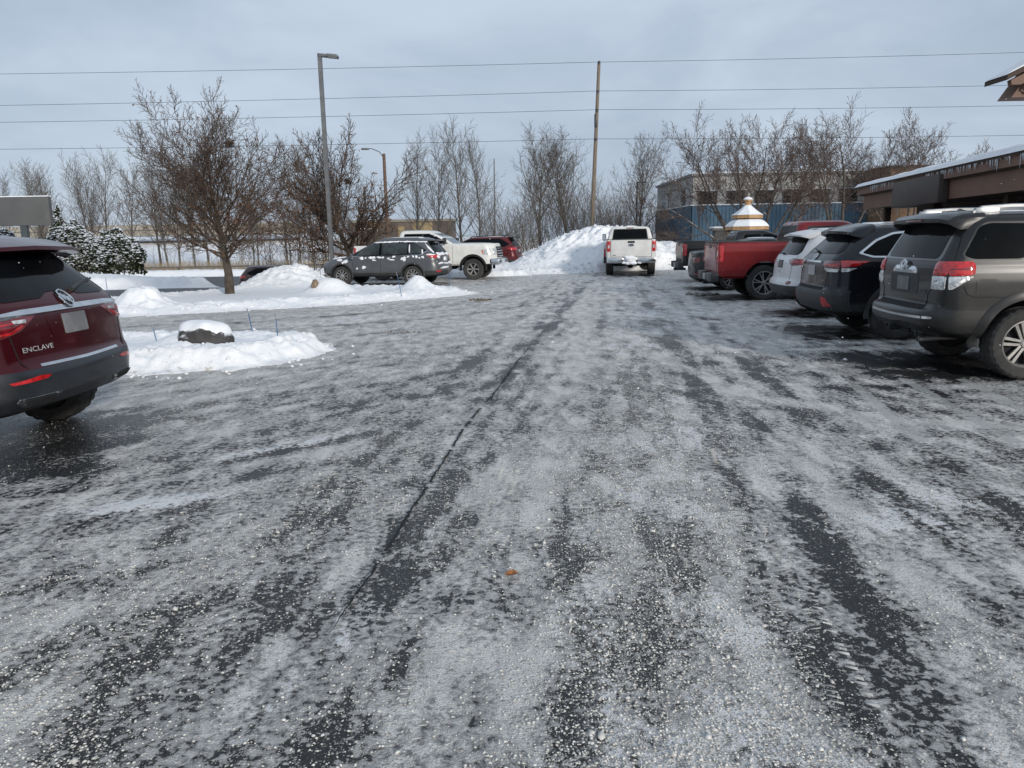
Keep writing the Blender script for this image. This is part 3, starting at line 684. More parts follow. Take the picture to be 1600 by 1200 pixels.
class Car:
    def __init__(s, name, label, cat, loc, heading, group=None, tilt=0.0):
        s.root = thing(name, label, cat, loc, R(heading), group)
    def shell(s, keys, body, axles=(), arch_r=0.42, arch_in=0.62, extra=(), parts=(), arch_z=None, name='body', n=64, sm=2, sb=0.03, cut_boxes=(), sharp=32, part_parent=True):
        """parts: list of (name, material, predicate(center, normal)); first match wins, the rest is the body"""
        V, Fc = loft(keys, n=n, sm=sm, sb=sb)
        s.bvh = BVHTree.FromPolygons([Vector(v) for v in V], Fc)
        cuts = []
        for ax in axles:
            for sg in (1, -1):
                y0, y1 = (arch_in, 1.6) if sg > 0 else (-1.6, -arch_in)
                cuts.append(cyl(ax, arch_z, arch_r, y0, y1))
        for bx in cut_boxes:
            b = MB(); b.box(*bx); cuts.append((b.V, b.F))
        if cuts: V, Fc = boolean(V, Fc, cuts)
        Vn = np.array(V)
        lists = {}
        for f in Fc:
            P = Vn[list(f)]; c = P.mean(0); nm = np.cross(P[1]-P[0], P[2]-P[0]); l = np.linalg.norm(nm); nm = nm/l if l > 1e-12 else nm
            key = None
            for ax in axles:
                rr = np.hypot(P[:, 0]-ax, P[:, 2]-arch_z)
                if (np.all(rr < arch_r*1.004) and np.all(np.abs(P[:, 1]) > arch_in-0.01)): key = ('_well', ax, c[1] > 0)
            for bx in cut_boxes:
                if np.all(P[:, 0] > bx[0]-.002) and np.all(P[:, 0] < bx[1]+.002) and np.all(np.abs(P[:, 1]) < bx[3]+.002) and np.all(P[:, 2] > bx[4]-.002) and np.all(P[:, 2] < bx[5]-0.0): key = '_bed'
            if key is None:
                for i, (pn, pm, pred) in enumerate(parts):
                    if pred(c, nm): key = i; break
            lists.setdefault(key, []).append(f)
        def emit(nm, m, fl, parent):
            used = sorted({i for f in fl for i in f}); mp = {u: i for i, u in enumerate(used)}
            return obj(nm, [V[u] for u in used], [[mp[i] for i in f] for f in fl], m, parent, True, sharp)
        bo = emit(name, body, lists.get(None, []), s.root)
        if not hasattr(s, 'body'): s.body = bo
        for kk in lists:
            if isinstance(kk, tuple): emit('wheel_well', DARK, lists[kk], s.root)
        if '_bed' in lists: emit('bed_liner', PLASTIC, lists['_bed'], s.root)
        for i, (pn, pm, pred) in enumerate(parts):
            if i in lists: emit(pn, pm, lists[i], s.root)
        return bo
    def _cast(s, axis, a, b):
        p, nrm, i, dist = s.bvh.ray_cast(mapp(axis, a, b), DIRS[axis]); return p, nrm
    def hit(s, axis, a, b):
        """first body point met along the axis; off the silhouette or round a corner it slides towards the middle"""
        if axis in ('rear', 'front'):
            r, _ = s._cast(axis, 0.0, b); k, lim = 0, 0.17
        elif axis in ('left', 'right'):
            r, _ = s._cast(axis, -0.2, b); k, lim = 1, 0.20
        else:
            r, _ = s._cast(axis, -0.9, 0.0); k, lim = 2, 0.16 if a < 0.3 else 9
        p, nrm = s._cast(axis, a, b); t = 1.0; zc = 0.9
        while (p is None or (r is not None and abs(p[k]-r[k]) > lim)) and t > 0.3:
            t -= 0.012
            if axis == 'top': p, nrm = s._cast(axis, -0.9+(a+0.9)*t, b*t)
            else: p, nrm = s._cast(axis, a*t, b if r is not None else zc+(b-zc)*(0.66+0.34*t))
        if p is None: p, nrm = s.bvh.find_nearest(mapp(axis, a, b)+DIRS[axis]*7.2)[:2]
        return p, nrm
    def patch(s, name, poly, axis, m, off=0.004, depth=0.015, res=0.07, parent=None, rnd=0.0, bevel=False, soft=None, minback=None):
        poly = roundpoly(poly, rnd)
        bm = bmesh.new(); vs = [bm.verts.new((a, b, 0)) for a, b in poly]; bm.faces.new(vs)
        A = [p[0] for p in poly]; B = [p[1] for p in poly]
        for lo, hi, nrm in ((min(A), max(A), (1, 0, 0)), (min(B), max(B), (0, 1, 0))):
            kk = int((hi-lo)/res)
            for i in range(1, kk+1):
                c = lo+(hi-lo)*i/(kk+1)
                bmesh.ops.bisect_plane(bm, geom=bm.verts[:]+bm.edges[:]+bm.faces[:], plane_co=Vector(nrm)*c, plane_no=nrm, dist=1e-5)
        bm.normal_update()
        d = DIRS[axis]; bnd = {v for e in bm.edges if e.is_boundary for v in e.verts}
        for v in bm.verts:
            p, nn = s.hit(axis, v.co.x, v.co.y)
            v.co = p-d*(off*(0.35 if (bevel and v in bnd) else 1.0))
        be = [e for e in bm.edges if e.is_boundary]
        r = bmesh.ops.extrude_edge_only(bm, edges=be)
        for v in [g for g in r['geom'] if isinstance(g, bmesh.types.BMVert)]: v.co += d*(depth+off)
        bmesh.ops.triangulate(bm, faces=[f for f in bm.faces if len(f.verts) > 4])
        bmesh.ops.recalc_face_normals(bm, faces=bm.faces)
        # make the outer skin face outwards
        tot = sum((f.normal.dot(-d)*f.calc_area() for f in bm.faces), 0.0)
        if tot < 0: bmesh.ops.reverse_faces(bm, faces=bm.faces)
        me = bpy.data.meshes.new(name); bm.to_mesh(me); bm.free()
        return link(name, me, m, parent or s.root, True, 40)
    def sides(s, name, poly, m, **k):
        out = []
        for ax in ('left', 'right'): out.append(s.patch(name, poly, ax, m, **k))
        return out
    def pair(s, name, poly, axis, m, **k):
        """mirror across y (rear and front faces)"""
        return [s.patch(name, poly, axis, m, **k), s.patch(name, [(-a, b) for a, b in poly][::-1], axis, m, **k)]
    def text(s, body, size, axis, a, b, m, name='lettering', parent=None, off=0.008, sx=1.0, ang=0.0):
        V, Fc = text_shape(body, size); V3 = []
        flip = {'rear': -1, 'front': 1, 'left': -1, 'right': 1, 'top': 1}[axis]; d = DIRS[axis]
        for x, y in V:
            x, y = x*sx, y; x, y = x*math.cos(ang)-y*math.sin(ang), x*math.sin(ang)+y*math.cos(ang)
            p, nn = s.hit(axis, a+x*flip, b+y); V3.append(p-d*off)
        Fc = [f if flip > 0 else f[::-1] for f in Fc]
        return obj(name, V3, Fc, m, parent or s.root)
    def ring(s, name, axis, a, b, ra, rb, tube, m, parent=None, off=0.008, tilt=0.0, k=28):
        d = DIRS[axis]; P = []
        for x, y in ellipse(a, b, ra, rb, k, tilt):
            p, nn = s.hit(axis, x, y); P.append(p-d*off)
        mb = MB(); mb.tube(P, tube, 6, closed=True); return mb.build(name, m, parent or s.root, True)
    def arch_trim(s, ax, az, r, wdt, m, name='arch_trim', a0=-15, a1=195, out=0.03, inn=0.03, k=36):
        for sg in (1, -1):
            mb = MB(); V = []; Fc = []
            axis = 'left' if sg > 0 else 'right'
            for i in range(k+1):
                t = R(a0+(a1-a0)*i/k); c, q = math.cos(t), math.sin(t)
                ys = []
                for rr in (r, r+wdt):
                    p, nn = s.hit(axis, ax+rr*c, max(az+rr*q, 0.46)); ys.append(abs(p.y))
                y0 = max(ys[0], ys[1])
                for rr, yy in ((r-0.012, y0-0.10), (r-0.008, y0+out), (r+wdt*0.45, y0+out), (r+wdt, ys[1]+0.004), (r+wdt, ys[1]-0.03)):
                    V.append((ax+rr*c, sg*yy, az+rr*q))
            n = 5
            for i in range(k):
                for j in range(n-1):
                    f = (i*n+j, i*n+j+1, (i+1)*n+j+1, (i+1)*n+j); Fc.append(f if sg > 0 else f[::-1])
            mb.add(V, Fc); mb.build(name, m, s.root, True, 50)
    def wheel(s, x, y, r, w, rim_r, style='spoke', n=10, m=None, twist=0.0, faces=None, hubm=None):
        m = m or ALLOY
        for sg in (1, -1):
            hub = MB()
            hub.lathe([(0.0, 0.02), (rim_r*0.96, 0.02), (rim_r*0.98, -w*0.4), (0.0, -w*0.4)], 36, M=None)
            wo = hub.build('wheel', hubm or DARK, s.root, True)
            wo.location = (x, sg*(y-w/2), r); wo.rotation_euler = (0, 0, 0 if sg > 0 else math.pi)
            t = MB(); K = 84; prof = [(rim_r, -w*0.40), (rim_r+0.012, -w*0.49), ((r+rim_r)/2, -w*0.53), (r-0.03, -w*0.51), (r-0.006, -w*0.42), (r, -w*0.25), (r, -w*0.10), (r-0.010, -w*0.07), (r-0.010, w*0.07), (r, w*0.10), (r, w*0.25), (r-0.006, w*0.42), (r-0.03, w*0.51), ((r+rim_r)/2, w*0.53), (rim_r+0.012, w*0.49), (rim_r, w*0.40)]
            V = []; nP = len(prof)
            for j in range(K):
                tt = 2*math.pi*j/K
                for i, (pr, pa) in enumerate(prof):
                    if i in (3, 4, 5, 10, 11, 12) and j % 3 == 0: pr -= 0.011
                    V.append((pr*math.cos(tt), pa, pr*math.sin(tt)))
            Fc = [(j*nP+i, ((j+1) % K)*nP+i, ((j+1) % K)*nP+i+1, j*nP+i+1) for j in range(K) for i in range(nP-1)]
            t.add(V, Fc); t.build('tyre', TYRE, wo, True, 30)
            rm = MB(); f = w*0.40
            rm.lathe([(rim_r*0.90, f*0.2), (rim_r*0.92, f*0.9), (rim_r*0.97, f*1.08), (rim_r*1.01, f*1.05), (rim_r*1.01, f*0.6)], 48)
            rm.lathe([(0, f*0.80), (rim_r*0.16, f*0.80), (rim_r*0.20, f*0.72), (rim_r*0.22, f*0.3)], 24)
            def bar(a, h0, h1, r0, r1, z0, z1, th=0.03, sk=0.0):
                V = []
                for rr, hh, zz, sk_ in ((r0, h0, z0, 0), (r1, h1, z1, sk)):
                    ca, sa = math.cos(a), math.sin(a)
                    for u, dz in ((-hh, -th), (-hh*0.85, 0), (hh*0.85, 0), (hh, -th)):
                        uu = u+sk_; V.append((rr*ca-uu*sa, zz+dz, rr*sa+uu*ca))
                rm.add(V, [(0, 1, 5, 4), (1, 2, 6, 5), (2, 3, 7, 6), (3, 0, 4, 7), (0, 3, 2, 1), (4, 5, 6, 7)])
            for i in range(n):
                a = 2*math.pi*i/n+twist
                if style == 'twin':
                    for q in (-1, 1):
                        ca = a; o_ = q*rim_r*0.105; V = []
                        for rr, hh in ((rim_r*0.18, rim_r*0.055), (rim_r*0.95, rim_r*0.075)):
                            for u, dz in ((-hh, -0.03), (-hh*0.9, 0), (hh*0.9, 0), (hh, -0.03)):
                                uu = u+o_*(0.75 if rr < rim_r*0.5 else 1.25); zz = f*0.72 if rr < rim_r*0.5 else f*0.88
                                V.append((rr*math.cos(ca)-uu*math.sin(ca), zz+dz, rr*math.sin(ca)+uu*math.cos(ca)))
                        rm.add(V, [(0, 1, 5, 4), (1, 2, 6, 5), (2, 3, 7, 6), (3, 0, 4, 7), (0, 3, 2, 1), (4, 5, 6, 7)])
                elif style == 'vee':
                    bar(a-0.02, rim_r*0.05, rim_r*0.045, rim_r*0.18, rim_r*0.95, f*0.72, f*0.9, sk=rim_r*0.17)
                    bar(a+0.02, rim_r*0.05, rim_r*0.045, rim_r*0.18, rim_r*0.95, f*0.72, f*0.9, sk=-rim_r*0.17)
                else:
                    bar(a, rim_r*0.075, rim_r*(0.085 if n > 7 else 0.15), rim_r*0.18, rim_r*0.95, f*0.72, f*0.9)
            rm.build('rim', m, wo, True, 30)
            cp = MB(); cp.lathe([(0, f*0.86), (rim_r*0.12, f*0.85), (rim_r*0.15, f*0.7)], 16); cp.build('hub_cap', SILVER, wo, True)
    def mirror(s, x, y, z, m, sx=0.10, sy=0.24, sz=0.16, arm=0.10, name='side_mirror', glass=True):
        for sg in (1, -1):
            b = MB(); b.box(x-sx/2, x+sx/2, min(sg*(y+arm), sg*(y+arm+sy)), max(sg*(y+arm), sg*(y+arm+sy)), z-sz/2, z+sz/2, 0.03)
            b.box(x-0.02, x+0.03, min(sg*(y-0.06), sg*(y+arm+0.04)), max(sg*(y-0.06), sg*(y+arm+0.04)), z-sz/2+0.01, z-sz/2+0.055, 0.01)
            o = b.build(name, m, s.root, True)
            if glass:
                g = MB(); g.box(x-sx/2-0.004, x-sx/2+0.004, min(sg*(y+arm+0.025), sg*(y+arm+sy-0.025)), max(sg*(y+arm+0.025), sg*(y+arm+sy-0.025)), z-sz/2+0.025, z+sz/2-0.025); g.build('mirror_glass', CHROME, o)
    def part(s, name, mb, m, parent=None, smooth=True, sharp=35): return mb.build(name, m, parent or s.root, smooth, sharp)

def snow_blob_poly(ca, cb, ra, rb, seed, k=26, jag=0.35):
    r = random.Random(seed); ph = [r.random()*6.28 for _ in range(5)]; o = []
    for i in range(k):
        t = 2*math.pi*i/k; q = 1+jag*sum(math.sin((j+2)*t+ph[j])/(j+1.6) for j in range(5))*0.6
        o.append((ca+ra*q*math.cos(t), cb+rb*q*math.sin(t)))
    return o
# ------------------------------------------------------------------ grey SUV, nearest on the right (rear and right side in view)
def wheel_pts(r, ax): return ax
def make_grey_suv():
    P = paint('grey_metallic', (0.028, 0.028, 0.028), metal=0.6, rough=0.30, dirt=0.12, dirt_col=(0.15, 0.15, 0.148))
    c = Car('parked_suv', 'dark grey SUV with silver roof rails and red-over-clear tail lamps in the stall row', 'suv', (6.97, 8.93, 0.0), -4.4)
    b = [(0.44, -2.16, 2.10, 0.80, .25, .35, .06), (0.50, -2.33, 2.28, 0.89, .28, .4, .06), (0.58, -2.40, 2.38, 0.925, .28, .4, .07), (0.66, -2.42, 2.40, 0.935, .28, .4, .08), (0.735, -2.41, 2.40, 0.935, .28, .4, .08),
         (0.76, -2.33, 2.40, 0.935, .22, .4, .06), (0.80, -2.285, 2.39, 0.938, .17, .4, .05), (0.95, -2.285, 2.37, 0.95, .16, .4, .05), (1.06, -2.285, 2.33, 0.952, .16, .4, .05), (1.16, -2.28, 2.22, 0.94, .16, .4, .05), (1.20, -2.275, 1.6, 0.93, .16, .5, .05), (1.24, -2.265, 1.06, 0.922, .16, .4, .05),
         (1.30, -2.24, 0.95, 0.905, .16, .3, .05), (1.50, -2.14, 0.68, 0.862, .17, .3, .05), (1.68, -2.04, 0.40, 0.815, .18, .3, .05), (1.745, -1.99, 0.25, 0.78, .2, .3, .05), (1.785, -1.93, 0.12, 0.70, .2, .3, .05), (1.81, -1.75, -0.05, 0.52, .2, .3, .05), (1.815, -1.4, -0.3, 0.25, .1, .1)]
    AX = (-1.34, 1.45); RW = 0.395
    c.shell(b, P, AX, 0.475, 0.60, arch_z=0.42, parts=[('rear_bumper', P, lambda q, n: q[2] < 0.765 and q[0] < -1.9), ('underbody', DARK, lambda q, n: n[2] < -0.8 and q[2] < 0.5)], n=80)
    for ax in AX: c.arch_trim(ax, 0.42, 0.468, 0.085, P, a0=-8, a1=188, out=0.022)
    c.wheel(AX[0], 0.955, RW, 0.265, 0.255, 'twin', 6, m=mat('machined_alloy', (0.27, 0.265, 0.255), rough=0.42, metal=0.55, var=0.12, vscale=14, dirt=0.35, dirt_col=(0.2, 0.19, 0.18)), twist=R(8))
    c.wheel(AX[1], 0.955, RW, 0.265, 0.255, 'twin', 6, twist=R(20))
    # rear glass with its wide black surround
    c.patch('rear_window_surround', [(-0.735, 1.285), (0.735, 1.285), (0.69, 1.50), (0.62, 1.735), (-0.62, 1.735), (-0.69, 1.50)], 'rear', mat('gloss_black', (0.008, 0.008, 0.010), rough=0.12, coat=0.6, var=0.2, dirt=0.1), off=0.004, rnd=0.05)
    c.patch('rear_window', [(-0.66, 1.31), (0.66, 1.31), (0.60, 1.70), (-0.60, 1.70)], 'rear', GLASS, off=0.009, rnd=0.09)
    # tail lamps wrap round the corner
    for sg, side in ((-1, 'right'), (1, 'left')):
        rp = [(sg*0.66, 1.13), (sg*0.86, 1.13), (sg*0.86, 1.285), (sg*0.68, 1.285)]
        lamp = c.patch('tail_lamp', rp, 'rear', REDL, off=0.022, rnd=0.03, res=0.04, bevel=True)
        c.patch('clear_lens', [(sg*0.66, 0.98), (sg*0.86, 0.98), (sg*0.86, 1.125), (sg*0.66, 1.125)], 'rear', CLEARL, off=0.020, rnd=0.02, res=0.04, bevel=True, parent=lamp)
        c.patch('side_lens', [(-2.19, 1.13), (-1.945, 1.14), (-1.93, 1.22), (-1.95, 1.285), (-2.19, 1.285)], side, REDL, off=0.018, rnd=0.03, res=0.04, bevel=True, parent=lamp)
        c.patch('side_clear_lens', [(-2.19, 0.985), (-2.16, 0.985), (-2.02, 1.08), (-1.95, 1.125), (-2.19, 1.125)], side, CLEARL, off=0.016, rnd=0.015, res=0.04, bevel=True, parent=lamp)
        c.patch('lamp_bar', [(-2.17, 1.195), (-1.99, 1.20), (-1.99, 1.215), (-2.17, 1.21)], side, REDD, off=0.021, res=0.05, parent=lamp)
    # liftgate seams, garnish, emblem, plate
    c.pair('liftgate_seam', strip_poly([(0.735, 1.28), (0.67, 1.12), (0.665, 0.98), (0.60, 0.93), (0.585, 0.80)], 0.009), 'rear', DARK, off=0.003)
    g = c.patch('garnish', [(-0.33, 1.135), (-0.30, 1.19), (-0.24, 1.215), (0.24, 1.215), (0.30, 1.19), (0.33, 1.135)], 'rear', CHROME, off=0.022, rnd=0.02, bevel=True)
    for (ra, rb, tl) in ((0.085, 0.058, 0), (0.030, 0.056, 0), (0.062, 0.026, 0)):
        c.ring('emblem', 'rear', 0.0, 1.225+(0.012 if ra == 0.062 else 0), ra, rb, 0.0075, CHROME, off=0.034)
    c.patch('plate_recess', rect(-0.37, 0.37, 0.90, 1.13), 'rear', PLASTIC, off=0.003, rnd=0.05)
    c.patch('license_plate', rect(-0.155, 0.155, 0.935, 1.095), 'rear', PLATED, off=0.012, rnd=0.015)
    c.patch('liftgate_handle', rect(-0.56, -0.43, 0.925, 0.965), 'rear', RUBBER, off=0.004, rnd=0.02)
    c.patch('chrome_strip', strip_poly([(-0.80, 0.672), (-0.4, 0.663), (0, 0.660), (0.4, 0.663), (0.80, 0.672)], 0.026), 'rear', CHROME, off=0.008, rnd=0.008, bevel=True)
    c.patch('bumper_step', rect(-0.60, 0.60, 0.752, 0.80), 'rear', DARK, off=0.004, rnd=0.02)
    c.patch('lower_valance', [(-0.50, 0.45), (0.50, 0.45), (0.56, 0.56), (-0.56, 0.56)], 'rear', PLASTIC, off=0.004, rnd=0.04)
    hb = MB(); hb.box(-2.42, -2.15, -0.035, 0.035, 0.45, 0.52, 0.006); hb.tube([(-2.30, -0.30, 0.47), (-2.28, 0.30, 0.47)], 0.022, 10); c.part('tow_hitch', hb, DARK)
    eb = MB(); eb.tube([(-2.30, -0.55, 0.41), (-1.9, -0.55, 0.43)], 0.032, 12); c.part('exhaust_pipe', eb, GUN)
    # side: quarter window, door windows, seams, mouldings
    for ax in ('left', 'right'):
        c.patch('window_surround', [(-2.075, 1.335), (-1.96, 1.292), (-1.44, 1.292), (-1.28, 1.42), (-1.175, 1.675), (-1.24, 1.70), (-1.80, 1.70), (-1.90, 1.655)], ax, RUBBER, off=0.003, rnd=0.06)
        c.patch('quarter_window', [(-2.045, 1.345), (-1.95, 1.308), (-1.45, 1.308), (-1.30, 1.43), (-1.20, 1.672), (-1.79, 1.685), (-1.885, 1.645)], ax, GLASS, off=0.007, rnd=0.06)
        c.patch('rear_door_window', [(-1.10, 1.31), (-0.26, 1.31), (-0.26, 1.68), (-0.98, 1.68)], ax, GLASS, off=0.007, rnd=0.04)
        c.patch('front_door_window', [(-0.18, 1.31), (0.78, 1.31), (0.40, 1.66), (-0.18, 1.68)], ax, GLASS, off=0.007, rnd=0.04)
        c.patch('door_seam', strip_poly([(-1.20, 1.69), (-1.28, 1.30), (-1.02, 0.95), (-0.80, 0.6)], 0.008), ax, DARK, off=0.003)
        c.patch('door_seam', strip_poly([(-0.22, 1.7), (-0.22, 0.55)], 0.008), ax, DARK, off=0.003)
        c.patch('body_seam', strip_poly([(-2.05, 1.02), (-2.0, 0.93), (-1.93, 0.905), (-1.60, 0.90)], 0.007), ax, DARK, off=0.003)
        c.patch('body_seam', strip_poly([(-1.955, 1.745), (-2.02, 1.60), (-2.13, 1.30)], 0.008), ax, DARK, off=0.003)
        c.patch('side_moulding', strip_poly([(-2.2, 0.735), (-1.83, 0.735)], 0.026), ax, P, off=0.016, bevel=True)
    c.patch('fuel_door', roundpoly(rect(-1.92, -1.70, 0.93, 1.10), 0.03), 'right', P, off=0.003)
    # spoiler
    sp = MB()
    prof = [(-2.215, 1.705), (-2.225, 1.745), (-2.17, 1.785), (-2.02, 1.812), (-1.80, 1.822), (-1.80, 1.76), (-1.98, 1.70), (-2.15, 1.690)]
    V = []; ks = [(-0.755, 0.15, -0.07), (-0.72, 0.07, -0.03), (-0.58, 0.02, -0.006), (0, 0, 0.006), (0.58, 0.02, -0.006), (0.72, 0.07, -0.03), (0.755, 0.15, -0.07)]
    for y, dx_, dz in ks:
        for x, z in prof: V.append((x+dx_*max(0, min(1, (-1.85-x)/0.45)), y, z+dz))
    n = len(prof); Fc = [tuple(range(n)), tuple(range((len(ks)-1)*n, len(ks)*n))[::-1]]
    for i in range(len(ks)-1):
        for j in range(n): Fc.append((i*n+j, (i+1)*n+j, (i+1)*n+(j+1) % n, i*n+(j+1) % n))
    sp.add(V, Fc); so = c.part('rear_spoiler', sp, P, sharp=40)
    b2 = MB(); b2.box(-2.235, -2.2, -0.2, 0.2, 1.716, 1.734, 0.004); c.part('brake_light', b2, REDD, parent=so)
    # roof rails with pads, antenna
    for sg in (1, -1):
        rl = MB(); pts = [(-1.90, sg*0.655, 1.80), (-1.80, sg*0.655, 1.852), (-1.5, sg*0.655, 1.868), (0.0, sg*0.645, 1.86), (0.22, sg*0.645, 1.80)]
        for i in range(len(pts)-1):
            a, d = Vector(pts[i]), Vector(pts[i+1]); w = 0.020
            V = []
            for p in (a, d):
                for dy, dz in ((-w, -0.016), (w, -0.016), (w, 0.012), (w*0.5, 0.02), (-w*0.5, 0.02), (-w, 0.012)): V.append((p.x, p.y+dy, p.z+dz))
            rl.add(V, [(0, 1, 7, 6), (1, 2, 8, 7), (2, 3, 9, 8), (3, 4, 10, 9), (4, 5, 11, 10), (5, 0, 6, 11), (0, 5, 4, 3, 2, 1), (6, 7, 8, 9, 10, 11)])
        rl.box(-1.88, -1.62, sg*0.655-0.022, sg*0.655+0.022, 1.76, 1.85, 0.008); rl.box(-0.1, 0.15, sg*0.645-0.022, sg*0.645+0.022, 1.76, 1.84, 0.008)
        c.part('roof_rail', rl, SILVER)
    an = MB(); an.prism([(-1.78, 1.812), (-1.58, 1.815), (-1.72, 1.86)], -0.02, 0.02); c.part('antenna_fin', an, P)
    # dusting of snow on the roof
    c.patch('roof_snow', snow_blob_poly(-0.8, 0.0, 0.75, 0.45, 3), 'top', CARSNOW, off=0.012, depth=0.02, res=0.12, bevel=True)
    c.mirror(0.72, 0.93, 1.28, P)
    hl = c.pair('headlamp', [(0.45, 0.95), (0.86, 0.98), (0.86, 1.12), (0.45, 1.12)], 'front', CLEARL, off=0.01, rnd=0.03)
    c.patch('grille', rect(-0.4, 0.4, 0.85, 1.1), 'front', CHROME, off=0.01, rnd=0.04)
    c.patch('windshield', [(-0.72, 1.30), (0.72, 1.30), (0.66, 1.68), (-0.66, 1.68)], 'front', GLASS, off=0.006, rnd=0.06)
    return c
make_grey_suv()

# ------------------------------------------------------------------ dark red SUV, nearest on the left (rear in view)
def make_red_crossover():
    P = paint('dark_red_metallic', (0.058, 0.0035, 0.007), metal=0.5, rough=0.22, dirt=0.05, dirt_col=(0.14, 0.09, 0.09))
    c = Car('parked_suv', 'dark red SUV parked with its black rear bumper and slim tail lamps towards the lane', 'suv', (-6.04, 6.22, 0.0), 178.5)
    b = [(0.36, -2.30, 2.2, 0.84, .3, .4, .05), (0.42, -2.50, 2.45, 0.95, .32, .4, .08), (0.52, -2.585, 2.56, 0.985, .33, .4, .10), (0.66, -2.60, 2.58, 0.995, .33, .4, .11), (0.735, -2.57, 2.58, 0.995, .30, .4, .10), (0.76, -2.535, 2.57, 0.995, .28, .4, .09),
         (0.86, -2.52, 2.55, 0.995, .26, .4, .09), (1.00, -2.505, 2.5, 0.985, .25, .4, .09), (1.10, -2.49, 2.3, 0.975, .25, .5, .09), (1.18, -2.455, 1.4, 0.955, .25, .5, .09), (1.22, -2.42, 1.15, 0.935, .25, .4, .09), (1.30, -2.34, 1.05, 0.905, .26, .3, .09), (1.46, -2.17, 0.78, 0.845, .28, .3, .09),
         (1.58, -2.06, 0.5, 0.79, .3, .3, .09), (1.64, -2.00, 0.35, 0.745, .3, .3, .09), (1.685, -1.90, 0.2, 0.65, .3, .3, .08), (1.705, -1.7, 0.0, 0.45, .3, .3, .05), (1.71, -1.3, -0.4, 0.2, .1, .1)]
    AX = (-1.70, 1.37)
    BLK = mat('black_bumper', (0.010, 0.012, 0.016), rough=0.36, coat=0.25, var=0.25, vscale=6, dirt=0.12, dirt_col=(0.10, 0.10, 0.105))
    c.shell(b, P, AX, 0.44, 0.62, arch_z=0.40, n=80, parts=[('underbody', DARK, lambda q, n: n[2] < -0.8 and q[2] < 0.45), ('rear_bumper', BLK, lambda q, n: q[2] < 0.715 and q[0] < -1.6), ('sill', BLK, lambda q, n: q[2] < 0.46)])
    c.wheel(AX[0], 0.97, 0.385, 0.255, 0.25, 'spoke', 10); c.wheel(AX[1], 0.97, 0.385, 0.255, 0.25, 'spoke', 10)
    # rear window: drops around the emblem
    c.patch('rear_window', [(-0.80, 1.245), (-0.62, 1.215), (-0.25, 1.225), (-0.13, 1.265), (0.13, 1.265), (0.25, 1.225), (0.62, 1.215), (0.80, 1.245), (0.745, 1.40), (0.66, 1.575), (-0.66, 1.575), (-0.745, 1.40)], 'rear', GLASS, off=0.006, rnd=0.03)
    # spoiler with the dark shaded band
    sp = MB(); prof = [(-2.27, 1.585), (-2.265, 1.615), (-2.06, 1.675), (-1.85, 1.700), (-1.85, 1.66), (-2.0, 1.60), (-2.2, 1.565)]
    V = []; ks = [(-0.77, 0.20, -0.06), (-0.72, 0.09, -0.025), (-0.52, 0.03, -0.006), (0, 0, 0.006), (0.52, 0.03, -0.006), (0.72, 0.09, -0.025), (0.77, 0.20, -0.06)]
    for y, dx_, dz in ks:
        for x, z in prof: V.append((x+dx_*max(0, min(1, (-1.85-x)/0.40)), y, z+dz))
    n = len(prof); Fc = [tuple(range(n)), tuple(range((len(ks)-1)*n, len(ks)*n))[::-1]]
    for i in range(len(ks)-1):
        for j in range(n): Fc.append((i*n+j, (i+1)*n+j, (i+1)*n+(j+1) % n, i*n+(j+1) % n))
    sp.add(V, Fc); so = c.part('rear_spoiler', sp, P, sharp=40)
    # wiper
    wp = MB(); p0, _ = c.hit('rear', -0.16, 1.262); p1, _ = c.hit('rear', -0.62, 1.335)
    wp.tube([p0+Vector((-.03, 0, 0)), (p0+p1)/2+Vector((-.04, 0, .01)), p1+Vector((-.03, 0, 0))], [0.022, 0.014, 0.008], 8)
    wp.tube([p0.lerp(p1, 0.25)+Vector((-.022, 0, -.02)), p1+Vector((-.022, -0.06, -0.005))], 0.009, 6); c.part('rear_wiper', wp, RUBBER)
    # chrome bar, emblem, lamps
    c.patch('chrome_bar', strip_poly([(-0.93, 1.105), (-0.55, 1.135), (0, 1.140), (0.55, 1.135), (0.93, 1.105)], 0.046), 'rear', CHROME, off=0.020, rnd=0.012, res=0.05, bevel=True)
    em = c.patch('emblem', ellipse(0, 1.205, 0.066, 0.066), 'rear', RUBBER, off=0.016)
    c.ring('emblem_ring', 'rear', 0, 1.205, 0.064, 0.064, 0.009, CHROME, off=0.022, parent=em)
    for q in (-0.028, 0.0, 0.028):
        c.patch('emblem_shield', [(q-0.014, 1.228+q*0.5), (q+0.016, 1.232+q*0.5), (q+0.010, 1.185+q*0.5), (q-0.002, 1.172+q*0.5), (q-0.012, 1.188+q*0.5)], 'rear', CHROME, off=0.026, parent=em, res=0.1)
    for sg, side in ((1, 'left'), (-1, 'right')):
        lp = c.patch('tail_lamp', [(sg*0.44, 1.105), (sg*0.62, 1.005), (sg*0.80, 0.965), (sg*0.88, 0.97), (sg*0.88, 1.09), (sg*0.60, 1.112)], 'rear', REDD, off=0.012, rnd=0.015, res=0.04, bevel=True)
        c.patch('lamp_glow_bar', strip_poly([(sg*0.60, 1.045), (sg*0.72, 1.00), (sg*0.87, 0.99)], 0.016), 'rear', REDL, off=0.018, res=0.05, parent=lp)
        c.patch('lamp_glow_bar', strip_poly([(sg*0.64, 1.075), (sg*0.87, 1.055)], 0.012), 'rear', REDL, off=0.018, res=0.05, parent=lp)
        c.patch('reverse_lens', rect(min(sg*0.56, sg*0.68), max(sg*0.56, sg*0.68), 1.065, 1.090), 'rear', CLEARL, off=0.019, rnd=0.01, parent=lp)
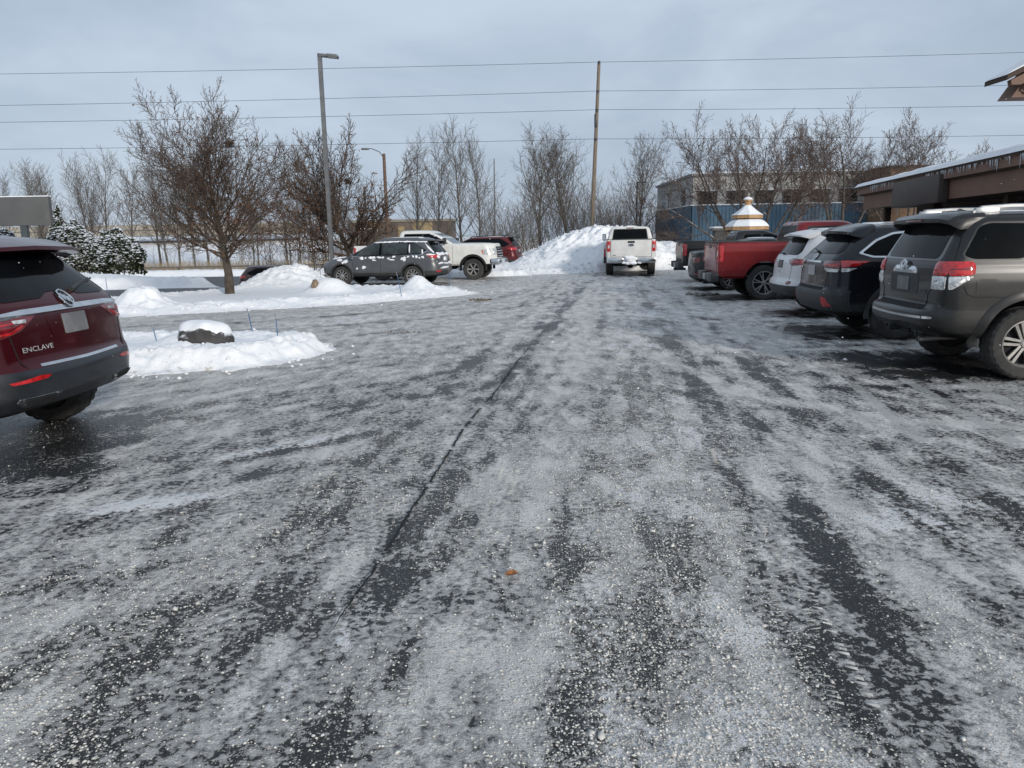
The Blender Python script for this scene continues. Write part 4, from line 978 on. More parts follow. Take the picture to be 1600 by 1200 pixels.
        c.patch('side_lens', [(-2.36, 0.99), (-2.16, 1.02), (-2.02, 1.09), (-2.36, 1.09)], side, REDD, off=0.012, rnd=0.02, res=0.05, bevel=True, parent=lp)
        c.patch('bumper_reflector', [(sg*0.48, 0.665), (sg*0.53, 0.645), (sg*0.80, 0.632), (sg*0.82, 0.652), (sg*0.58, 0.676)], 'rear', REDL, off=0.006, rnd=0.008, res=0.05)
        ex = c.patch('exhaust_trim', [(sg*0.36, 0.520), (sg*0.44, 0.445), (sg*0.70, 0.445), (sg*0.77, 0.495), (sg*0.76, 0.525)], 'rear', CHROME, off=0.022, rnd=0.02, res=0.05, bevel=True)
        c.patch('exhaust_opening', [(sg*0.42, 0.506), (sg*0.465, 0.460), (sg*0.685, 0.460), (sg*0.735, 0.495), (sg*0.73, 0.510)], 'rear', DARK, off=0.027, rnd=0.015, res=0.05, parent=ex)
    c.pair('liftgate_seam', strip_poly([(0.83, 1.23), (0.755, 1.11), (0.725, 0.97), (0.70, 0.80), (0.66, 0.735)], 0.008), 'rear', DARK, off=0.003)
    c.patch('body_crease', strip_poly([(-0.72, 0.905), (0, 0.915), (0.72, 0.905)], 0.012), 'rear', P, off=0.010, bevel=True)
    c.patch('plate_recess', [(-0.34, 1.085), (0.34, 1.085), (0.30, 0.925), (-0.30, 0.925)], 'rear', P, off=0.004, rnd=0.03)
    c.patch('license_plate', rect(-0.155, 0.155, 0.935, 1.09), 'rear', mat('plate_mid_grey', (0.17, 0.172, 0.178), rough=0.4, var=0.2, vscale=9), off=0.012, rnd=0.012)  # plain blank plate in one even mid grey
    c.text('ENCLAVE', 0.052, 'rear', 0.50, 0.865, mat('badge_silver', (0.55, 0.55, 0.54), rough=0.35, metal=0.3), sx=1.45, off=0.012)
    c.text('AVENIR', 0.020, 'rear', 0.61, 0.822, CHROME, sx=1.2) if False else None
    c.patch('chrome_strip', strip_poly([(-0.53, 0.742), (0, 0.735), (0.53, 0.742)], 0.020), 'rear', CHROME, off=0.010, rnd=0.006, bevel=True)
    for ax in ('left', 'right'):
        c.patch('quarter_window', [(-2.0, 1.27), (-1.2, 1.24), (-1.2, 1.56), (-1.72, 1.55)], ax, GLASS, off=0.007, rnd=0.05)
        c.patch('rear_door_window', [(-1.12, 1.24), (-0.15, 1.23), (-0.15, 1.57), (-1.12, 1.57)], ax, GLASS, off=0.007, rnd=0.04)
        c.patch('front_door_window', [(-0.07, 1.23), (0.92, 1.22), (0.55, 1.54), (-0.07, 1.57)], ax, GLASS, off=0.007, rnd=0.04)
        c.patch('door_seam', strip_poly([(-0.11, 1.6), (-0.11, 0.5)], 0.008), ax, DARK, off=0.003)
    c.patch('windshield', [(-0.75, 1.25), (0.75, 1.25), (0.66, 1.58), (-0.66, 1.58)], 'front', GLASS, off=0.006, rnd=0.06)
    c.mirror(0.85, 0.93, 1.22, P)
    for sg in (1, -1):
        rl = MB(); rl.tube([(-1.75, sg*0.60, 1.66), (-1.62, sg*0.60, 1.70), (0.0, sg*0.60, 1.70), (0.15, sg*0.60, 1.66)], 0.016, 8); c.part('roof_rail', rl, SILVER)
    c.patch('roof_frost', snow_blob_poly(-1.0, 0.0, 0.62, 0.42, 8, jag=0.2), 'top', mat('thin_frost', (0.35, 0.33, 0.35), rough=0.6, var=0.4, vscale=20), off=0.006, depth=0.01, res=0.12)
    return c
make_red_crossover()
# ------------------------------------------------------------------ black SUV, second in the row
def make_black_suv():
    P = paint('black_blue_metallic', (0.010, 0.012, 0.017), metal=0.4, rough=0.24, dirt=0.13, dirt_col=(0.13, 0.13, 0.13))
    c = Car('parked_suv', 'black SUV with chrome window outline and wide red-and-clear tail lamps', 'suv', (7.22, 12.2, 0.0), -4.4)
    b = [(0.36, -2.22, 2.1, 0.80, .3, .4, .05), (0.42, -2.36, 2.3, 0.90, .3, .4, .08), (0.55, -2.45, 2.42, 0.945, .32, .4, .10), (0.68, -2.455, 2.44, 0.955, .32, .4, .10), (0.735, -2.42, 2.44, 0.955, .30, .4, .10), (0.77, -2.365, 2.43, 0.955, .27, .4, .08),
         (0.95, -2.35, 2.4, 0.955, .25, .4, .08), (1.10, -2.345, 2.2, 0.955, .24, .4, .08), (1.17, -2.33, 1.35, 0.945, .24, .5, .08), (1.23, -2.29, 1.1, 0.93, .24, .4, .08), (1.30, -2.23, 1.0, 0.90, .24, .3, .08), (1.48, -2.05, 0.70, 0.84, .26, .3, .08),
         (1.60, -1.94, 0.45, 0.79, .28, .3, .08), (1.67, -1.86, 0.28, 0.735, .3, .3, .08), (1.705, -1.78, 0.1, 0.64, .3, .3, .05), (1.725, -1.6, -0.1, 0.45, .3, .3, .05), (1.73, -1.3, -0.4, 0.2, .1, .1)]
    AX = (-1.33, 1.46)
    BLK = PLASTIC
    c.shell(b, P, AX, 0.44, 0.62, arch_z=0.40, n=76, parts=[('underbody', DARK, lambda q, n: n[2] < -0.8 and q[2] < 0.45), ('rear_bumper', BLK, lambda q, n: q[2] < 0.75 and q[0] < -2.02)])
    for ax in AX: c.arch_trim(ax, 0.40, 0.432, 0.06, PLASTIC, a0=-10, a1=190, out=0.012)
    for ax in AX: c.wheel(ax, 0.945, 0.385, 0.245, 0.245, 'spoke', 10, m=GUN)
    c.patch('rear_window', [(-0.70, 1.29), (0.70, 1.29), (0.74, 1.34), (0.60, 1.60), (-0.60, 1.60), (-0.74, 1.34)], 'rear', GLASS, off=0.006, rnd=0.06)
    sp = MB(); prof = [(-2.10, 1.585), (-2.10, 1.625), (-1.95, 1.68), (-1.68, 1.735), (-1.68, 1.68), (-1.88, 1.61), (-2.04, 1.57)]
    V = []; ks = [(-0.74, 0.20, -0.06), (-0.68, 0.08, -0.02), (-0.5, 0.02, 0), (0, 0, 0.01), (0.5, 0.02, 0), (0.68, 0.08, -0.02), (0.74, 0.20, -0.06)]
    for y, dx_, dz in ks:
        for x, z in prof: V.append((x+dx_*max(0, min(1, (-1.68-x)/0.40)), y, z+dz))
    n = len(prof); Fc = [tuple(range(n)), tuple(range((len(ks)-1)*n, len(ks)*n))[::-1]]
    for i in range(len(ks)-1):
        for j in range(n): Fc.append((i*n+j, (i+1)*n+j, (i+1)*n+(j+1) % n, i*n+(j+1) % n))
    sp.add(V, Fc); c.part('rear_spoiler', sp, P, sharp=40)
    wp = MB(); p0, _ = c.hit('rear', 0.02, 1.31); p1, _ = c.hit('rear', 0.42, 1.36)
    wp.tube([p0+Vector((-.03, 0, 0)), p1+Vector((-.03, 0, 0))], [0.022, 0.008], 8); c.part('rear_wiper', wp, RUBBER)
    for sg, side in ((1, 'left'), (-1, 'right')):
        lp = c.patch('tail_lamp', [(sg*0.46, 1.145), (sg*0.52, 1.085), (sg*0.86, 1.075), (sg*0.86, 1.185), (sg*0.50, 1.19)], 'rear', REDD, off=0.012, rnd=0.015, res=0.05, bevel=True)
        c.patch('light_bar', strip_poly([(sg*0.50, 1.128), (sg*0.85, 1.122)], 0.022), 'rear', REDL, off=0.018, parent=lp)
        c.patch('clear_lens', [(sg*0.53, 1.078), (sg*0.62, 1.025), (sg*0.85, 1.02), (sg*0.86, 1.068)], 'rear', CLEARL, off=0.013, rnd=0.015, res=0.05, parent=lp)
        c.patch('side_lens', [(-2.19, 1.09), (-1.98, 1.11), (-1.79, 1.185), (-2.19, 1.195)], side, REDL, off=0.012, rnd=0.01, res=0.05, bevel=True, parent=lp)
        c.patch('side_clear_lens', [(-2.19, 1.025), (-2.10, 1.03), (-1.97, 1.085), (-2.19, 1.08)], side, CLEARL, off=0.012, rnd=0.01, res=0.05, parent=lp)
        c.patch('bumper_reflector', [(sg*0.66, 0.48), (sg*0.80, 0.50), (sg*0.74, 0.63), (sg*0.66, 0.65)], 'rear', REDL, off=0.008, rnd=0.02, res=0.05)
    c.pair('liftgate_seam', strip_poly([(0.76, 1.27), (0.70, 1.19), (0.66, 0.95), (0.62, 0.78)], 0.008), 'rear', DARK, off=0.003)
    c.patch('bumper_step', rect(-0.58, 0.58, 0.742, 0.785), 'rear', DARK, off=0.004, rnd=0.02)
    c.patch('garnish', strip_poly([(-0.36, 1.165), (0.36, 1.165)], 0.03), 'rear', CHROME, off=0.012)
    for (ra, rb, dz) in ((0.075, 0.05, 0), (0.027, 0.048, 0), (0.055, 0.022, 0.01)): c.ring('emblem', 'rear', 0.0, 1.235+dz, ra, rb, 0.006, CHROME, off=0.016)
    c.patch('license_plate', rect(-0.155, 0.155, 0.95, 1.105), 'rear', PLATE, off=0.010, rnd=0.012)
    c.text('AWD', 0.04, 'rear', -0.52, 0.88, SILVER)
    for ax in ('left', 'right'):
        c.patch('window_chrome', [(-1.955, 1.30), (-1.76, 1.235), (-1.17, 1.225), (1.05, 1.215), (0.55, 1.60), (-1.17, 1.625), (-1.45, 1.60), (-1.70, 1.50)], ax, CHROME, off=0.004, rnd=0.03)
        c.patch('quarter_window', [(-1.90, 1.305), (-1.74, 1.262), (-1.19, 1.252), (-1.19, 1.595), (-1.44, 1.572), (-1.68, 1.475)], ax, GLASS, off=0.008, rnd=0.03)
        c.patch('rear_door_window', [(-1.13, 1.25), (-0.15, 1.245), (-0.15, 1.598), (-1.13, 1.598)], ax, GLASS, off=0.008, rnd=0.03)
        c.patch('front_door_window', [(-0.07, 1.245), (0.95, 1.24), (0.53, 1.57), (-0.07, 1.598)], ax, GLASS, off=0.008, rnd=0.03)
        c.patch('door_seam', strip_poly([(-1.16, 1.62), (-1.16, 1.2), (-0.95, 0.8), (-0.85, 0.5)], 0.008), ax, DARK, off=0.003)
        c.patch('door_seam', strip_poly([(-0.11, 1.2), (-0.11, 0.5)], 0.008), ax, DARK, off=0.003)
    c.patch('fuel_door', ellipse(-1.62, 1.03, 0.10, 0.085), 'right', P, off=0.003)
    c.patch('roof_snow', snow_blob_poly(-0.75, 0.0, 0.85, 0.56, 21, jag=0.12), 'top', CARSNOW, off=0.03, depth=0.03, res=0.12, bevel=True)
    c.patch('windshield', [(-0.75, 1.25), (0.75, 1.25), (0.66, 1.60), (-0.66, 1.60)], 'front', GLASS, off=0.006, rnd=0.06)
    for sg in (1, -1):
        rl = MB(); rl.tube([(-1.60, sg*0.60, 1.68), (-1.5, sg*0.60, 1.735), (0.0, sg*0.60, 1.73), (0.15, sg*0.60, 1.68)], 0.018, 8); c.part('roof_rail', rl, SILVER)
    c.mirror(0.9, 0.93, 1.2, P)
make_black_suv()

# ------------------------------------------------------------------ white crossover, third in the row
def make_white_crossover():
    P = paint('white_paint', (0.62, 0.625, 0.63), metal=0.0, rough=0.3, dirt=0.3, dirt_col=(0.33, 0.325, 0.31))
    c = Car('parked_crossover', 'white crossover with black lower bumper and dark red tail lamps in the stall row', 'car', (7.68, 15.4, 0.0), -4.4)
    b = [(0.34, -2.05, 2.0, 0.78, .3, .4, .05), (0.40, -2.22, 2.15, 0.87, .3, .4, .08), (0.52, -2.30, 2.26, 0.91, .32, .4, .10), (0.62, -2.30, 2.28, 0.92, .32, .4, .10), (0.68, -2.27, 2.28, 0.92, .30, .4, .10),
         (0.72, -2.215, 2.28, 0.92, .26, .4, .09), (0.95, -2.20, 2.2, 0.92, .24, .4, .09), (1.05, -2.19, 1.9, 0.915, .24, .4, .09), (1.12, -2.15, 1.2, 0.905, .24, .5, .09), (1.20, -2.10, 1.0, 0.88, .24, .4, .09), (1.30, -2.03, 0.88, 0.85, .25, .3, .09), (1.50, -1.89, 0.55, 0.78, .28, .3, .08),
         (1.60, -1.82, 0.35, 0.725, .3, .3, .08), (1.64, -1.76, 0.2, 0.64, .3, .3, .06), (1.665, -1.6, 0.0, 0.45, .3, .3, .05), (1.67, -1.3, -0.4, 0.2, .1, .1)]
    AX = (-1.30, 1.36)
    c.shell(b, P, AX, 0.42, 0.6, arch_z=0.38, n=72, parts=[('underbody', DARK, lambda q, n: n[2] < -0.8 and q[2] < 0.42), ('rear_bumper', PLASTIC, lambda q, n: q[2] < 0.60 and q[0] < -1.7), ('sill', PLASTIC, lambda q, n: q[2] < 0.48)])
    for ax in AX: c.arch_trim(ax, 0.38, 0.412, 0.07, PLASTIC, a0=-10, a1=190, out=0.012)
    for ax in AX: c.wheel(ax, 0.905, 0.36, 0.23, 0.23, 'spoke', 10)
    c.patch('rear_window', [(-0.66, 1.19), (0.66, 1.19), (0.70, 1.25), (0.56, 1.545), (-0.56, 1.545), (-0.70, 1.25)], 'rear', GLASS, off=0.006, rnd=0.06)
    sp = MB(); prof = [(-2.04, 1.545), (-2.04, 1.575), (-1.90, 1.625), (-1.66, 1.665), (-1.66, 1.62), (-1.82, 1.565), (-1.98, 1.535)]
    V = []; ks = [(-0.68, 0.16, -0.04), (-0.60, 0.05, -0.01), (0, 0, 0.012), (0.60, 0.05, -0.01), (0.68, 0.16, -0.04)]
    for y, dx_, dz in ks:
        for x, z in prof: V.append((x+dx_*max(0, min(1, (-1.66-x)/0.38)), y, z+dz))
    n = len(prof); Fc = [tuple(range(n)), tuple(range((len(ks)-1)*n, len(ks)*n))[::-1]]
    for i in range(len(ks)-1):
        for j in range(n): Fc.append((i*n+j, (i+1)*n+j, (i+1)*n+(j+1) % n, i*n+(j+1) % n))
    sp.add(V, Fc); c.part('rear_spoiler', sp, P, sharp=40)
    wp = MB(); p0, _ = c.hit('rear', 0.02, 1.20); p1, _ = c.hit('rear', 0.42, 1.24)
    wp.tube([p0+Vector((-.03, 0, 0)), p1+Vector((-.03, 0, 0))], [0.022, 0.008], 8); c.part('rear_wiper', wp, RUBBER)
    for sg, side in ((1, 'left'), (-1, 'right')):
        lp = c.patch('tail_lamp', [(sg*0.40, 1.09), (sg*0.56, 1.02), (sg*0.62, 0.985), (sg*0.82, 0.995), (sg*0.83, 1.115), (sg*0.60, 1.13)], 'rear', REDD, off=0.012, rnd=0.02, res=0.05, bevel=True)
        c.patch('light_bar', strip_poly([(sg*0.62, 1.06), (sg*0.82, 1.065)], 0.03), 'rear', REDL, off=0.018, parent=lp)
        c.patch('side_lens', [(-2.06, 1.0), (-1.94, 1.03), (-1.72, 1.12), (-2.06, 1.115)], side, REDL, off=0.012, rnd=0.01, res=0.05, bevel=True, parent=lp)
        c.patch('bumper_reflector', ellipse(sg*0.66, 0.66, 0.07, 0.035), 'rear', REDD, off=0.008, res=0.06)
    c.pair('liftgate_seam', strip_poly([(0.70, 1.17), (0.64, 0.95), (0.60, 0.72)], 0.007), 'rear', DARK, off=0.003)
    c.patch('license_plate', rect(-0.155, 0.155, 0.93, 1.08), 'rear', RUBBER, off=0.010, rnd=0.012)
    c.patch('plate_face', rect(-0.13, 0.13, 0.95, 1.06), 'rear', PLATED, off=0.014, rnd=0.01)
    c.ring('emblem', 'rear', 0, 0.86, 0.05, 0.034, 0.006, CHROME, off=0.012)
    for ax in ('left', 'right'):
        c.patch('quarter_window', [(-1.80, 1.24), (-1.55, 1.19), (-1.15, 1.18), (-1.15, 1.53), (-1.45, 1.50)], ax, GLASS, off=0.008, rnd=0.03)
        c.patch('rear_door_window', [(-1.09, 1.18), (-0.15, 1.165), (-0.15, 1.54), (-1.09, 1.54)], ax, GLASS, off=0.008, rnd=0.03)
        c.patch('front_door_window', [(-0.07, 1.165), (0.88, 1.15), (0.48, 1.51), (-0.07, 1.54)], ax, GLASS, off=0.008, rnd=0.03)
    c.patch('roof_snow', snow_blob_poly(-0.75, 0.0, 0.75, 0.5, 31, jag=0.15), 'top', CARSNOW, off=0.03, depth=0.03, res=0.12, bevel=True)
    for sg in (1, -1):
        rl = MB(); rl.tube([(-1.55, sg*0.60, 1.62), (-1.45, sg*0.60, 1.69), (0.0, sg*0.60, 1.68), (0.15, sg*0.60, 1.62)], 0.018, 8); c.part('roof_rail', rl, SILVER)
    c.patch('windshield', [(-0.72, 1.18), (0.72, 1.18), (0.62, 1.54), (-0.62, 1.54)], 'front', GLASS, off=0.006, rnd=0.06)
make_white_crossover()

# ------------------------------------------------------------------ pickups
def make_pickup(name, label, loc, heading, P, Lh, W, bed, cab, hood_z, belt, roof, axles, rw, tyre_w, rim_r, style, nsp, rail=None, arch_r=None, clear=0.50, rimm=None, lamp=REDL, bump=None, mirror=(0.24, 0.18), roof_sn=None, twist=0.0, flare=None):
    """bed=(x0,x1,rail_z): pickup box from the tailgate to the cab; cab=(x_rear,x_rear_top,x_wind_bottom,x_wind_top)"""
    c = Car(name, label, 'pickup truck', loc, heading)
    xr, xf = -Lh, Lh; rz = bed[2]; ar = arch_r or rw+0.075
    low = [(clear, xr+0.12, xf-0.25, W*0.90, .10, .35), (clear+0.06, xr+0.06, xf-0.08, W*0.975, .10, .35), (clear+0.2, xr+0.05, xf-0.02, W, .09, .35, .02, .10), (rz*0.70, xr+0.045, xf, W, .09, .35, .02, .12), (rz-0.22, xr+0.05, xf-0.02, W, .09, .38, .02, .14), (rz-0.06, xr+0.055, xf-0.08, W*0.985, .08, .40, .02, .14), (rz, xr+0.06, xf-0.18 if hood_z <= rz else xf-0.10, W*0.965, .07, .42, .02, .14), (rz+0.008, xr+0.075, xf-0.25 if hood_z <= rz else xf-0.12, W*0.95, .07, .42, .02, .14)]
    c.shell(low, P, axles, ar, 0.62 if W < 0.98 else 0.66, arch_z=rw+0.03, n=44, sm=1, sb=0.012, cut_boxes=[(xr+0.12, bed[1]-0.04, -W*0.86, W*0.86, rz-0.50, rz+0.2)],
            parts=[('underbody', DARK, lambda q, n: n[2] < -0.8 and q[2] < clear+0.1)])
    lowb = c.bvh
    # hood block in front of the cab
    hd = [(rz-0.05, cab[2]-0.25, xf-0.09, W*0.955, .05, .40, 0, .14), (rz+0.02, cab[2]-0.25, xf-0.12, W*0.945, .05, .40, 0, .14), ((rz+hood_z)/2, cab[2]-0.25, xf-0.15, W*0.91, .05, .42, 0, .14), (hood_z-0.02, cab[2]-0.25, xf-0.28, W*0.82, .05, .45, 0, .16), (hood_z, cab[2]-0.22, xf-0.45, W*0.66, .05, .45, 0, .16), (hood_z+0.015, cab[2]-0.15, xf-0.75, W*0.4, .05, .3)]
    c.shell(hd, P, name='hood', n=24, sm=1, sb=0.02)
    # cab
    cb = [(rz-0.30, cab[0], cab[2]+0.05, W*0.975, .05, .10), (rz-0.02, cab[0], cab[2]+0.05, W*0.97, .05, .10), (belt, cab[0]+0.005, cab[2], W*0.955, .06, .14), (belt+0.05, cab[0]+0.01, cab[2]-0.07, W*0.945, .07, .16), ((belt+roof)/2, (cab[0]+cab[1])/2, (cab[2]+cab[3])/2, W*0.885, .10, .2), (roof-0.10, cab[1], cab[3], W*0.825, .14, .22), (roof-0.04, cab[1]+0.03, cab[3]-0.10, W*0.775, .18, .25), (roof-0.01, cab[1]+0.10, cab[3]-0.22, W*0.66, .2, .25), (roof, cab[1]+0.3, cab[3]-0.45, W*0.4, .2, .2)]
    c.shell(cb, P, name='cab', n=44, sm=1, sb=0.01)
    h = roof-belt
    xm = (cab[0]+cab[2])/2-0.10
    for ax in ('left', 'right'):
        c.patch('window_surround', [(cab[0]+0.20, belt+0.025), (cab[2]-0.17, belt+0.025), (cab[3]-0.02, roof-0.135), (cab[1]+0.20, roof-0.135)], ax, RUBBER, off=0.003, rnd=0.05)
        c.patch('rear_door_window', [(cab[0]+0.24, belt+0.045), (xm-0.04, belt+0.045), (xm-0.04, roof-0.155), (cab[1]+0.235, roof-0.155)], ax, GLASS, off=0.008, rnd=0.05)
        c.patch('front_door_window', [(xm+0.04, belt+0.045), (cab[2]-0.24, belt+0.045), (cab[3]-0.07, roof-0.155), (xm+0.04, roof-0.155)], ax, GLASS, off=0.008, rnd=0.05)
    rwnd = [(-W*0.72, belt+0.06), (W*0.72, belt+0.06), (W*0.655, roof-0.13), (-W*0.655, roof-0.13)]
    c.patch('rear_window_surround', [(-W*0.76, belt+0.03), (W*0.76, belt+0.03), (W*0.69, roof-0.105), (-W*0.69, roof-0.105)], 'rear', RUBBER, off=0.003, rnd=0.05)
    c.patch('rear_window', rwnd, 'rear', GLASS, off=0.007, rnd=0.06)
    c.patch('windshield', [(-W*0.80, belt+0.03), (W*0.80, belt+0.03), (W*0.70, roof-0.12), (-W*0.70, roof-0.12)], 'front', GLASS2, off=0.006, rnd=0.06)
    bl = c.patch('high_brake_light', rect(-0.16, 0.16, roof-0.088, roof-0.055), 'rear', REDD, off=0.012, rnd=0.01)
    if roof_sn: c.patch('roof_snow', snow_blob_poly((cab[1]+cab[3])/2, 0, (cab[3]-cab[1])*0.40, W*0.55, roof_sn, jag=0.18), 'top', CARSNOW, off=0.035, depth=0.035, res=0.12, bevel=True)
    c.bvh = lowb
    for ax in ('left', 'right'):
        for xs in (cab[0]+0.12, xm, cab[2]-0.02): c.patch('door_seam', strip_poly([(xs, rz-0.02), (xs, clear+0.10)], 0.010), ax, DARK, off=0.003)
        for xs in (xm-0.26, cab[2]-1.18 if cab[2]-1.18 > xm else xm+0.10): c.patch('door_handle', rect(xs, xs+0.18, rz-0.14, rz-0.10), ax, P, off=0.018, rnd=0.015, bevel=True)
        c.patch('cab_gap', strip_poly([(cab[0]-0.015, rz+0.0), (cab[0]-0.015, clear+0.06)], 0.022), ax, DARK, off=0.003)
    for sg in (1, -1):
        b = MB(); b.box(xr+0.08, bed[1]-0.03, min(sg*W*0.86, sg*W*0.955), max(sg*W*0.86, sg*W*0.955), rz+0.003, rz+0.030, 0.008); c.part('bed_rail', b, rail or PLASTIC)
        b = MB(); b.box(cab[0]+0.1, cab[2]-0.2, min(sg*W*0.92, sg*(W+0.05)), max(sg*W*0.92, sg*(W+0.05)), clear-0.06, clear-0.005, 0.015); c.part('side_step', b, RUBBER)
    for ax in axles:
        if flare is not None: c.arch_trim(ax, rw+0.03, ar-0.006, 0.075, flare, a0=-10, a1=190, out=0.02)
        c.wheel(ax, W-0.005, rw, tyre_w, rim_r, style, nsp, m=rimm, twist=twist)
    # tailgate, lamps, bumper
    tz0 = clear+0.16
    c.patch('tailgate_gap', rect(-W*0.815, W*0.815, tz0, rz-0.004), 'rear', DARK, off=0.002)
    tg = c.patch('tailgate', rect(-W*0.80, W*0.80, tz0+0.015, rz-0.004), 'rear', P, off=0.014, rnd=0.02, bevel=True)
    c.patch('tailgate_handle', rect(-0.14, 0.14, rz-0.135, rz-0.05), 'rear', RUBBER, off=0.022, rnd=0.02, parent=tg)
    b = MB(); b.box(xr+0.035, xr+0.13, -W*0.80, W*0.80, rz-0.003, rz+0.028, 0.01); c.part('tailgate_cap', b, rail or PLASTIC)
    for sg in (1, -1):
        lp = c.patch('tail_lamp', rect(min(sg*W*0.825, sg*W*0.955), max(sg*W*0.825, sg*W*0.955), rz-0.47, rz-0.05), 'rear', lamp, off=0.018, rnd=0.02, res=0.05, bevel=True)
        c.patch('reverse_lens', rect(min(sg*W*0.855, sg*W*0.925), max(sg*W*0.855, sg*W*0.925), rz-0.33, rz-0.20), 'rear', CLEARL, off=0.023, rnd=0.01, parent=lp)
        c.patch('side_lens', rect(xr+0.10, xr+0.19, rz-0.45, rz-0.06), 'left' if sg > 0 else 'right', lamp, off=0.010, rnd=0.02, parent=lp)
    bz = clear+0.02
    bm_ = MB()
    for y0, y1 in ((-W*0.97, -W*0.30), (W*0.30, W*0.97)): bm_.box(xr-0.10, xr+0.10, y0, y1, bz-0.10, bz+0.12, 0.03)
    bm_.box(xr-0.085, xr+0.10, -W*0.32, W*0.32, bz-0.08, bz+0.085, 0.02); c.part('rear_bumper', bm_, bump or CHROME)
    b = MB(); b.box(xr-0.108, xr-0.08, -0.155, 0.155, bz-0.07, bz+0.08, 0.006); c.part('license_plate', b, PLATE)
    b = MB(); b.box(xr-0.12, xr+0.3, -0.04, 0.04, bz-0.19, bz-0.11, 0.008); b.tube([(xr+0.0, -0.5, bz-0.13), (xr+0.0, 0.5, bz-0.13)], 0.03, 8); c.part('tow_hitch', b, DARK)
    b = MB(); b.tube([(xr+1.25, -0.75, rw), (xr+1.25, 0.75, rw)], 0.05, 10); b.lathe([(0, -0.14), (0.12, -0.10), (0.15, 0), (0.12, 0.10), (0, 0.14)], 16, M=Matrix.Translation((xr+1.25, 0, rw))); c.part('rear_axle', b, DARK)
    # front end
    c.patch('grille', rect(-W*0.62, W*0.62, rz-0.52, rz-0.10), 'front', DARK, off=0.012, rnd=0.05)
    for k in range(4): c.patch('grille_bar', rect(-W*0.60, W*0.60, rz-0.48+k*0.10, rz-0.455+k*0.10), 'front', CHROME, off=0.024, rnd=0.008)
    for sg in (1, -1):
        hl = c.patch('headlamp', rect(min(sg*W*0.66, sg*W*0.93), max(sg*W*0.66, sg*W*0.93), rz-0.42, rz-0.16), 'front', CLEARL, off=0.015, rnd=0.04, res=0.05, bevel=True)
        c.patch('side_lens', [(xf-0.62, rz-0.20), (xf-0.26, rz-0.17), (xf-0.26, rz-0.42), (xf-0.56, rz-0.40)], 'left' if sg > 0 else 'right', CLEARL, off=0.012, rnd=0.05, res=0.06, parent=hl)
        c.patch('turn_signal', [(xf-0.615, rz-0.22), (xf-0.56, rz-0.21), (xf-0.53, rz-0.37), (xf-0.56, rz-0.39)], 'left' if sg > 0 else 'right', AMBER, off=0.016, parent=hl)
    b = MB(); b.box(xf-0.30, xf+0.10, -W*0.98, W*0.98, clear+0.02, clear+0.27, 0.06); fb = c.part('front_bumper', b, bump or CHROME)
    for sg in (1, -1):
        b = MB(); b.box(xf+0.06, xf+0.108, min(sg*0.55, sg*0.80), max(sg*0.55, sg*0.80), clear+0.09, clear+0.20, 0.01); c.part('fog_lamp', b, RUBBER, parent=fb)
    c.mirror(cab[2]-0.30, W*0.95, belt+0.13, RUBBER, sx=0.12, sy=mirror[0], sz=mirror[1], arm=0.07)
    return c
RED_P = paint('red_paint', (0.19, 0.010, 0.013), metal=0.3, rough=0.25, dirt=0.22, dirt_col=(0.13, 0.07, 0.07))
t = make_pickup('parked_pickup', 'red crew-cab pickup truck with black bed rails and dark alloy wheels', (8.02, 19.55, 0), -4.4, RED_P, 2.92, 1.00, (-2.92, -1.06, 1.40), (-1.02, -0.92, 1.22, 0.42), 1.40, 1.36, 1.90, (-1.72, 2.02), 0.42, 0.28, 0.285, 'vee', 6, rimm=ALLOY, bump=mat('dark_bumper', (0.02, 0.02, 0.022), rough=0.4, var=0.2, dirt=0.3, dirt_col=(.12, .12, .12)), clear=0.53, twist=R(12))
BLK_P = paint('black_paint', (0.011, 0.011, 0.012), metal=0.2, rough=0.3, dirt=0.25, dirt_col=(0.13, 0.13, 0.125))
make_pickup('parked_pickup', 'black pickup truck at the end of the stall row beside the snow heap', (8.62, 27.0, 0), -4.4, BLK_P, 2.70, 0.94, (-2.70, -0.95, 1.36), (-0.92, -0.80, 1.12, 0.36), 1.26, 1.30, 1.74, (-1.60, 1.75), 0.39, 0.265, 0.25, 'spoke', 6, bump=PLASTIC, clear=0.55, rimm=GUN)
WH_P = paint('truck_white', (0.62, 0.62, 0.60), metal=0.0, rough=0.32, dirt=0.30, dirt_col=(0.30, 0.285, 0.25))
f = make_pickup('pickup_truck', 'white pickup truck with towing mirrors stopped in the lane, tailgate towards the viewer', (5.30, 34.1, 0), 82.5, WH_P, 3.05, 1.01, (-3.05, -1.02, 1.45), (-0.98, -0.88, 1.35, 0.55), 1.45, 1.42, 2.00, (-1.85, 2.05), 0.41, 0.29, 0.25, 'spoke', 8, clear=0.60, mirror=(0.17, 0.30), roof_sn=44)
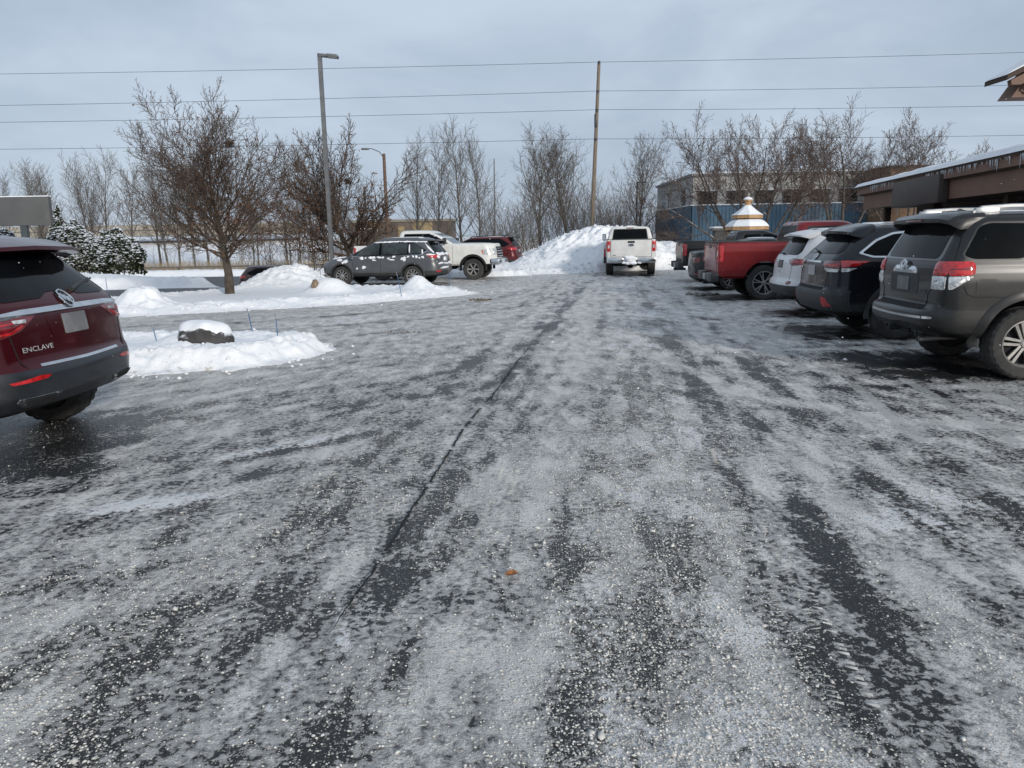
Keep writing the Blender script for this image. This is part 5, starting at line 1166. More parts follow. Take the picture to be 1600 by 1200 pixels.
# emblem, badge, snow on the bumper, red fender markers
em = f.patch('emblem', ellipse(0, 1.235, 0.115, 0.05), 'rear', mat('emblem_blue', (0.012, 0.02, 0.06), rough=0.2, coat=0.5), off=0.022, res=0.2)
f.ring('emblem_ring', 'rear', 0, 1.235, 0.113, 0.049, 0.006, CHROME, off=0.026, parent=em)
f.text('Ford', 0.085, 'rear', 0, 1.237, CHROME, off=0.03, sx=1.1, parent=em)
f.patch('badge', rect(0.62, 0.74, 0.825, 0.85), 'rear', RUBBER, off=0.02)
for sg in (1, -1):
    b = MB(); b.box(-0.60, 0.65, min(sg*0.99, sg*1.13), max(sg*0.99, sg*1.13), 1.02, 1.28, 0.04); f.part('fender_flare', b, WH_P)
    b = MB(); b.box(-0.66, -0.58, min(sg*1.03, sg*1.125), max(sg*1.03, sg*1.125), 0.72, 1.05, 0.02); f.part('marker_lamp', b, REDL)
    b = MB(); b.box(-0.62, -0.60, min(sg*0.98, sg*1.12), max(sg*0.98, sg*1.12), 0.44, 0.72, 0.004); f.part('mud_flap', b, RUBBER)
r = random.Random(5); b = MB()
for (x, y, z, q) in [(-3.13, 0.06, 0.70, .12), (-3.14, -0.10, 0.69, .12), (-3.13, 0.0, 0.60, .13), (-3.14, -0.08, 0.52, .11), (-3.12, 0.12, 0.52, .10), (-3.12, 0.30, 0.54, .07), (-3.12, -0.34, 0.54, .07), (-3.11, 0.0, 0.75, .10), (-3.11, 0.16, 0.75, 0.09)]:
    M4 = Matrix.Translation((x, y, z)) @ Matrix.Diagonal((0.55, 1.3, 0.75, 1)); prof = [(q*math.sin(math.pi*i/8)*(1+.2*r.uniform(-1, 1)), -q*math.cos(math.pi*i/8)) for i in range(9)]
    b.lathe(prof, 12, axis='z', M=M4)
o = f.part('bumper_snow', b, CARSNOW); o['kind'] = 'stuff'

w = make_pickup('parked_pickup', 'white crew-cab pickup truck with chrome front bumper parked behind the snowy grey car', (-3.28, 31.55, 0), -9.0, paint('ivory_white', (0.66, 0.66, 0.635), metal=0.0, rough=0.3, dirt=0.28, dirt_col=(0.32, 0.30, 0.26)), 2.97, 1.01, (-2.97, -1.10, 1.38), (-1.06, -0.98, 1.22, 0.36), 1.42, 1.40, 1.96, (-1.75, 2.0), 0.415, 0.285, 0.245, 'spoke', 6, clear=0.56, mirror=(0.20, 0.24), roof_sn=None, flare=DARK)

# ------------------------------------------------------------------ dark saloon between the pickups
def make_saloon():
    P = paint('charcoal_paint', (0.016, 0.018, 0.020), metal=0.4, rough=0.26, dirt=0.25, dirt_col=(0.13, 0.13, 0.125))
    c = Car('parked_sedan', 'charcoal sedan squeezed between the red and the black pickup trucks', 'car', (7.88, 23.15, 0), -4.4)
    b = [(0.24, -2.2, 2.2, 0.78, .3, .4, .05), (0.32, -2.38, 2.35, 0.88, .32, .45, .1), (0.5, -2.43, 2.43, 0.92, .34, .45, .12), (0.68, -2.44, 2.42, 0.925, .34, .45, .12), (0.85, -2.42, 2.3, 0.92, .3, .5, .12), (0.98, -2.41, 1.9, 0.91, .28, .5, .12), (1.06, -2.40, 1.3, 0.895, .26, .5, .12),
         (1.10, -2.37, 1.05, 0.875, .25, .4, .1), (1.125, -2.15, 0.95, 0.855, .3, .4, .08), (1.15, -1.80, 0.86, 0.83, .3, .4, .06), (1.25, -1.50, 0.66, 0.78, .3, .35, .05), (1.38, -1.12, 0.36, 0.71, .3, .3, .05), (1.44, -0.90, 0.15, 0.64, .3, .3, .05), (1.475, -0.7, -0.05, 0.5, .3, .3), (1.485, -0.4, -0.3, 0.2, .1, .1)]
    AX = (-1.35, 1.45)
    c.shell(b, P, AX, 0.39, 0.62, arch_z=0.34, n=70, parts=[('underbody', DARK, lambda q, n: n[2] < -0.8 and q[2] < 0.3), ('rear_bumper', PLASTIC, lambda q, n: q[2] < 0.42 and q[0] < -1.8)])
    for ax in AX: c.wheel(ax, 0.905, 0.335, 0.225, 0.225, 'spoke', 10)
    for sg, side in ((1, 'left'), (-1, 'right')):
        lp = c.patch('tail_lamp', [(sg*0.35, 0.93), (sg*0.55, 0.80), (sg*0.80, 0.80), (sg*0.82, 0.95)], 'rear', REDD, off=0.012, rnd=0.02, res=0.05, bevel=True)
        c.patch('side_lens', [(-2.18, 0.82), (-1.92, 0.90), (-1.86, 0.96), (-2.18, 0.96)], side, REDD, off=0.012, rnd=0.02, res=0.05, parent=lp)
        c.patch('bumper_reflector', rect(min(sg*0.6, sg*0.78), max(sg*0.6, sg*0.78), 0.44, 0.47), 'rear', REDL, off=0.006, res=0.08)
    c.patch('license_plate', rect(-0.155, 0.155, 0.70, 0.85), 'rear', PLATE, off=0.010)
    c.patch('boot_lip', strip_poly([(-0.75, 1.085), (0, 1.10), (0.75, 1.085)], 0.03), 'rear', P, off=0.03, bevel=True)
    for ax in ('left', 'right'):
        c.patch('rear_door_window', [(-1.42, 1.17), (-0.25, 1.135), (-0.25, 1.40), (-0.86, 1.40), (-1.10, 1.34)], ax, GLASS, off=0.008, rnd=0.03)
        c.patch('front_door_window', [(-0.18, 1.135), (0.78, 1.12), (0.20, 1.385), (-0.18, 1.40)], ax, GLASS, off=0.008, rnd=0.03)
        c.patch('door_seam', strip_poly([(-0.21, 1.1), (-0.21, 0.35)], 0.008), ax, DARK, off=0.003)
    c.patch('rear_window', [(-1.72, -0.62), (-1.02, -0.56), (-1.02, 0.56), (-1.72, 0.62)], 'top', GLASS, off=0.006, rnd=0.05)
    c.patch('windshield', [(-0.7, 1.14), (0.7, 1.14), (0.58, 1.40), (-0.58, 1.40)], 'front', GLASS2, off=0.006, rnd=0.06)
    c.patch('roof_snow', snow_blob_poly(-0.35, 0.0, 0.40, 0.42, 61, jag=0.2), 'top', CARSNOW, off=0.02, depth=0.02, res=0.12, bevel=True)
    c.mirror(0.72, 0.88, 1.12, P)
make_saloon()
# ------------------------------------------------------------------ the snowy grey crossover behind the island, nose to the left
def crossover(name, label, loc, heading, P, b, AX, wr, winds, lamp_z, style=('spoke', 10), clad_z=0.46, arch=0.41, plate=True, roof_rail=True):
    c = Car(name, label, 'car', loc, heading)
    c.shell(b, P, AX, arch, 0.6, arch_z=wr+0.015, n=70, parts=[('underbody', DARK, lambda q, n: n[2] < -0.8 and q[2] < 0.4), ('rear_bumper', PLASTIC, lambda q, n: q[2] < clad_z+0.05 and q[0] < -1.75), ('sill', PLASTIC, lambda q, n: q[2] < clad_z)])
    for ax in AX:
        c.arch_trim(ax, wr+0.015, arch-0.008, 0.05, PLASTIC, a0=-10, a1=190, out=0.010); c.wheel(ax, b[3][3]-0.012, wr, 0.225, wr*0.66, style[0], style[1])
    for nm, pl in winds:
        for ax in ('left', 'right'): c.patch(nm, pl, ax, GLASS, off=0.008, rnd=0.03)
    for sg, side in ((1, 'left'), (-1, 'right')):
        lp = c.patch('tail_lamp', [(sg*0.42, lamp_z), (sg*0.60, lamp_z-0.06), (sg*0.82, lamp_z-0.06), (sg*0.83, lamp_z+0.07), (sg*0.55, lamp_z+0.05)], 'rear', REDL, off=0.014, rnd=0.02, res=0.05, bevel=True)
        xr = b[5][1]
        c.patch('side_lens', [(xr+0.13, lamp_z-0.06), (xr+0.26, lamp_z-0.045), (xr+0.46, lamp_z+0.06), (xr+0.13, lamp_z+0.07)], side, REDL, off=0.014, rnd=0.02, res=0.05, bevel=True, parent=lp)
        c.patch('bumper_reflector', rect(min(sg*0.60, sg*0.80), max(sg*0.60, sg*0.80), clad_z+0.02, clad_z+0.07), 'rear', REDL, off=0.008, res=0.08)
        hl = c.patch('headlamp', [(sg*0.50, 0.80), (sg*0.80, 0.83), (sg*0.82, 0.93), (sg*0.50, 0.86)], 'front', CLEARL, off=0.012, rnd=0.02, res=0.06)
        xf = b[4][2]
        c.patch('side_marker', [(xf-0.42, 0.86), (xf-0.20, 0.82), (xf-0.20, 0.90), (xf-0.46, 0.92)], side, CLEARL, off=0.012, rnd=0.02, res=0.06, parent=hl)
    c.patch('grille', rect(-0.35, 0.35, 0.55, 0.80), 'front', DARK, off=0.01, rnd=0.06)
    if plate: c.patch('license_plate', rect(-0.155, 0.155, lamp_z-0.16, lamp_z-0.02), 'rear', PLATE, off=0.010)
    return c
GREY_P = paint('steel_grey', (0.105, 0.108, 0.115), metal=0.45, rough=0.32, dirt=0.30, dirt_col=(0.22, 0.22, 0.215))
rb = [(0.32, -2.1, 2.05, 0.78, .3, .4, .05), (0.38, -2.25, 2.2, 0.86, .3, .45, .08, .1), (0.52, -2.33, 2.31, 0.905, .32, .45, .10, .14), (0.64, -2.335, 2.335, 0.915, .32, .45, .10, .15), (0.72, -2.30, 2.33, 0.915, .28, .45, .10, .15), (0.80, -2.26, 2.27, 0.915, .26, .5, .09, .15), (0.90, -2.25, 2.12, 0.915, .25, .55, .09, .15), (0.97, -2.24, 1.75, 0.91, .25, .55, .09), (1.03, -2.22, 1.30, 0.905, .24, .5, .09),
      (1.10, -2.18, 1.08, 0.89, .24, .4, .09), (1.20, -2.10, 0.90, 0.86, .25, .3, .09), (1.40, -1.95, 0.52, 0.79, .27, .3, .08), (1.54, -1.84, 0.20, 0.73, .3, .3, .08), (1.62, -1.76, -0.02, 0.65, .3, .3, .06), (1.655, -1.62, -0.25, 0.5, .3, .3, .05), (1.67, -1.2, -0.6, 0.2, .1, .1)]
c = crossover('parked_crossover', 'steel grey crossover with clumps of snow along its windows and tail behind the snow island', (-4.50, 28.15, 0), 167, GREY_P, rb, (-1.30, 1.40), 0.352,
              [('window_surround', [(-1.86, 1.22), (-1.62, 1.085), (1.02, 1.055), (0.30, 1.535), (-1.25, 1.545)]), ], 1.02)
for ax in ('left', 'right'):
    for nm, pl in (('quarter_window', [(-1.77, 1.235), (-1.60, 1.13), (-1.22, 1.115), (-1.22, 1.47), (-1.42, 1.47)]), ('rear_door_window', [(-1.13, 1.11), (-0.16, 1.09), (-0.16, 1.50), (-1.13, 1.49)]), ('front_door_window', [(-0.07, 1.09), (0.86, 1.07), (0.26, 1.49), (-0.07, 1.50)])):
        c.patch(nm, pl, ax, GLASS2, off=0.012, rnd=0.04)
    c.patch('window_chrome', strip_poly([(1.0, 1.045), (-1.58, 1.075), (-1.86, 1.225)], 0.022), ax, CHROME, off=0.012)
    for xs in ((-1.18, -0.95), (-0.115, -0.115), (0.98, 0.90)): c.patch('door_seam', strip_poly([(xs[0], 1.05), (xs[1], 0.45)], 0.010), ax, DARK, off=0.004)
    for xs in (-0.95, 0.10): c.patch('door_handle', rect(xs, xs+0.18, 0.93, 0.965), ax, GREY_P, off=0.02, rnd=0.012, bevel=True)
rs = random.Random(17)
# snow: clumps under the windows, on the roof, the hood edge, the tail
for i in range(26):
    x = -1.7+i*0.105+rs.uniform(-.04, .04); q = rs.random()
    if q < 0.25: continue
    c.patch('snow_clump', snow_blob_poly(x, 1.03-0.06*q+rs.uniform(-.02, .02), rs.uniform(.03, .10), rs.uniform(.012, .05), i+200, k=16, jag=.5), 'left', CARSNOW, off=0.022, depth=0.01, res=0.05, bevel=True)
for i in range(22):
    x = -1.75+i*0.10; c.patch('snow_clump', snow_blob_poly(x, 1.545-0.02*abs(i-9)/9, rs.uniform(.05, .10), rs.uniform(.012, .028), i+300, k=14, jag=.5), 'left', CARSNOW, off=0.02, depth=0.01, res=0.06)
for (x, z, a, d2) in ((1.45, 0.93, .14, .035), (1.20, 0.88, .10, .06), (1.32, 0.83, .05, .04), (0.52, 0.66, .08, .05), (0.78, 0.62, .04, .03), (-1.68, 1.20, .035, .10), (-1.20, 1.30, .03, .17), (-1.98, 1.08, .15, .03), (-0.55, 0.92, .12, .02), (-1.02, 0.90, .05, .04), (0.12, 0.91, .07, .03)):
    c.patch('snow_clump', snow_blob_poly(x, z, a, d2, int(x*100)+77, k=18, jag=.5), 'left', CARSNOW, off=0.02, depth=0.01, res=0.05, bevel=True)
c.patch('roof_snow', snow_blob_poly(-0.75, 0.0, 0.68, 0.45, 71, jag=0.12), 'top', CARSNOW, off=0.03, depth=0.03, res=0.12, bevel=True)
c.patch('hood_snow', snow_blob_poly(1.75, 0.25, 0.22, 0.25, 72, jag=0.3), 'top', CARSNOW, off=0.04, depth=0.03, res=0.08, bevel=True)
c.patch('rear_window', [(-0.66, 1.14), (0.66, 1.14), (0.56, 1.50), (-0.56, 1.50)], 'rear', GLASS, off=0.006, rnd=0.05)
for i, (y, z, a, d2) in enumerate(((0.45, 1.10, .22, .05), (0.1, 1.10, .25, .045), (-0.4, 1.09, .22, .05), (0.62, 1.0, .08, .07), (0.5, 0.78, .2, .035), (0.0, 0.76, .3, .03), (-0.45, 0.77, .25, .04), (0.1, 0.92, .12, .07), (0.72, 1.30, .03, .16), (-0.2, 1.52, .4, .025), (0.3, 0.62, .4, .03))):
    c.patch('snow_clump', snow_blob_poly(y, z, a, d2, i+500, k=20, jag=.45), 'rear', CARSNOW, off=0.03, depth=0.01, res=0.05, bevel=True)
sp = MB(); sp.box(-2.02, -1.70, -0.58, 0.58, 1.545, 1.60, 0.02); c.part('rear_spoiler', sp, GREY_P)
c.mirror(0.86, 0.88, 1.08, GREY_P)
for sg in (1, -1):
    rl = MB(); rl.tube([(-1.55, sg*0.58, 1.62), (-1.45, sg*0.58, 1.665), (-0.2, sg*0.58, 1.665), (-0.05, sg*0.58, 1.60)], 0.016, 8); c.part('roof_rail', rl, SILVER)

# ------------------------------------------------------------------ maroon SUV beyond the white pickup
MAR = paint('maroon_paint', (0.10, 0.012, 0.014), metal=0.35, rough=0.26, dirt=0.25, dirt_col=(0.12, 0.08, 0.08))
kb = [(0.34, -2.15, 2.1, 0.80, .3, .4, .05), (0.40, -2.32, 2.25, 0.88, .3, .45, .08, .1), (0.55, -2.39, 2.36, 0.935, .3, .45, .09, .14), (0.68, -2.395, 2.38, 0.945, .3, .45, .09, .15), (0.76, -2.36, 2.38, 0.945, .28, .45, .09, .15), (0.88, -2.31, 2.34, 0.945, .25, .5, .08, .15), (1.0, -2.30, 2.2, 0.945, .24, .55, .08, .15), (1.07, -2.29, 1.4, 0.935, .24, .55, .08), (1.12, -2.27, 1.15, 0.92, .24, .5, .08),
      (1.20, -2.22, 1.0, 0.90, .24, .4, .08), (1.40, -2.08, 0.66, 0.83, .26, .3, .08), (1.56, -1.96, 0.36, 0.77, .28, .3, .08), (1.64, -1.88, 0.15, 0.69, .3, .3, .06), (1.68, -1.75, -0.05, 0.5, .3, .3, .05), (1.69, -1.3, -0.5, 0.2, .1, .1)]
c = crossover('parked_suv', 'maroon SUV with black roof rails beyond the white pickup, tail towards the snow heap', (-1.75, 40.3, 0), 168, MAR, kb, (-1.33, 1.45), 0.37, [('window_surround', [(-1.98, 1.30), (-1.70, 1.16), (1.02, 1.13), (0.45, 1.56), (-1.45, 1.58)])], 1.05, arch=0.43)
for ax in ('left', 'right'):
    c.patch('quarter_window', [(-1.85, 1.30), (-1.68, 1.20), (-1.25, 1.19), (-1.25, 1.53), (-1.45, 1.53)], ax, GLASS, off=0.012, rnd=0.03)
    c.patch('rear_door_window', [(-1.18, 1.18), (-0.2, 1.165), (-0.2, 1.54), (-1.18, 1.54)], ax, GLASS, off=0.012, rnd=0.03)
    c.patch('front_door_window', [(-0.1, 1.16), (0.9, 1.15), (0.42, 1.52), (-0.1, 1.54)], ax, GLASS, off=0.012, rnd=0.03)
c.patch('rear_window', [(-0.70, 1.20), (0.70, 1.20), (0.60, 1.55), (-0.60, 1.55)], 'rear', GLASS, off=0.006, rnd=0.05)
sp = MB(); sp.box(-2.20, -1.80, -0.62, 0.62, 1.60, 1.65, 0.02); c.part('rear_spoiler', sp, RUBBER)
for sg in (1, -1):
    rl = MB(); rl.tube([(-1.7, sg*0.60, 1.66), (-1.6, sg*0.60, 1.72), (0.0, sg*0.60, 1.71), (0.15, sg*0.60, 1.62)], 0.02, 8); c.part('roof_rail', rl, RUBBER)
c.patch('roof_snow', snow_blob_poly(-0.9, 0.0, 0.5, 0.4, 81, jag=0.3), 'top', CARSNOW, off=0.015, depth=0.02, res=0.15)

# ------------------------------------------------------------------ dark car on the driveway, half hidden by the bank
DK = paint('wine_black', (0.030, 0.008, 0.010), metal=0.3, rough=0.28, dirt=0.3)
gz = float(terrain(np.array([-13.6]), np.array([44.5]))[0])+0.035
c = crossover('car', 'dark wine-red car on the low driveway, half hidden behind the snow bank', (-13.3, 44.5, gz), 12, DK, [tuple([k[0]*0.93]+list(k[1:])) for k in rb], (-1.30, 1.40), 0.335, [('side_windows', [(-1.80, 1.16), (-1.60, 1.05), (1.0, 1.02), (0.30, 1.41), (-1.25, 1.42)])], 0.95)
c.patch('rear_window', [(-0.66, 1.07), (0.66, 1.07), (0.56, 1.40), (-0.56, 1.40)], 'rear', GLASS, off=0.006, rnd=0.05)
# ------------------------------------------------------------------ trees
def bark(name, col, snow=0.25, var=0.35):
    return mat(name, col, rough=0.9, var=var, vscale=7, bump=0.5, bscale=35, snow=snow, spec=0.15, snow_up=0.45)
BARK_OAK = bark('oak_bark', (0.075, 0.062, 0.050), 0.30); TWIG_OAK = bark('oak_twigs', (0.092, 0.066, 0.051), 0.22)
BARK_GREY = bark('grey_bark', (0.115, 0.105, 0.095), 0.20); TWIG_GREY = bark('grey_twigs', (0.13, 0.115, 0.10), 0.12)
BARK_DARK = bark('dark_bark', (0.085, 0.072, 0.064), 0.55); TWIG_RED = bark('reddish_twigs', (0.105, 0.078, 0.066), 0.25)
LEAF_BROWN = mat('dead_leaf', (0.15, 0.075, 0.042), rough=0.8, var=0.5, vscale=1.5, spec=0.2)
BUD = mat('buds', (0.14, 0.095, 0.075), rough=0.9, var=0.4, vscale=3, spec=0.2)

def grow(S, p, d, L, r, lvl, sp, rn, tips):
    lv = sp[lvl]; n = lv['seg']; st = []
    for i in range(n):
        w = lv['wan']; d = Vector((d.x+rn.gauss(0, w), d.y+rn.gauss(0, w), d.z+rn.gauss(0, w)+lv['trop'])).normalized()
        q = p+d*(L/n); ra = r*(1-i/n*lv['tap']); rb = r*(1-(i+1)/n*lv['tap'])
        S.append((p.x, p.y, p.z, q.x, q.y, q.z, ra, rb, lvl)); st.append((p, q, d, ra, rb, i)); p = q
    if lvl+1 < len(sp) and lv['n'] > 0:
        a0 = rn.random()*6.28
        for k in range(lv['n']):
            t = lv['start']+(1-lv['start'])*((k+rn.random()*0.8)/lv['n']); t = min(t, 0.999)
            i = int(t*n); f = t*n-i; s0 = st[i]; pp = s0[0].lerp(s0[1], f); dd = s0[2]; rr = s0[3]*(1-f)+s0[4]*f
            ang = R(lv['ang'][0]+(lv['ang'][1]-lv['ang'][0])*((t-lv['start'])/(1-lv['start']+1e-6)))+rn.gauss(0, 0.14)
            a0 += 2.4+rn.gauss(0, 0.3)
            u = dd.orthogonal().normalized(); v = dd.cross(u); side = u*math.cos(a0)+v*math.sin(a0)
            nd = dd*math.cos(ang)+side*math.sin(ang)
            cl = L*lv['clen']*(1-lv['cfall']*(t-lv['start'])/(1-lv['start']+1e-6))*rn.uniform(0.7, 1.2)
            grow(S, pp, nd, cl, max(rr*lv['cr'], lv.get('rmin', 0.003)), lvl+1, sp, rn, tips)
    if lvl >= len(sp)-1: tips.append((p, d))

def tubes(S, k):
    A = np.array(S); P0 = A[:, 0:3]; P1 = A[:, 3:6]; D = P1-P0; L_ = np.linalg.norm(D, axis=1, keepdims=True)+1e-9; D = D/L_
    up = np.where(np.abs(D[:, 2:3]) > 0.9, np.array([[1., 0, 0]]), np.array([[0, 0, 1.]]))
    U = np.cross(D, up); U /= np.linalg.norm(U, axis=1, keepdims=True)+1e-9; W = np.cross(D, U)
    V = []
    for P, rr in ((P0, A[:, 6]), (P1, A[:, 7])):
        for j in range(k):
            a = 2*math.pi*j/k; V.append(P+(U*math.cos(a)+W*math.sin(a))*rr[:, None])
    V = np.stack(V, 1); n = len(A); b = np.arange(n)[:, None]*2*k
    Fc = np.concatenate([np.concatenate([b+j, b+(j+1) % k, b+k+(j+1) % k, b+k+j], 1)[:, None] for j in range(k)], 1).reshape(-1, 4)
    return V.reshape(-1, 3), Fc

def tree_meshes(key, leaders, sp, seed, k=(7, 4), leaf=0, leaf_size=0.05, leaf_bias=None, thick=1):
    """trunk mesh (levels below `thick`), crown mesh, leaf mesh"""
    rn = random.Random(seed); S = []; tips = []
    for (p, d, L, r) in leaders: grow(S, Vector(p), Vector(d).normalized(), L, r, 0, sp, rn, tips)
    lo = [s for s in S if s[8] < thick]; hi = [s for s in S if s[8] >= thick]
    mt = np_mesh(key+'_trunk', *tubes(lo, k[0])); mc = np_mesh(key+'_crown', *tubes(hi, k[1])); ml = None
    if leaf > 0:
        r = np.random.default_rng(seed); A = np.array(hi); A = A[A[:, 8] >= len(sp)-2]
        i = r.integers(0, len(A), leaf*4); f = r.random((leaf*4, 1)); P = A[i, 0:3]*(1-f)+A[i, 3:6]*f
        if leaf_bias is not None:
            kp = r.random(len(P)) < leaf_bias(P); P = P[kp]
        P = P[:leaf]; n = len(P)
        a = r.normal(size=(n, 3)); a /= np.linalg.norm(a, axis=1, keepdims=True); b = np.cross(a, r.normal(size=(n, 3))); b /= np.linalg.norm(b, axis=1, keepdims=True)
        s = leaf_size*(0.6+0.8*r.random((n, 1))); c = np.cross(a, b)*0.3
        V = np.stack([P, P+a*s+b*s*0.45+c*s, P+a*s*2, P+a*s-b*s*0.45+c*s], 1).reshape(-1, 3)
        ml = np_mesh(key+'_leaves', V, np.arange(n*4).reshape(-1, 4))
    for m in (mt, mc): m.polygons.foreach_set("use_smooth", np.ones(len(m.polygons), bool))
    return mt, mc, ml

def place_tree(name, label, loc, ms, mats, rz=0.0, sc=1.0, group=None, sz=1.0):
    t = thing(name, label, 'tree', loc, rz, group); t.scale = (sc, sc, sc*sz)
    for nm, me, m in zip(('trunk', 'crown', 'leaves'), ms, mats):
        if me is None: continue
        if len(me.materials) == 0: me.materials.append(m)
        o = bpy.data.objects.new(nm, me); COL.objects.link(o); o.parent = t
        if nm == 'leaves': o['kind'] = 'stuff'
    return t
def LV(seg, wan, trop, tap, n, start, ang, clen, cfall, cr, rmin=0.003): return dict(seg=seg, wan=wan, trop=trop, tap=tap, n=n, start=start, ang=ang, clen=clen, cfall=cfall, cr=cr, rmin=rmin)
TW = dict(seg=3, wan=0.16, trop=0.06, tap=0.6, n=0, start=0, ang=(0, 0), clen=0, cfall=0, cr=0)

# the oak-like tree on the island: clean trunk, broad rounded crown, some dead leaves
oak = [LV(14, 0.05, 0.03, 0.86, 38, 0.30, (70, 24), 1.05, 0.30, 0.37), LV(10, 0.05, 0.045, 0.88, 14, 0.12, (46, 28), 0.42, 0.55, 0.52, 0.007), LV(6, 0.09, 0.05, 0.8, 8, 0.12, (42, 30), 0.50, 0.4, 0.60, 0.0065), LV(4, 0.10, 0.05, 0.65, 3, 0.2, (40, 30), 0.55, 0.3, 0.7, 0.005), dict(TW, seg=2)]
ms = tree_meshes('oak', [((0, 0, -0.05), (0.02, 0, 1), 3.1, 0.150)], oak, 15, (10, 3), leaf=1800, leaf_size=0.035, leaf_bias=lambda P: 0.10+0.9*sstep(3.6, 1.6, P[:, 2])*sstep(-1.5, 1.6, P[:, 0])+0.25*sstep(3.2, 2.0, P[:, 2]))
place_tree('leafless_tree', 'broad leafless tree with a few brown leaves and a nest on the snowy island', (-8.38, 22.8, 0.08), ms, (BARK_OAK, TWIG_OAK, LEAF_BROWN), rz=R(20), sc=1.02)
def nest(loc, s, seed, label):
    r = random.Random(seed); b = MB()
    for i in range(110):
        a = r.random()*6.28; q = Vector((math.cos(a)*r.uniform(.3, 1), math.sin(a)*r.uniform(.3, 1), r.uniform(-.7, .6)))*s
        d = Vector((r.gauss(0, 1), r.gauss(0, 1), r.gauss(0, .6))).normalized()*s*0.8; b.tube([q-d, q+d], s*0.05, 3, caps=False)
    o = b.build('bird_nest', BARK_OAK); o.location = loc; tag(o, label, 'nest')
nest((-8.0, 22.75, 4.4), 0.12, 4, 'round brown nest of twigs and leaves high in the island tree')
# second tree, behind the snowy car and the lamp post
crab = [LV(8, 0.06, 0.02, 0.85, 24, 0.28, (72, 28), 1.30, 0.25, 0.5), LV(9, 0.055, 0.05, 0.88, 12, 0.12, (44, 28), 0.42, 0.5, 0.55, 0.013), LV(6, 0.10, 0.06, 0.8, 7, 0.12, (42, 30), 0.50, 0.4, 0.62, 0.009), LV(4, 0.11, 0.05, 0.65, 3, 0.2, (40, 30), 0.6, 0.3, 0.7, 0.0065), dict(TW, seg=2)]
ms2 = tree_meshes('crab', [((0, 0, -0.05), (0.0, 0, 1), 2.55, 0.17)], crab, 35, (8, 3), leaf=900, leaf_size=0.05, leaf_bias=lambda P: 0.35+0.6*sstep(3.5, 2, P[:, 2]))
place_tree('leafless_tree', 'dense leafless tree rising behind the snowy grey crossover', (-7.0, 35.2, -0.3), ms2, (BARK_OAK, TWIG_OAK, LEAF_BROWN), sc=1.36, sz=1.0)
nest((-7.15, 35.0, 4.2), 0.15, 6, 'dark nest with a cap of snow in the tree behind the grey crossover')

# slender trees along the far road (shared meshes)
pop = [LV(12, 0.04, 0.03, 0.9, 26, 0.22, (38, 22), 0.42, 0.45, 0.45), LV(8, 0.09, 0.07, 0.86, 10, 0.15, (40, 28), 0.45, 0.4, 0.55, 0.016), LV(5, 0.10, 0.06, 0.8, 5, 0.15, (40, 30), 0.50, 0.3, 0.62, 0.011), dict(TW, seg=3)]
pm = [tree_meshes('slim%d' % i, [((0, 0, -0.1), (0.05*(i-1), 0.03, 1), 10.5, 0.15)]+([((0.3, 0, -0.1), (0.22, 0.1, 1), 8.5, 0.10)] if i == 1 else []), pop, 50+i, (6, 3)) for i in range(4)]
rr = random.Random(9)
far_l = [(-61, 84, 1.0, 'leafless tree with the widest crown above the blank roadside sign'), (-57, 95, .95, None), (-53.5, 88, .9, None), (-50.5, 93, .98, None), (-46.5, 89, 1.02, None), (-43.5, 96, 1.0, None), (-40, 90, .92, None), (-36.5, 85, .92, None), (-33.5, 82, .82, None), (-30, 90, .66, None), (-27.5, 84, .62, None), (-25, 92, .75, None), (-22.0, 86, .98, None), (-68, 92, .8, None), (-20.0, 95, .6, None), (-34.8, 93, .7, None), (-18.2, 84, .75, None), (-63.5, 90, .9, None), (-55, 84, .8, None), (-48.5, 99, 1.0, None), (-45, 84, .85, None), (-38.4, 98, 1.0, None), (-59, 101, .95, None), (-28.6, 99, .9, None), (-24, 101, .95, None)]
for i, (x, y, s, lb) in enumerate(far_l):
    k = 1 if i == 0 else [0, 2, 3][i % 3]
    gl = ('slender leafless tree beyond the hedge and the blank sign', 'slender trees beyond the hedge') if x < -51 else ('slender leafless tree standing before the concrete bridge', 'slender trees before the bridge') if x < -37 else ('slender leafless tree beyond the driveway, behind the broad island tree', 'slender trees behind the island tree') if x < -26 else ('slender leafless tree in the brush behind the square lamp post', 'slender trees behind the lamp post')
    place_tree('slender_tree', lb or gl[0], (x, y, float(terrain(np.array([x*1.0]), np.array([y*1.0]))[0])-0.1), pm[k], (BARK_GREY, TWIG_GREY, None), rz=rr.random()*6.28, sc=s*1.08, group=None if lb else gl[1])
# the small group left of the utility pole
for i, (px_x, y, s, k, lb) in enumerate([(-9.0, 78, .98, 0, None), (-6.9, 76, 1.0, 3, None), (-4.5, 74, 1.06, 2, None), (-3.1, 80, 1.02, 0, None)]):
    place_tree('slender_tree', 'tall slim leafless tree in the clump beyond the white pickup', (px_x, y, -1.05), pm[k], (BARK_GREY, TWIG_GREY, None), rz=R(70*i+30), sc=s, group='slim trees in the clump beyond the white pickup')
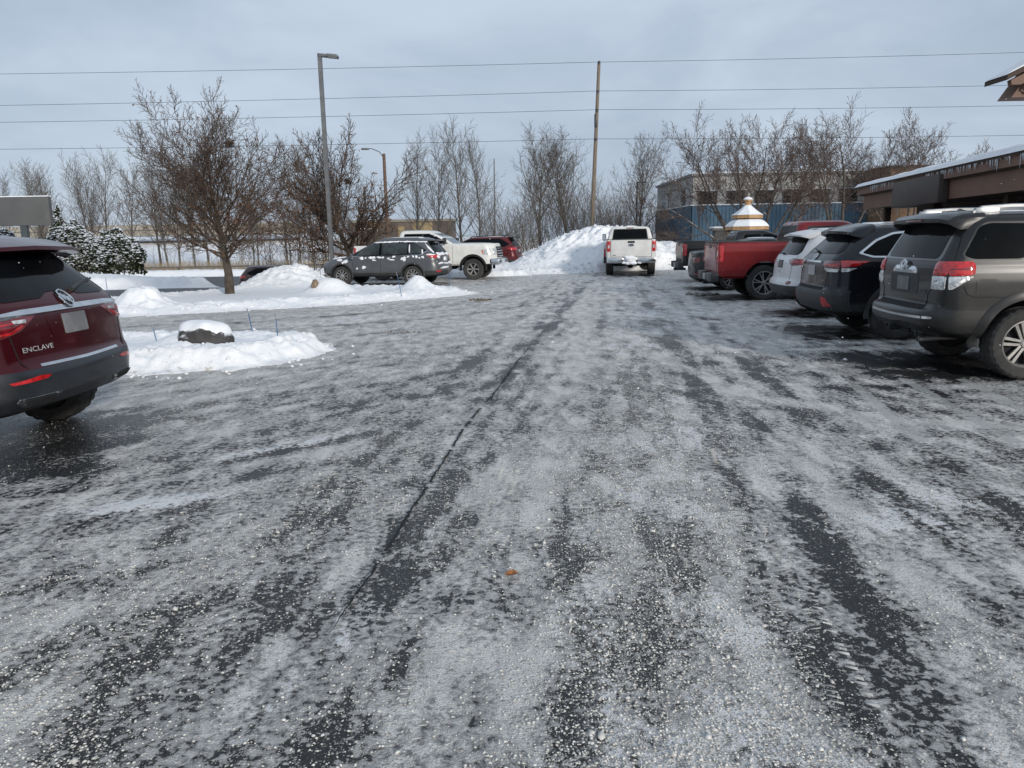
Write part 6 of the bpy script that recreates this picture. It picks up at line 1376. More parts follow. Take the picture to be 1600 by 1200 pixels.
# taller cottonwoods around the utility pole
cot = [LV(12, 0.04, 0.02, 0.88, 18, 0.34, (46, 20), 0.60, 0.4, 0.55), LV(9, 0.08, 0.05, 0.86, 10, 0.15, (42, 28), 0.45, 0.4, 0.55, 0.016), LV(6, 0.10, 0.06, 0.8, 6, 0.12, (42, 30), 0.50, 0.3, 0.62, 0.011), LV(3, 0.12, 0.05, 0.65, 3, 0.2, (40, 30), 0.6, 0.3, 0.7, 0.009), dict(TW, seg=2)]
cm = [tree_meshes('cottonwood%d' % i, [((0, 0, -0.1), (-0.04+0.05*i, 0.0, 1), 8.4, 0.19)], cot, 70+i, (7, 3)) for i in range(3)]
for i, (x, y, s, k, lb) in enumerate([(2.25, 56, 0.80, 0, 'tall forked leafless tree leaning left above the snow heap'), (4.5, 58, 0.84, 1, 'tall leafless tree just behind the wooden utility pole'), (10.0, 60, 0.80, 2, 'tall leafless tree between the utility pole and the blue building')]):
    place_tree('leafless_tree', lb, (x, y, -0.6), cm[k], (BARK_GREY, TWIG_GREY, None), rz=R(40*i), sc=s, sz=1.08)
# spreading multi-stem trees in front of the blue building
mul = [LV(11, 0.06, 0.035, 0.85, 10, 0.50, (50, 34), 0.46, 0.25, 0.52), LV(8, 0.08, 0.04, 0.88, 9, 0.15, (40, 28), 0.46, 0.4, 0.52, 0.012), LV(6, 0.09, 0.05, 0.8, 6, 0.12, (42, 30), 0.50, 0.3, 0.60, 0.009), LV(3, 0.11, 0.05, 0.65, 2, 0.2, (40, 30), 0.6, 0.3, 0.7, 0.007), dict(TW, seg=2)]
def stems(seed, n, lean, L, r):
    q = random.Random(seed); o = []
    for i in range(n):
        a = 2*math.pi*i/n+q.uniform(-.3, .3); ln = lean*q.uniform(0.45, 1.1); o.append(((0.1*math.cos(a), 0.1*math.sin(a), 0), (ln*math.cos(a), ln*math.sin(a)*0.7, 1), L*q.uniform(.85, 1.1), r*q.uniform(.75, 1.1)))
    return o
mA = tree_meshes('multi_a', stems(1, 9, 0.95, 5.9, 0.12)+[((0, 0, 0), (-1.6, 0.2, 0.9), 5.6, 0.10), ((0, 0, 0), (1.4, -0.2, 0.8), 4.6, 0.10)], mul, 90, (7, 3), leaf=3200, leaf_size=0.035)
mB = tree_meshes('multi_b', stems(2, 5, 0.62, 6.1, 0.12), mul, 91, (7, 3), leaf=1400, leaf_size=0.035)
mC = tree_meshes('multi_c', stems(3, 6, 0.85, 5.4, 0.11), mul, 92, (7, 3), leaf=1400, leaf_size=0.035)
place_tree('multi_stem_tree', 'wide multi-stem leafless tree spreading over the snow-capped little pagoda', (12.9, 40.6, -0.05), mA, (BARK_DARK, TWIG_RED, BUD), rz=R(15), sc=1.0)
place_tree('multi_stem_tree', 'upright leafless tree with dark stems in front of the last windows of the blue building', (18.5, 43.0, 0), mB, (BARK_DARK, TWIG_RED, BUD), rz=R(50), sc=1.0)
place_tree('multi_stem_tree', 'rounded leafless tree rising over the brown eave of the restaurant', (22.6, 44.0, 0), mC, (BARK_DARK, TWIG_RED, BUD), rz=R(130), sc=1.02)

# brown-leaved saplings left of the lamp post
sap = [LV(8, 0.05, 0.03, 0.85, 14, 0.2, (50, 30), 0.5, 0.4, 0.5), LV(6, 0.12, 0.05, 0.8, 7, 0.15, (45, 35), 0.5, 0.3, 0.6, 0.012), dict(TW, seg=3)]
sm_ = tree_meshes('sapling', [((0, 0, 0), (0, 0, 1), 5.2, 0.07), ((0.4, 0.1, 0), (0.12, 0.1, 1), 4.2, 0.05)], sap, 99, (5, 3), leaf=900, leaf_size=0.06)
for i, (x, y, s) in enumerate([(-20.5, 72, 1.25), (-17.8, 70, 1.05), (-23.6, 76, 1.0), (-15.6, 66, 0.95)]):
    place_tree('sapling', 'young tree still holding rust-brown leaves beyond the driveway', (x, y, float(terrain(np.array([x]), np.array([y*1.0]))[0])), sm_, (BARK_GREY, TWIG_OAK, LEAF_BROWN), rz=i*1.3, sc=s, group='rust-brown saplings beyond the driveway')

# thickets: nobody could count these stems
def thicket(name, label, pts, hgt, n, seed, m, k=3, lean=0.22, rad=0.018):
    r = random.Random(seed); S = []; tips = []
    sp = [LV(5, 0.10, 0.05, 0.75, 5, 0.25, (32, 26), 0.45, 0.3, 0.6, 0.009), LV(3, 0.12, 0.05, 0.7, 3, 0.2, (36, 30), 0.5, 0.3, 0.65, 0.008), dict(TW, seg=2)]
    for i in range(n):
        x0, y0, x1, y1, hs = r.choice(pts); t = r.random(); x = x0+(x1-x0)*t; y = y0+(y1-y0)*r.random()
        z = float(terrain(np.array([x]), np.array([y]))[0])
        grow(S, Vector((x, y, z)), Vector((r.gauss(0, lean), r.gauss(0, lean), 1)).normalized(), hgt*hs*r.uniform(.6, 1.1), rad, 0, sp, r, tips)
    o = link(name, np_mesh(name, *tubes(S, k)), m); tag(o, label, 'brush', kind='stuff'); return o
thicket('brush', 'grey-brown leafless thicket around the utility pole behind the snow heap', [(-1.5, 50, 1.6, 54, .8), (1.5, 52, 5.5, 58, 1.05), (4, 52, 8, 58, 1.1), (6.5, 52, 11.5, 60, 1.0)], 4.6, 330, 3, TWIG_GREY)
thicket('brush', 'reddish brush in front of the left side of the blue building', [(6.5, 49, 11.3, 55, 1.0)], 3.2, 60, 4, TWIG_RED)
thicket('brush', 'low tangled bushes along the foot of the blue building', [(9.5, 46, 16, 49, .4), (15, 46.5, 26, 49, .7), (16, 47, 22, 49, .75)], 2.2, 130, 5, bark('grey_brush', (0.10, 0.085, 0.08), 0.5))
thicket('brush', 'tan scrub along the horizon beyond the parked pickups', [(-26, 88, -8, 100, .9), (-10, 84, 4, 96, 1.0), (-60, 96, -25, 108, .8)], 3.2, 330, 6, bark('tan_brush', (0.16, 0.125, 0.09), 0.1), rad=0.03)
# dry reeds along the far verge
r_ = np.random.default_rng(8); n = 9000
X = -66+66*r_.random(n); Y = 77+9*r_.random(n); Zt = terrain(X, Y); H = 0.5+0.9*r_.random(n)
A = np.stack([X, Y, Zt, X+r_.normal(size=n)*.12, Y, Zt+H, np.full(n, .016), np.full(n, .006), np.zeros(n)], 1)
o = link('dry_grass', np_mesh('dry_grass', *tubes(A, 3)), mat('dry_grass', (0.30, 0.235, 0.15), rough=0.9, var=0.35, vscale=0.6)); tag(o, 'dry tan grass standing along the far verge', 'grass', kind='stuff')

# snow-dusted evergreen shrubs
GREEN = mat('yew_green', (0.026, 0.034, 0.018), rough=0.8, var=0.5, vscale=2.5, spec=0.2)
def shrub(name, label, loc, rx, ry, rz_, n, seed, snowy=0.5, cone=0.0, cat='shrub'):
    r = np.random.default_rng(seed); t = thing(name, label, cat, loc)
    d = r.normal(size=(n, 3)); d /= np.linalg.norm(d, axis=1, keepdims=True); d[:, 2] = np.abs(d[:, 2])*1.0-0.25*(r.random(n) < .3)
    lum = 1+0.16*np.sin(d[:, 0]*7+seed)*np.cos(d[:, 1]*6-seed)+0.10*np.sin(d[:, 2]*9+d[:, 0]*5)
    q = (1-0.35*r.random(n)**2)*lum
    if cone > 0: q = q*(1-cone*np.clip(d[:, 2], 0, 1)*0.0)
    P = d*q[:, None]*np.array([rx, ry, rz_]); P[:, 2] += rz_*0.32
    if cone > 0: f = np.clip(1-cone*P[:, 2]/(rz_*1.3), 0.08, 1); P[:, 0] *= f; P[:, 1] *= f
    P[:, 2] = np.maximum(P[:, 2], 0.03)
    def leaves(P, s, up):
        m = len(P); a = r.normal(size=(m, 3)); a[:, 2] += up; a /= np.linalg.norm(a, axis=1, keepdims=True); b = np.cross(a, r.normal(size=(m, 3))); b /= np.linalg.norm(b, axis=1, keepdims=True); c = np.cross(a, b)
        ss = s*(0.6+0.8*r.random((m, 1)))
        V = np.stack([P-b*ss, P+c*ss*.6+a*ss*.2, P+b*ss, P-c*ss*.6+a*ss*.2], 1).reshape(-1, 3); return np_mesh(name, V, np.arange(m*4).reshape(-1, 4))
    b = MB(); b.tube([(0, 0, 0), (0, 0, rz_*0.5)], [0.06, 0.03], 7)
    for i in range(5): a = i*1.25; b.tube([(0, 0, 0.1), (rx*.5*math.cos(a), ry*.5*math.sin(a), rz_*.7)], [.03, .01], 5)
    b.build('trunk', BARK_DARK, t, True)
    o = link('foliage', leaves(P, 0.075, 0.0), GREEN, t, False); o['kind'] = 'stuff'
    k = (r.random(n) < snowy*sstep(-0.1, 0.7, d[:, 2]+0.25*(-d[:, 1]))) & (q > 0.72*lum)
    P2 = P[k]+d[k]*0.03+np.array([0, 0, .02])
    base = np.array([(0, 0, .6), (1, 0, 0), (0, 1, 0), (-1, 0, 0), (0, -1, 0)]); m = len(P2); s = (0.025+0.075*r.random((m, 1, 1))**2)
    V = (base[None]*s*(0.7+.6*r.random((m, 5, 1)))+P2[:, None]).reshape(-1, 3); T = (np.array([(0, 1, 2), (0, 2, 3), (0, 3, 4), (0, 4, 1)])[None]+np.arange(m)[:, None, None]*5).reshape(-1, 3)
    o = link('snow_cap', np_mesh('snow_cap', V, T), CARSNOW, t); o['kind'] = 'stuff'
shrub('evergreen_shrub', 'round snow-dusted evergreen shrub at the end of the hedge nearest the driveway', (-18.35, 36.0, 0.10), 1.10, 1.1, 1.55, 5200, 1, .75)
shrub('evergreen_shrub', 'snow-dusted evergreen shrub in the middle of the hedge, whitest on top', (-20.35, 36.2, 0.15), 1.25, 1.1, 1.75, 5200, 2, .95)
shrub('evergreen_shrub', 'snow-laden evergreen shrub beside the post of the roadside sign', (-23.6, 36.0, 0.2), 1.35, 1.1, 1.55, 5200, 3, .95)
shrub('small_conifer', 'small dark pointed conifer behind the hedge beside the sign', (-22.3, 38.5, 0.1), 1.15, 1.1, 2.35, 4200, 4, .35, cone=0.75, cat='conifer')
# ------------------------------------------------------------------ poles and wires
STEEL = mat('grey_steel', (0.135, 0.14, 0.145), rough=0.5, metal=0.3, var=0.15, vscale=4)
WOOD = mat('weathered_pole', (0.19, 0.15, 0.115), rough=0.9, var=0.3, vscale=3, stretch=(6, 6, 0.5), bump=0.4, bscale=20)
def lamp_post():
    t = thing('lamp_post', 'tall grey square lamp post with flat head behind the snowy crossover', 'lamp post', (-7.62, 33.0, -0.35))
    b = MB(); b.prism([(-.08, -.08), (.08, -.08), (.08, .08), (-.08, .08)], 0, 9.45, 'xy'); b.build('pole', STEEL, t)
    b = MB(); b.lathe([(0.30, -0.2), (0.30, 0.55), (0.0, 0.55)], 20, 'z'); b.build('concrete_base', mat('concrete', (0.36, 0.35, 0.33), rough=0.9, var=0.2), t, True)
    M = Matrix.Translation((0.08, 0, 9.40)) @ Matrix.Rotation(R(6), 4, 'Y')
    b = MB(); b.box(-0.16, 0.30, -0.10, 0.10, -0.06, 0.06, 0.015, M=M); b.box(0.22, 0.68, -0.17, 0.17, -0.055, 0.055, 0.02, M=M); h = b.build('lamp_head', STEEL, t, True)
    b = MB()
    for k in range(6): b.box(0.25+k*0.07, 0.262+k*0.07, -0.15, 0.15, 0.05, 0.085, M=M)
    b.build('cooling_fins', STEEL, h)
    b = MB(); b.box(0.27, 0.64, -0.14, 0.14, -0.066, -0.052, 0.004, M=M); b.build('lens', mat('lamp_lens', (0.45, 0.45, 0.42), rough=0.3), h)
lamp_post()
def utility_pole():
    t = thing('utility_pole', 'tall brown wooden utility pole rising behind the snow heap', 'utility pole', (5.46, 52.0, -0.4))
    b = MB(); b.tube([(0, 0, 0), (0.25, 0, 6.5), (0.52, 0, 13.05)], [0.15, 0.13, 0.10], 14); b.build('pole', WOOD, t, True)
    for z, k in ((12.98, 0.10), (11.22, 0.09), (10.07, 0.09), (8.25, 0.08)):
        x = 0.52*z/13.05; b = MB(); b.lathe([(0, -.09), (.05, -.09), (.09, -.03), (.05, .0), (.08, .04), (.04, .09), (0, .10)], 12, 'z', M=Matrix.Translation((x-0.02, -0.20, z))); b.tube([(x, 0, z-0.05), (x-0.02, -0.20, z-0.05)], 0.02, 6); b.build('insulator', mat('porcelain_%d' % int(z), (0.10, 0.10, 0.105), rough=0.3), t, True)
    b = MB(); b.box(0.20, 0.40, -0.26, -0.15, 9.0, 9.8, 0.02); b.build('switch_box', mat('dark_box', (0.03, 0.03, 0.032), rough=0.5), t, True)
utility_pole()
WIRE = mat('wire', (0.03, 0.032, 0.035), rough=0.6)
wl_ = [('highest', 12.49, 12.58, 12.72), ('second highest', 10.57, 10.82, 10.73), ('third highest', 9.53, 9.67, 9.46), ('lowest', 7.85, 7.85, 7.61)]
for nm, za, zb, zc in wl_:
    pts = []
    for i in range(49):
        x = -70+(140)*i/48
        if x < 5.95: t = (x+32.9)/38.85; z = za+(zb-za)*t-0.55*t*(1-t)*0.5
        else: t = (x-5.95)/27.6; z = zb+(zc-zb)*t-0.5*t*(1-t)*0.5
        pts.append((x, 51.75, z))
    b = MB(); b.tube(pts, 0.0125, 5); o = b.build('power_line', WIRE, None, True); tag(o, '%s of the four power lines strung across the sky' % nm, 'power line')
def arm_lamp():
    t = thing('street_lamp', 'rust-brown pole with a curved arm and small lamp in front of the leafless tree', 'street lamp', (-9.75, 62, -1.3))
    b = MB(); b.tube([(0, 0, 0), (0, 0, 9.55)], [0.16, 0.12], 10); b.build('pole', mat('rust_wood', (0.13, 0.085, 0.065), rough=0.9, var=0.3), t, True)
    b = MB(); b.tube([(0, 0, 9.2), (-0.35, 0, 9.7), (-0.95, 0, 9.95), (-1.2, 0, 9.95)], 0.035, 7); a = b.build('arm', STEEL, t, True)
    b = MB(); b.box(-1.75, -1.15, -0.14, 0.14, 9.86, 10.0, 0.04); b.build('lamp_head', STEEL, a, True)
arm_lamp()
t = thing('steel_mast', 'thin grey mast standing among the slim trees', 'pole', (-1.8, 95, -1.0)); b = MB(); b.tube([(0, 0, 0), (0.12, 0, 12.0)], [0.14, 0.07], 8); b.build('mast', STEEL, t, True); b = MB(); b.box(-0.25, 0.25, -0.25, 0.25, -0.3, 0.15, 0.02); b.build('footing', STEEL, t)
t = thing('parking_lamp', 'small dark L-shaped lamp post in the thicket by the blue building', 'lamp post', (10.85, 66, -1.0)); b = MB(); b.tube([(0, 0, 0), (0, 0, 7.0)], 0.07, 8); b.build('pole', DARK, t, True); b = MB(); b.box(-0.05, 0.75, -0.1, 0.1, 6.93, 7.05, 0.02); b.build('lamp_head', DARK, t, True)

# ------------------------------------------------------------------ roadside sign with a blank face
t = thing('roadside_sign', 'wide blank grey sign panel on a dark post behind the evergreen hedge', 'sign', (-21.3, 32.6, -0.1))
b = MB(); b.box(-1.75, 2.15, -0.12, 0.12, 2.55, 3.72, 0.03); p = b.build('sign_panel', mat('sign_grey', (0.085, 0.085, 0.083), rough=0.5, var=0.12, vscale=1), t, True)
b = MB(); b.box(-1.77, 2.17, -0.135, 0.135, 3.72, 3.76, 0.01); b.build('top_snow', CARSNOW, p)
for x in (0.95, -1.1):
    b = MB(); b.box(x-0.13, x+0.13, -0.10, 0.10, 0, 2.55, 0.01); b.build('post', mat('post_dark%d' % int(x*10), (0.05, 0.06, 0.065), rough=0.5), t)

# ------------------------------------------------------------------ blue and grey building at the back
GREYP = mat('grey_block', (0.40, 0.40, 0.385), rough=0.9, var=0.12, vscale=1.2, bump=0.25, bscale=12)
BLUEM = mat('blue_metal', (0.065, 0.135, 0.20), rough=0.55, metal=0.1, var=0.18, vscale=0.7, dirt=0.0)
def blue_building():
    t = thing('commercial_building', 'low grey building with ribbed blue metal cladding behind the bare trees', 'building', (11.78, 50.0, -0.3))
    W, D, H = 21.0, 12.0, 5.55
    b = MB(); b.box(0.02, W, 0.02, D, 0, H); b.build('wall', GREYP, t)
    b = MB(); b.box(-0.10, W+0.1, -0.10, D+0.1, H, H+0.14); r = b.build('roof', mat('roof_edge', (0.22, 0.22, 0.215), rough=0.8), t)
    b = MB(); b.box(-0.06, W+0.06, -0.06, D+0.06, H+0.143, H+0.22, 0.03); b.build('roof_snow', CARSNOW, r, True)
    zc = 3.72
    # ribbed cladding: one sheet with real ribs per face
    def ribs(n, step):
        prof = []
        for i in range(n):
            a = i*step; prof += [(a, 0.0), (a+step*0.55, 0.0), (a+step*0.65, -0.05), (a+step*0.9, -0.05)]
        return prof+[(n*step, 0.0)]
    pr = ribs(84, 0.25); V = []; Fc = []
    for x, y in pr: V += [(x, y-0.05, 0), (x, y-0.05, zc)]
    for i in range(len(pr)-1): Fc.append((2*i, 2*i+2, 2*i+3, 2*i+1))
    obj('front_cladding', V, Fc, BLUEM, t)
    pr = ribs(48, 0.25); V = []; Fc = []
    for y, x in pr: V += [(x-0.05, y, 0), (x-0.05, y, zc)]
    for i in range(len(pr)-1): Fc.append((2*i, 2*i+1, 2*i+3, 2*i+2))
    obj('side_cladding', V, Fc, BLUEM, t)
    b = MB(); b.box(-0.14, W, -0.16, 0.015, zc, zc+0.06); b.box(-0.14, 0.015, 0.02, D, zc, zc+0.06); b.build('flashing', CARSNOW, t)
    WIN = mat('building_glass', (0.012, 0.013, 0.014), rough=0.15, var=0.6, vscale=1.5)
    FRM = mat('window_frame', (0.10, 0.10, 0.10), rough=0.6)
    for i in range(7):
        x = 0.42+i*1.80
        w = MB(); w.box(x, x+1.12, -0.012, 0.03, zc+0.09, zc+0.86); wo = w.build('window', WIN, t)
        f = MB()
        for (a0, a1, c0, c1) in ((x-0.05, x, zc+0.06, zc+0.9), (x+1.12, x+1.17, zc+0.06, zc+0.9), (x, x+1.12, zc+0.86, zc+0.91)): f.box(a0, a1, -0.03, 0.018, c0, c1)
        f.build('frame', FRM, wo)
        f = MB(); f.box(x+0.545, x+0.575, -0.022, 0.02, zc+0.09, zc+0.86); f.build('mullion', FRM, wo)
        f = MB(); f.box(x-0.08, x+1.20, -0.07, 0.016, zc+0.91, zc+0.965); f.build('lintel_snow', CARSNOW, wo)
    for y in (2.2, 7.6):
        w = MB(); w.box(-0.012, 0.03, y, y+1.0, zc+0.12, zc+1.1); wo = w.build('window', WIN, t)
        f = MB(); f.box(-0.05, 0.018, y-0.06, y+1.06, zc+1.1, zc+1.16); f.build('lintel', FRM, wo)
    # panel joints of the grey block
    for i in range(1, 10):
        f = MB(); f.box(i*2.1-0.012, i*2.1+0.012, -0.004, 0.03, zc+0.97, H-0.02); f.build('panel_joint', FRM, t)
    f = MB(); f.box(5.5, 9.0, 3, 6, H+0.14, H+0.55, 0.03); f.build('roof_unit', mat('roof_unit', (0.30, 0.32, 0.33), rough=0.6), t)
blue_building()
t = thing('brick_block', 'tan brick block with a dark cap beyond the restaurant eave', 'building', (23.0, 47.2, -0.1))
BR = mat('tan_brick', (0.20, 0.125, 0.075), rough=0.9, var=0.25, vscale=6, bump=0.3, bscale=30)
b = MB(); b.box(0, 9, 0, 2.6, 0, 5.45); w = b.build('wall', BR, t)
b = MB(); b.box(-0.08, 9.08, -0.08, 2.68, 5.45, 5.58); b.build('cap', mat('brown_cap', (0.05, 0.04, 0.035), rough=0.7), t)
b = MB(); b.box(1.4, 2.5, -0.02, 0.03, 4.2, 5.2); b.build('louvre', mat('dark_louvre', (0.04, 0.035, 0.03), rough=0.7), t)
t = thing('brick_gatepost', 'short stone pier with a snow cap in front of the blue wall', 'pier', (12.3, 44.5, -0.1))
b = MB(); b.box(-0.55, 0.55, -0.3, 0.3, 0, 1.9, 0.03); b.build('shaft', mat('stone_dark', (0.10, 0.095, 0.09), rough=0.9, var=0.35, vscale=5, bump=0.4, bscale=14), t, True)
b = MB(); b.box(-0.75, 0.75, -0.42, 0.42, 1.9, 2.02, 0.02); cp = b.build('cap', mat('stone_cap', (0.16, 0.155, 0.15), rough=0.9), t, True)
b = MB(); b.box(-0.72, 0.72, -0.40, 0.40, 2.02, 2.13, 0.05); b.build('snow', CARSNOW, cp, True)
# dark generator boxes by the wall
# ------------------------------------------------------------------ little two-tier pagoda
def pagoda():
    t = thing('garden_pagoda', 'little two-tier pagoda with snow-white roofs and honey-coloured wooden trim', 'pagoda', (11.05, 36.0, 0.0), R(12))
    HON = mat('honey_wood', (0.38, 0.22, 0.10), rough=0.6, var=0.2, vscale=6)
    def octo(r): return [(r*math.cos(math.pi/8+i*math.pi/4), r*math.sin(math.pi/8+i*math.pi/4)) for i in range(8)]
    def roof(name, r0, z0, r1, z1, bulge, n=6):
        V = []
        for i in range(n+1):
            u = i/n; r = r0+(r1-r0)*u; z = z0+(z1-z0)*(u+bulge*u*(1-u)); V += [(x, y, z) for x, y in octo(r)]
        Fc = [(i*8+j, i*8+(j+1) % 8, (i+1)*8+(j+1) % 8, (i+1)*8+j) for i in range(n) for j in range(8)]+[tuple(range(n*8, n*8+8)), tuple(range(7, -1, -1))]
        return obj(name, V, Fc, CARSNOW, t)
    def trim(r, z0, z1):
        b = MB(); b.prism(octo(r), z0, z1, 'xy'); return b.build('eave_trim', HON, t)
    trim(0.98, 1.78, 1.93); roof('lower_roof', 1.0, 1.933, 0.52, 2.27, 0.9)
    b = MB(); b.prism(octo(0.50), 2.2, 2.34, 'xy'); b.build('neck', DARK, t)
    trim(0.70, 2.30, 2.45); roof('upper_roof', 0.72, 2.453, 0.14, 2.90, -0.25)
    b = MB(); b.prism(octo(0.14), 2.86, 3.08, 'xy'); b.prism(octo(0.20), 3.08, 3.14, 'xy'); b.build('cupola', HON, t)
    b = MB(); b.lathe([(0.20, 3.143), (0.21, 3.17), (0.12, 3.25), (0.0, 3.28)], 14, 'z'); b.build('cupola_snow', CARSNOW, t, True)
    b = MB(); b.prism(octo(0.92), 1.70, 1.778, 'xy'); b.build('soffit', DARK, t)
    for x, y in octo(0.80):
        b = MB(); b.box(x-0.05, x+0.05, y-0.05, y+0.05, 0.0, 1.72); b.build('post', HON, t)
    b = MB(); b.prism(octo(0.95), -0.02, 0.12, 'xy'); b.build('base', HON, t)
pagoda()

# ------------------------------------------------------------------ restaurant: brown eaves, soffit, dark shopfront
def restaurant():
    ang = math.atan2(-(26-14.7), -(11.61-9.63))          # local x runs from the far corner towards the viewer
    t = thing('restaurant_building', 'brown restaurant with snow on its eave, icicles and a blank sign panel', 'building', (11.61, 26.0, 0.0), ang)
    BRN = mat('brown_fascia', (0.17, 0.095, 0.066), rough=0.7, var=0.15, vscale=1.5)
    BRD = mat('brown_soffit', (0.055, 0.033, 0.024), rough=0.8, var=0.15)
    Lx = 21.0
    b = MB(); b.box(0, Lx, 0.0, 0.10, 2.80, 3.00); b.build('upper_fascia', BRN, t)
    b = MB(); b.box(0.25, Lx, 0.16, 0.26, 2.34, 2.79); b.build('lower_fascia', BRN, t)
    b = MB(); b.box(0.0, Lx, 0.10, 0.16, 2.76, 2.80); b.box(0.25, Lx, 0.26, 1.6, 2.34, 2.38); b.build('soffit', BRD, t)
    b = MB(); b.box(0.0, 0.12, 0.10, 3.5, 2.80, 3.00); b.box(0.25, 0.35, 0.26, 3.5, 2.38, 2.79); b.build('end_fascia', BRN, t)
    V = [(-.05, -.05, 3.0), (Lx, -.05, 3.0), (Lx, 6.0, 4.15), (-.05, 6.0, 4.15), (-.05, -.05, 3.05), (Lx, -.05, 3.05), (Lx, 6, 4.2), (-.05, 6, 4.2)]
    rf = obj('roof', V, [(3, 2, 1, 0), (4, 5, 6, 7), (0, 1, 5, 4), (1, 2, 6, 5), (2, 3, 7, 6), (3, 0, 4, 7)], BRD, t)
    X, Y = np.meshgrid(np.arange(-0.07, Lx, 0.10), np.linspace(-0.08, 6.0, 40)); nz_ = fbm(X/0.7, Y/0.7, 3, 44)
    Z = 3.055+Y.clip(0)*0.1917+0.11*sstep(-0.08, 0.15, Y)*(1+0.6*nz_)+0.015*fbm(X/0.15, Y/0.15, 2, 45)
    Z[0] = 3.045; Y = Y.copy(); Y[1] -= 0.05*(1+nz_[1]); o = grid_obj('roof_snow', X, Y, Z, M_SNOW, attrs={'dirt': X*0}, parent=rf)
    b = MB(); b.box(0.9, Lx, 1.6, 1.9, 0, 2.38); b.build('wall', mat('shop_wall', (0.07, 0.045, 0.032), rough=0.8, var=0.2), t)
    for i in range(6):
        x = 1.6+i*3.1; g = MB(); g.box(x, x+2.4, 1.575, 1.60, 0.5, 2.25); g.build('window', GLASS, t)
    for i in range(5):
        x = 1.2+i*4.2; g = MB(); g.box(x-0.09, x+0.09, 0.55, 0.73, 0, 2.34); g.build('column', BRD, t)
    s = MB(); s.box(4.05, 7.55, 0.03-0.12, 0.15, 2.26, 2.93, 0.02); s.build('sign_board', mat('sign_brown', (0.062, 0.049, 0.043), rough=0.6, var=0.1, vscale=0.8), t, True)
    g = MB(); r = random.Random(3)
    for k in range(95):
        x = r.choice([r.uniform(1.6, 3.9), r.uniform(6.4, 9.0), r.uniform(9, 12)]); l = r.uniform(0.03, 0.16)*(1.8 if r.random() < .12 else 1); g.tube([(x, -0.03, 3.0), (x+r.uniform(-.01, .01), -0.03, 3.0-l)], [0.011, 0.002], 5)
    g.tube([(4.02, 0.1, 2.40), (4.02, 0.1, 2.02)], [0.018, 0.003], 5)
    o = g.build('icicles', mat('icicle', (0.62, 0.65, 0.68), rough=0.15, spec=0.6), t, True); o['kind'] = 'stuff'
    # raised gable over the entrance, nearer the viewer
    V = [(0, 0, 0), (0.66, 0, 0.33), (3.2, 0, 1.6), (3.2, 0, 1.5), (0.66, 0, 0.23), (0, 0, -0.09)]
    gx0, gy0, gz0 = 9.62, 16.0, 4.52
    Mi = Matrix.Rotation(-ang, 4, 'Z') @ Matrix.Translation((-11.61, -26.0, 0))
    def W(p): return Mi @ Vector(p)
    rg = MB(); P = [(gx0+x, gz0+z) for x, y, z in V]
    VV = [W((x, gy0-0.60, z)) for x, z in P]+[W((x, gy0+0.12, z)) for x, z in P]; n = len(P)
    rg.add(VV, [tuple(range(n)), tuple(range(2*n-1, n-1, -1))]+[(i, n+i, n+(i+1) % n, (i+1) % n) for i in range(n)]); gro = rg.build('gable_roof', BRD, t)
    fa = MB(); P = [(gx0+0.10, gz0-0.085), (gx0+3.2, gz0+1.46), (gx0+3.2, gz0+1.26), (gx0+0.30, gz0-0.17), (gx0+0.12, gz0-0.17)]
    n = len(P); fa.add([W((x, gy0-0.56, z)) for x, z in P]+[W((x, gy0-0.44, z)) for x, z in P], [tuple(range(n)), tuple(range(2*n-1, n-1, -1))]+[(i, n+i, n+(i+1) % n, (i+1) % n) for i in range(n)]); fa.build('gable_fascia', BRN, t)
    bx = MB(); VV = [W((x, y, z)) for z in (gz0-0.38, gz0+0.6) for y in (gy0-0.40, gy0+0.05) for x in (gx0+(0.24 if z < gz0 else 0.9), gx0+3.2)]
    bx.add(VV, [(0, 2, 3, 1), (4, 5, 7, 6), (0, 1, 5, 4), (2, 6, 7, 3), (0, 4, 6, 2), (1, 3, 7, 5)]); bx.build('gable_wall', BRN, t)
    br = MB(); br.tube([W((gx0+0.50, gy0-0.46, gz0+0.12)), W((gx0+0.42, gy0-0.46, gz0-0.24)), W((gx0+0.48, gy0-0.46, gz0-0.28)), W((gx0+0.9, gy0-0.46, gz0-0.29))], 0.028, 6); br.build('gable_bracket', BRD, t)
    for (cx, cy) in ((gx0+2.8, gy0-0.2),):
        p = W((cx, cy, 0)); c = MB(); c.box(p.x-0.15, p.x+0.15, p.y-0.15, p.y+0.15, 0.0, 4.2); c.build('gable_column', BRD, t)
    sn = MB(); P = [(gx0-0.02, gz0+0.005), (gx0+0.66, gz0+0.335), (gx0+3.2, gz0+1.605), (gx0+3.2, gz0+1.68), (gx0+0.7, gz0+0.40), (gx0+0.08, gz0+0.07)]
    n = len(P); sn.add([W((x, gy0-0.58, z)) for x, z in P]+[W((x, gy0+0.10, z)) for x, z in P], [tuple(range(n)), tuple(range(2*n-1, n-1, -1))]+[(i, n+i, n+(i+1) % n, (i+1) % n) for i in range(n)]); sn.build('gable_snow', CARSNOW, gro)
restaurant()

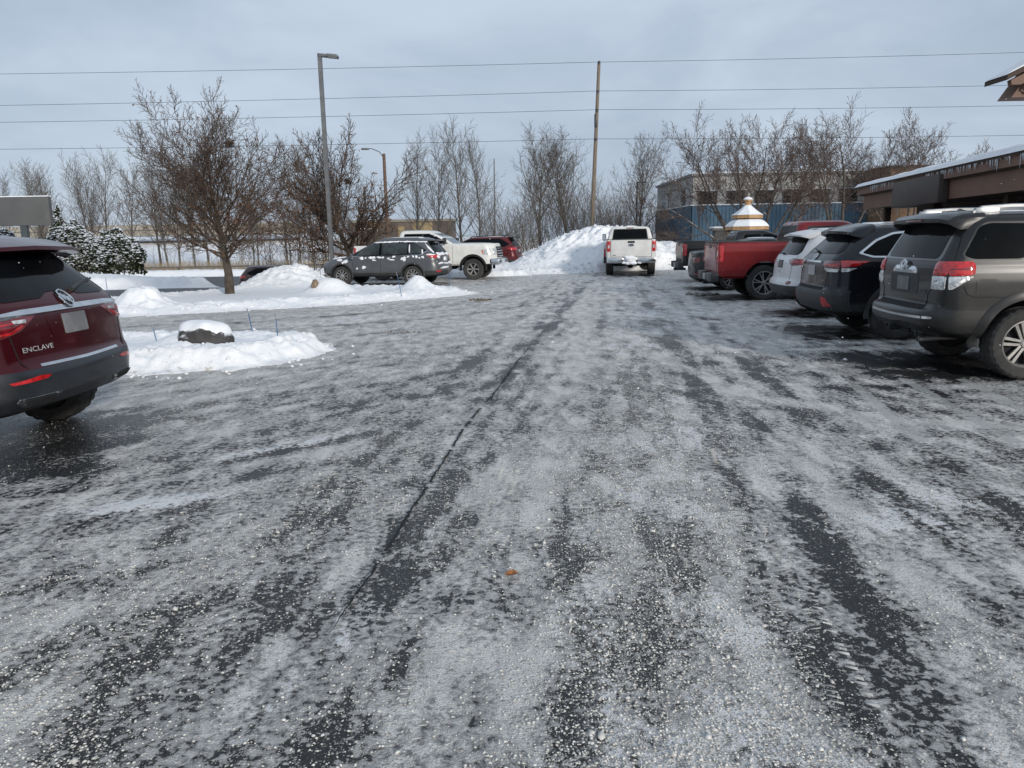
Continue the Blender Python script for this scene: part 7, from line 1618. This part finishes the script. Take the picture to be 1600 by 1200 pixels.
# ------------------------------------------------------------------ road bridge far left
def bridge():
    t = thing('road_bridge', 'long beige concrete road bridge behind the slender trees', 'bridge', (-66, 130, 0))
    CON = mat('bridge_concrete', (0.33, 0.30, 0.25), rough=0.9, var=0.15, vscale=0.5)
    b = MB(); b.box(-60, 30, 0, 8, 2.9, 3.9); b.build('girder', CON, t)
    b = MB(); b.box(-60, 30, -0.4, 8.4, 3.9, 4.25); d = b.build('deck', CON, t)
    b = MB(); b.box(-60, 30, -0.4, -0.15, 4.25, 4.75); b.build('parapet', CON, d)
    for x in (-40, -20, -2, 16):
        b = MB(); b.box(x-0.6, x+0.6, 1, 7, -1.5, 2.9); b.build('pier', CON, t)
bridge()
# far store glimpsed through the branches, with pale letters
t = thing('far_store', 'brown store with yellow panels and pale letters seen through the branches', 'building', (-22.5, 108, -0.6))
b = MB(); b.box(0, 14.5, 0, 8, 0, 4.6); w = b.build('wall', mat('store_brown', (0.10, 0.08, 0.065), rough=0.9, var=0.3, vscale=0.4), t)
b = MB(); b.box(-0.2, 14.7, -0.2, 8.2, 4.6, 4.95); b.build('roof_band', mat('store_band', (0.20, 0.18, 0.15), rough=0.8), t)
YEL = mat('store_yellow', (0.22, 0.165, 0.085), rough=0.7, var=0.3, vscale=1.5)
for x0, x1, z0, z1 in ((2.6, 4.6, 4.0, 4.5), (7.0, 7.9, 2.6, 4.0), (9.0, 11.8, 3.3, 4.5)):
    b = MB(); b.box(x0, x1, -0.06, 0.02, z0, z1); b.build('panel', YEL, t)
Vt, Ft = text_shape('S7 CO', 1.0); o = obj('lettering', [(2.9+x, -0.10, 3.45+y) for x, y in Vt], Ft, mat('pale_letters', (0.7, 0.68, 0.6), rough=0.6), t)
# guard rail line on the far verge
t = thing('guard_rail', 'thin dark rail along the far edge of the snowy verge', 'guard rail', (-33, 77.2, -1.1))
b = MB(); b.box(-35, 30, -0.03, 0.03, 0.28, 0.42); b.build('rail', mat('rail_dark', (0.09, 0.085, 0.08), rough=0.7), t)
for i in range(14):
    b = MB(); b.box(-34+i*4.8, -33.85+i*4.8, 0.031, 0.12, -0.2, 0.40); b.build('post', mat('post_wood', (0.10, 0.085, 0.07), rough=0.9) if i == 0 else bpy.data.materials['post_wood'], t)

# ------------------------------------------------------------------ stones, stakes, leaf, litter
STONE = mat('dark_boulder', (0.045, 0.043, 0.042), rough=0.8, var=0.45, vscale=9, bump=0.8, bscale=16, snow=0.75, snow_up=0.50)
STONE2 = mat('brown_boulder', (0.19, 0.14, 0.10), rough=0.9, var=0.4, vscale=7, bump=0.6, bscale=20)
def rock(name, label, loc, sx, sy, sz, seed, m, snowcap=None):
    me = bpy.data.meshes.new(name); bm = bmesh.new(); bmesh.ops.create_icosphere(bm, subdivisions=4, radius=1)
    from mathutils import noise as mn
    for v in bm.verts:
        n = mn.noise(v.co*1.4+Vector((seed, 0, 0)))*0.22+mn.noise(v.co*4+Vector((0, seed, 0)))*0.08; v.co *= 1+n; v.co = Vector((v.co.x*sx, v.co.y*sy, v.co.z*sz))
    bm.to_mesh(me); bm.free(); t = thing(name, label, 'boulder', loc); link('stone', me, m, t)
    if snowcap:
        me = bpy.data.meshes.new('snow_cap'); bm = bmesh.new(); bmesh.ops.create_icosphere(bm, subdivisions=4, radius=1)
        bmesh.ops.delete(bm, geom=[v for v in bm.verts if v.co.z < snowcap-0.55*v.co.y-0.25*v.co.x+0.30*mn.noise(v.co*2.2)-0.12], context='VERTS')
        for v in bm.verts:
            n = mn.noise(v.co*1.4+Vector((seed, 0, 0)))*0.16; n = mn.noise(v.co*1.4+Vector((seed, 0, 0)))*0.22; e = max(0, v.co.z-snowcap+0.55*v.co.y); k = 0.985+n+0.075*min(1, e*2.5)+0.012*mn.noise(v.co*7); v.co = Vector((v.co.x*sx*k, v.co.y*sy*k, v.co.z*sz*k+0.03*min(1, e*2)))
        bm.to_mesh(me); bm.free(); link('snow_cap', me, CARSNOW, t)
rock('boulder', 'dark boulder with a thick rounded cap of snow on the nearest snow island', (-4.33, 10.62, 0.27), 0.40, 0.34, 0.27, 2.0, STONE, snowcap=0.20)
rock('boulder', 'brown stone peeking out of the snow mound on the long island', (-5.66, 22.18, 0.36), 0.10, 0.10, 0.17, 5.0, STONE2)
BLUE = mat('blue_stake', (0.045, 0.11, 0.24), rough=0.4, var=0.15); BLK = mat('stake_tip', (0.20, 0.22, 0.24), rough=0.5)
def stake(base, top, label):
    t = thing('driveway_stake', label, 'stake', base); d = Vector(top)-Vector(base)
    b = MB(); b.tube([(0, 0, -0.25), d*0.80], 0.0075, 6); b.build('rod', BLUE, t, True)
    b = MB(); b.tube([d*0.80, d], 0.0078, 6); b.build('reflector_tip', BLK, t, True)
stake((-4.93, 10.6, 0.18), (-5.03, 10.6, 0.53), 'leaning blue driveway stake just left of the dark boulder')
stake((-3.98, 11.75, 0.2), (-4.06, 11.7, 0.62), 'blue driveway stake at the far rim of the nearest snow island')
stake((-3.36, 10.9, 0.22), (-3.38, 10.9, 0.60), 'blue driveway stake standing upright near the tip of the nearest snow island')
stake((-2.95, 20.9, 0.15), (-3.12, 21.0, 0.75), 'blue driveway stake leaning before the pointed snow mound')
stake((-1.85, 23.4, 0.12), (-1.86, 23.4, 0.72), 'blue driveway stake at the tip of the long island behind the grey crossover')
stake((-9.6, 18.2, 0.25), (-9.6, 18.2, 0.85), 'thin driveway stake in the small heap beside the dark red SUV')
stake((-6.3, 25.6, 0.4), (-6.35, 25.6, 0.95), 'thin driveway stake in front of the nose of the grey crossover')
# the oak leaf on the ice
V = []; Fc = []
out_ = [(0, 0), (.012, .006), (.016, .018), (.024, .016), (.028, .026), (.038, .022), (.042, .032), (.055, .026), (.062, .03), (.072, .012), (.078, 0), (.072, -.012), (.062, -.028), (.052, -.024), (.042, -.03), (.036, -.02), (.026, -.024), (.022, -.014), (.014, -.016), (.011, -.006)]
for x, y in out_: V.append((x-.04, y, 0.012+0.35*abs(y)+0.10*abs(x-.04)))
V.append((0, 0, 0.008)); n = len(out_)
Fc = [(i, (i+1) % n, n) for i in range(n)]
lf = obj('fallen_leaf', V, Fc, mat('orange_leaf', (0.28, 0.11, 0.035), rough=0.7, var=0.4, vscale=60)); lf.location = (-0.02, 3.42, 0.012); lf.rotation_euler = (0, 0, R(25)); tag(lf, 'curled orange-brown leaf lying on the ice', 'leaf')
# brown slush clods and dark scraps on the snow
def clods(name, label, c, n, sp, s, seed, m):
    r = np.random.default_rng(seed)
    lump_mesh(n, lambda q, k: np.stack([c[0]+q.normal(size=k)*sp[0], c[1]+q.normal(size=k)*sp[1], np.zeros(k)], -1), lambda q, k: s*(0.4+q.random(k)), seed, name, label, m, cat='slush')
SLUSH = mat('brown_slush', (0.16, 0.125, 0.085), rough=0.9, var=0.4, vscale=12)
clods('slush_clods', 'brown clods of sandy slush lying in the lane', (-0.72, 20.2), 60, (0.16, 0.12), 0.045, 31, SLUSH)
clods('slush_clods', 'smaller brown clods of slush near the turn-off', (-2.0, 13.3), 26, (0.22, 0.06), 0.022, 32, SLUSH)
clods('slush_clods', 'grey slush dropped behind the tailgate of the red pickup', (5.2, 20.6), 60, (0.22, 0.12), 0.08, 33, mat('grey_slush', (0.25, 0.245, 0.23), rough=0.9, var=0.5, vscale=6))
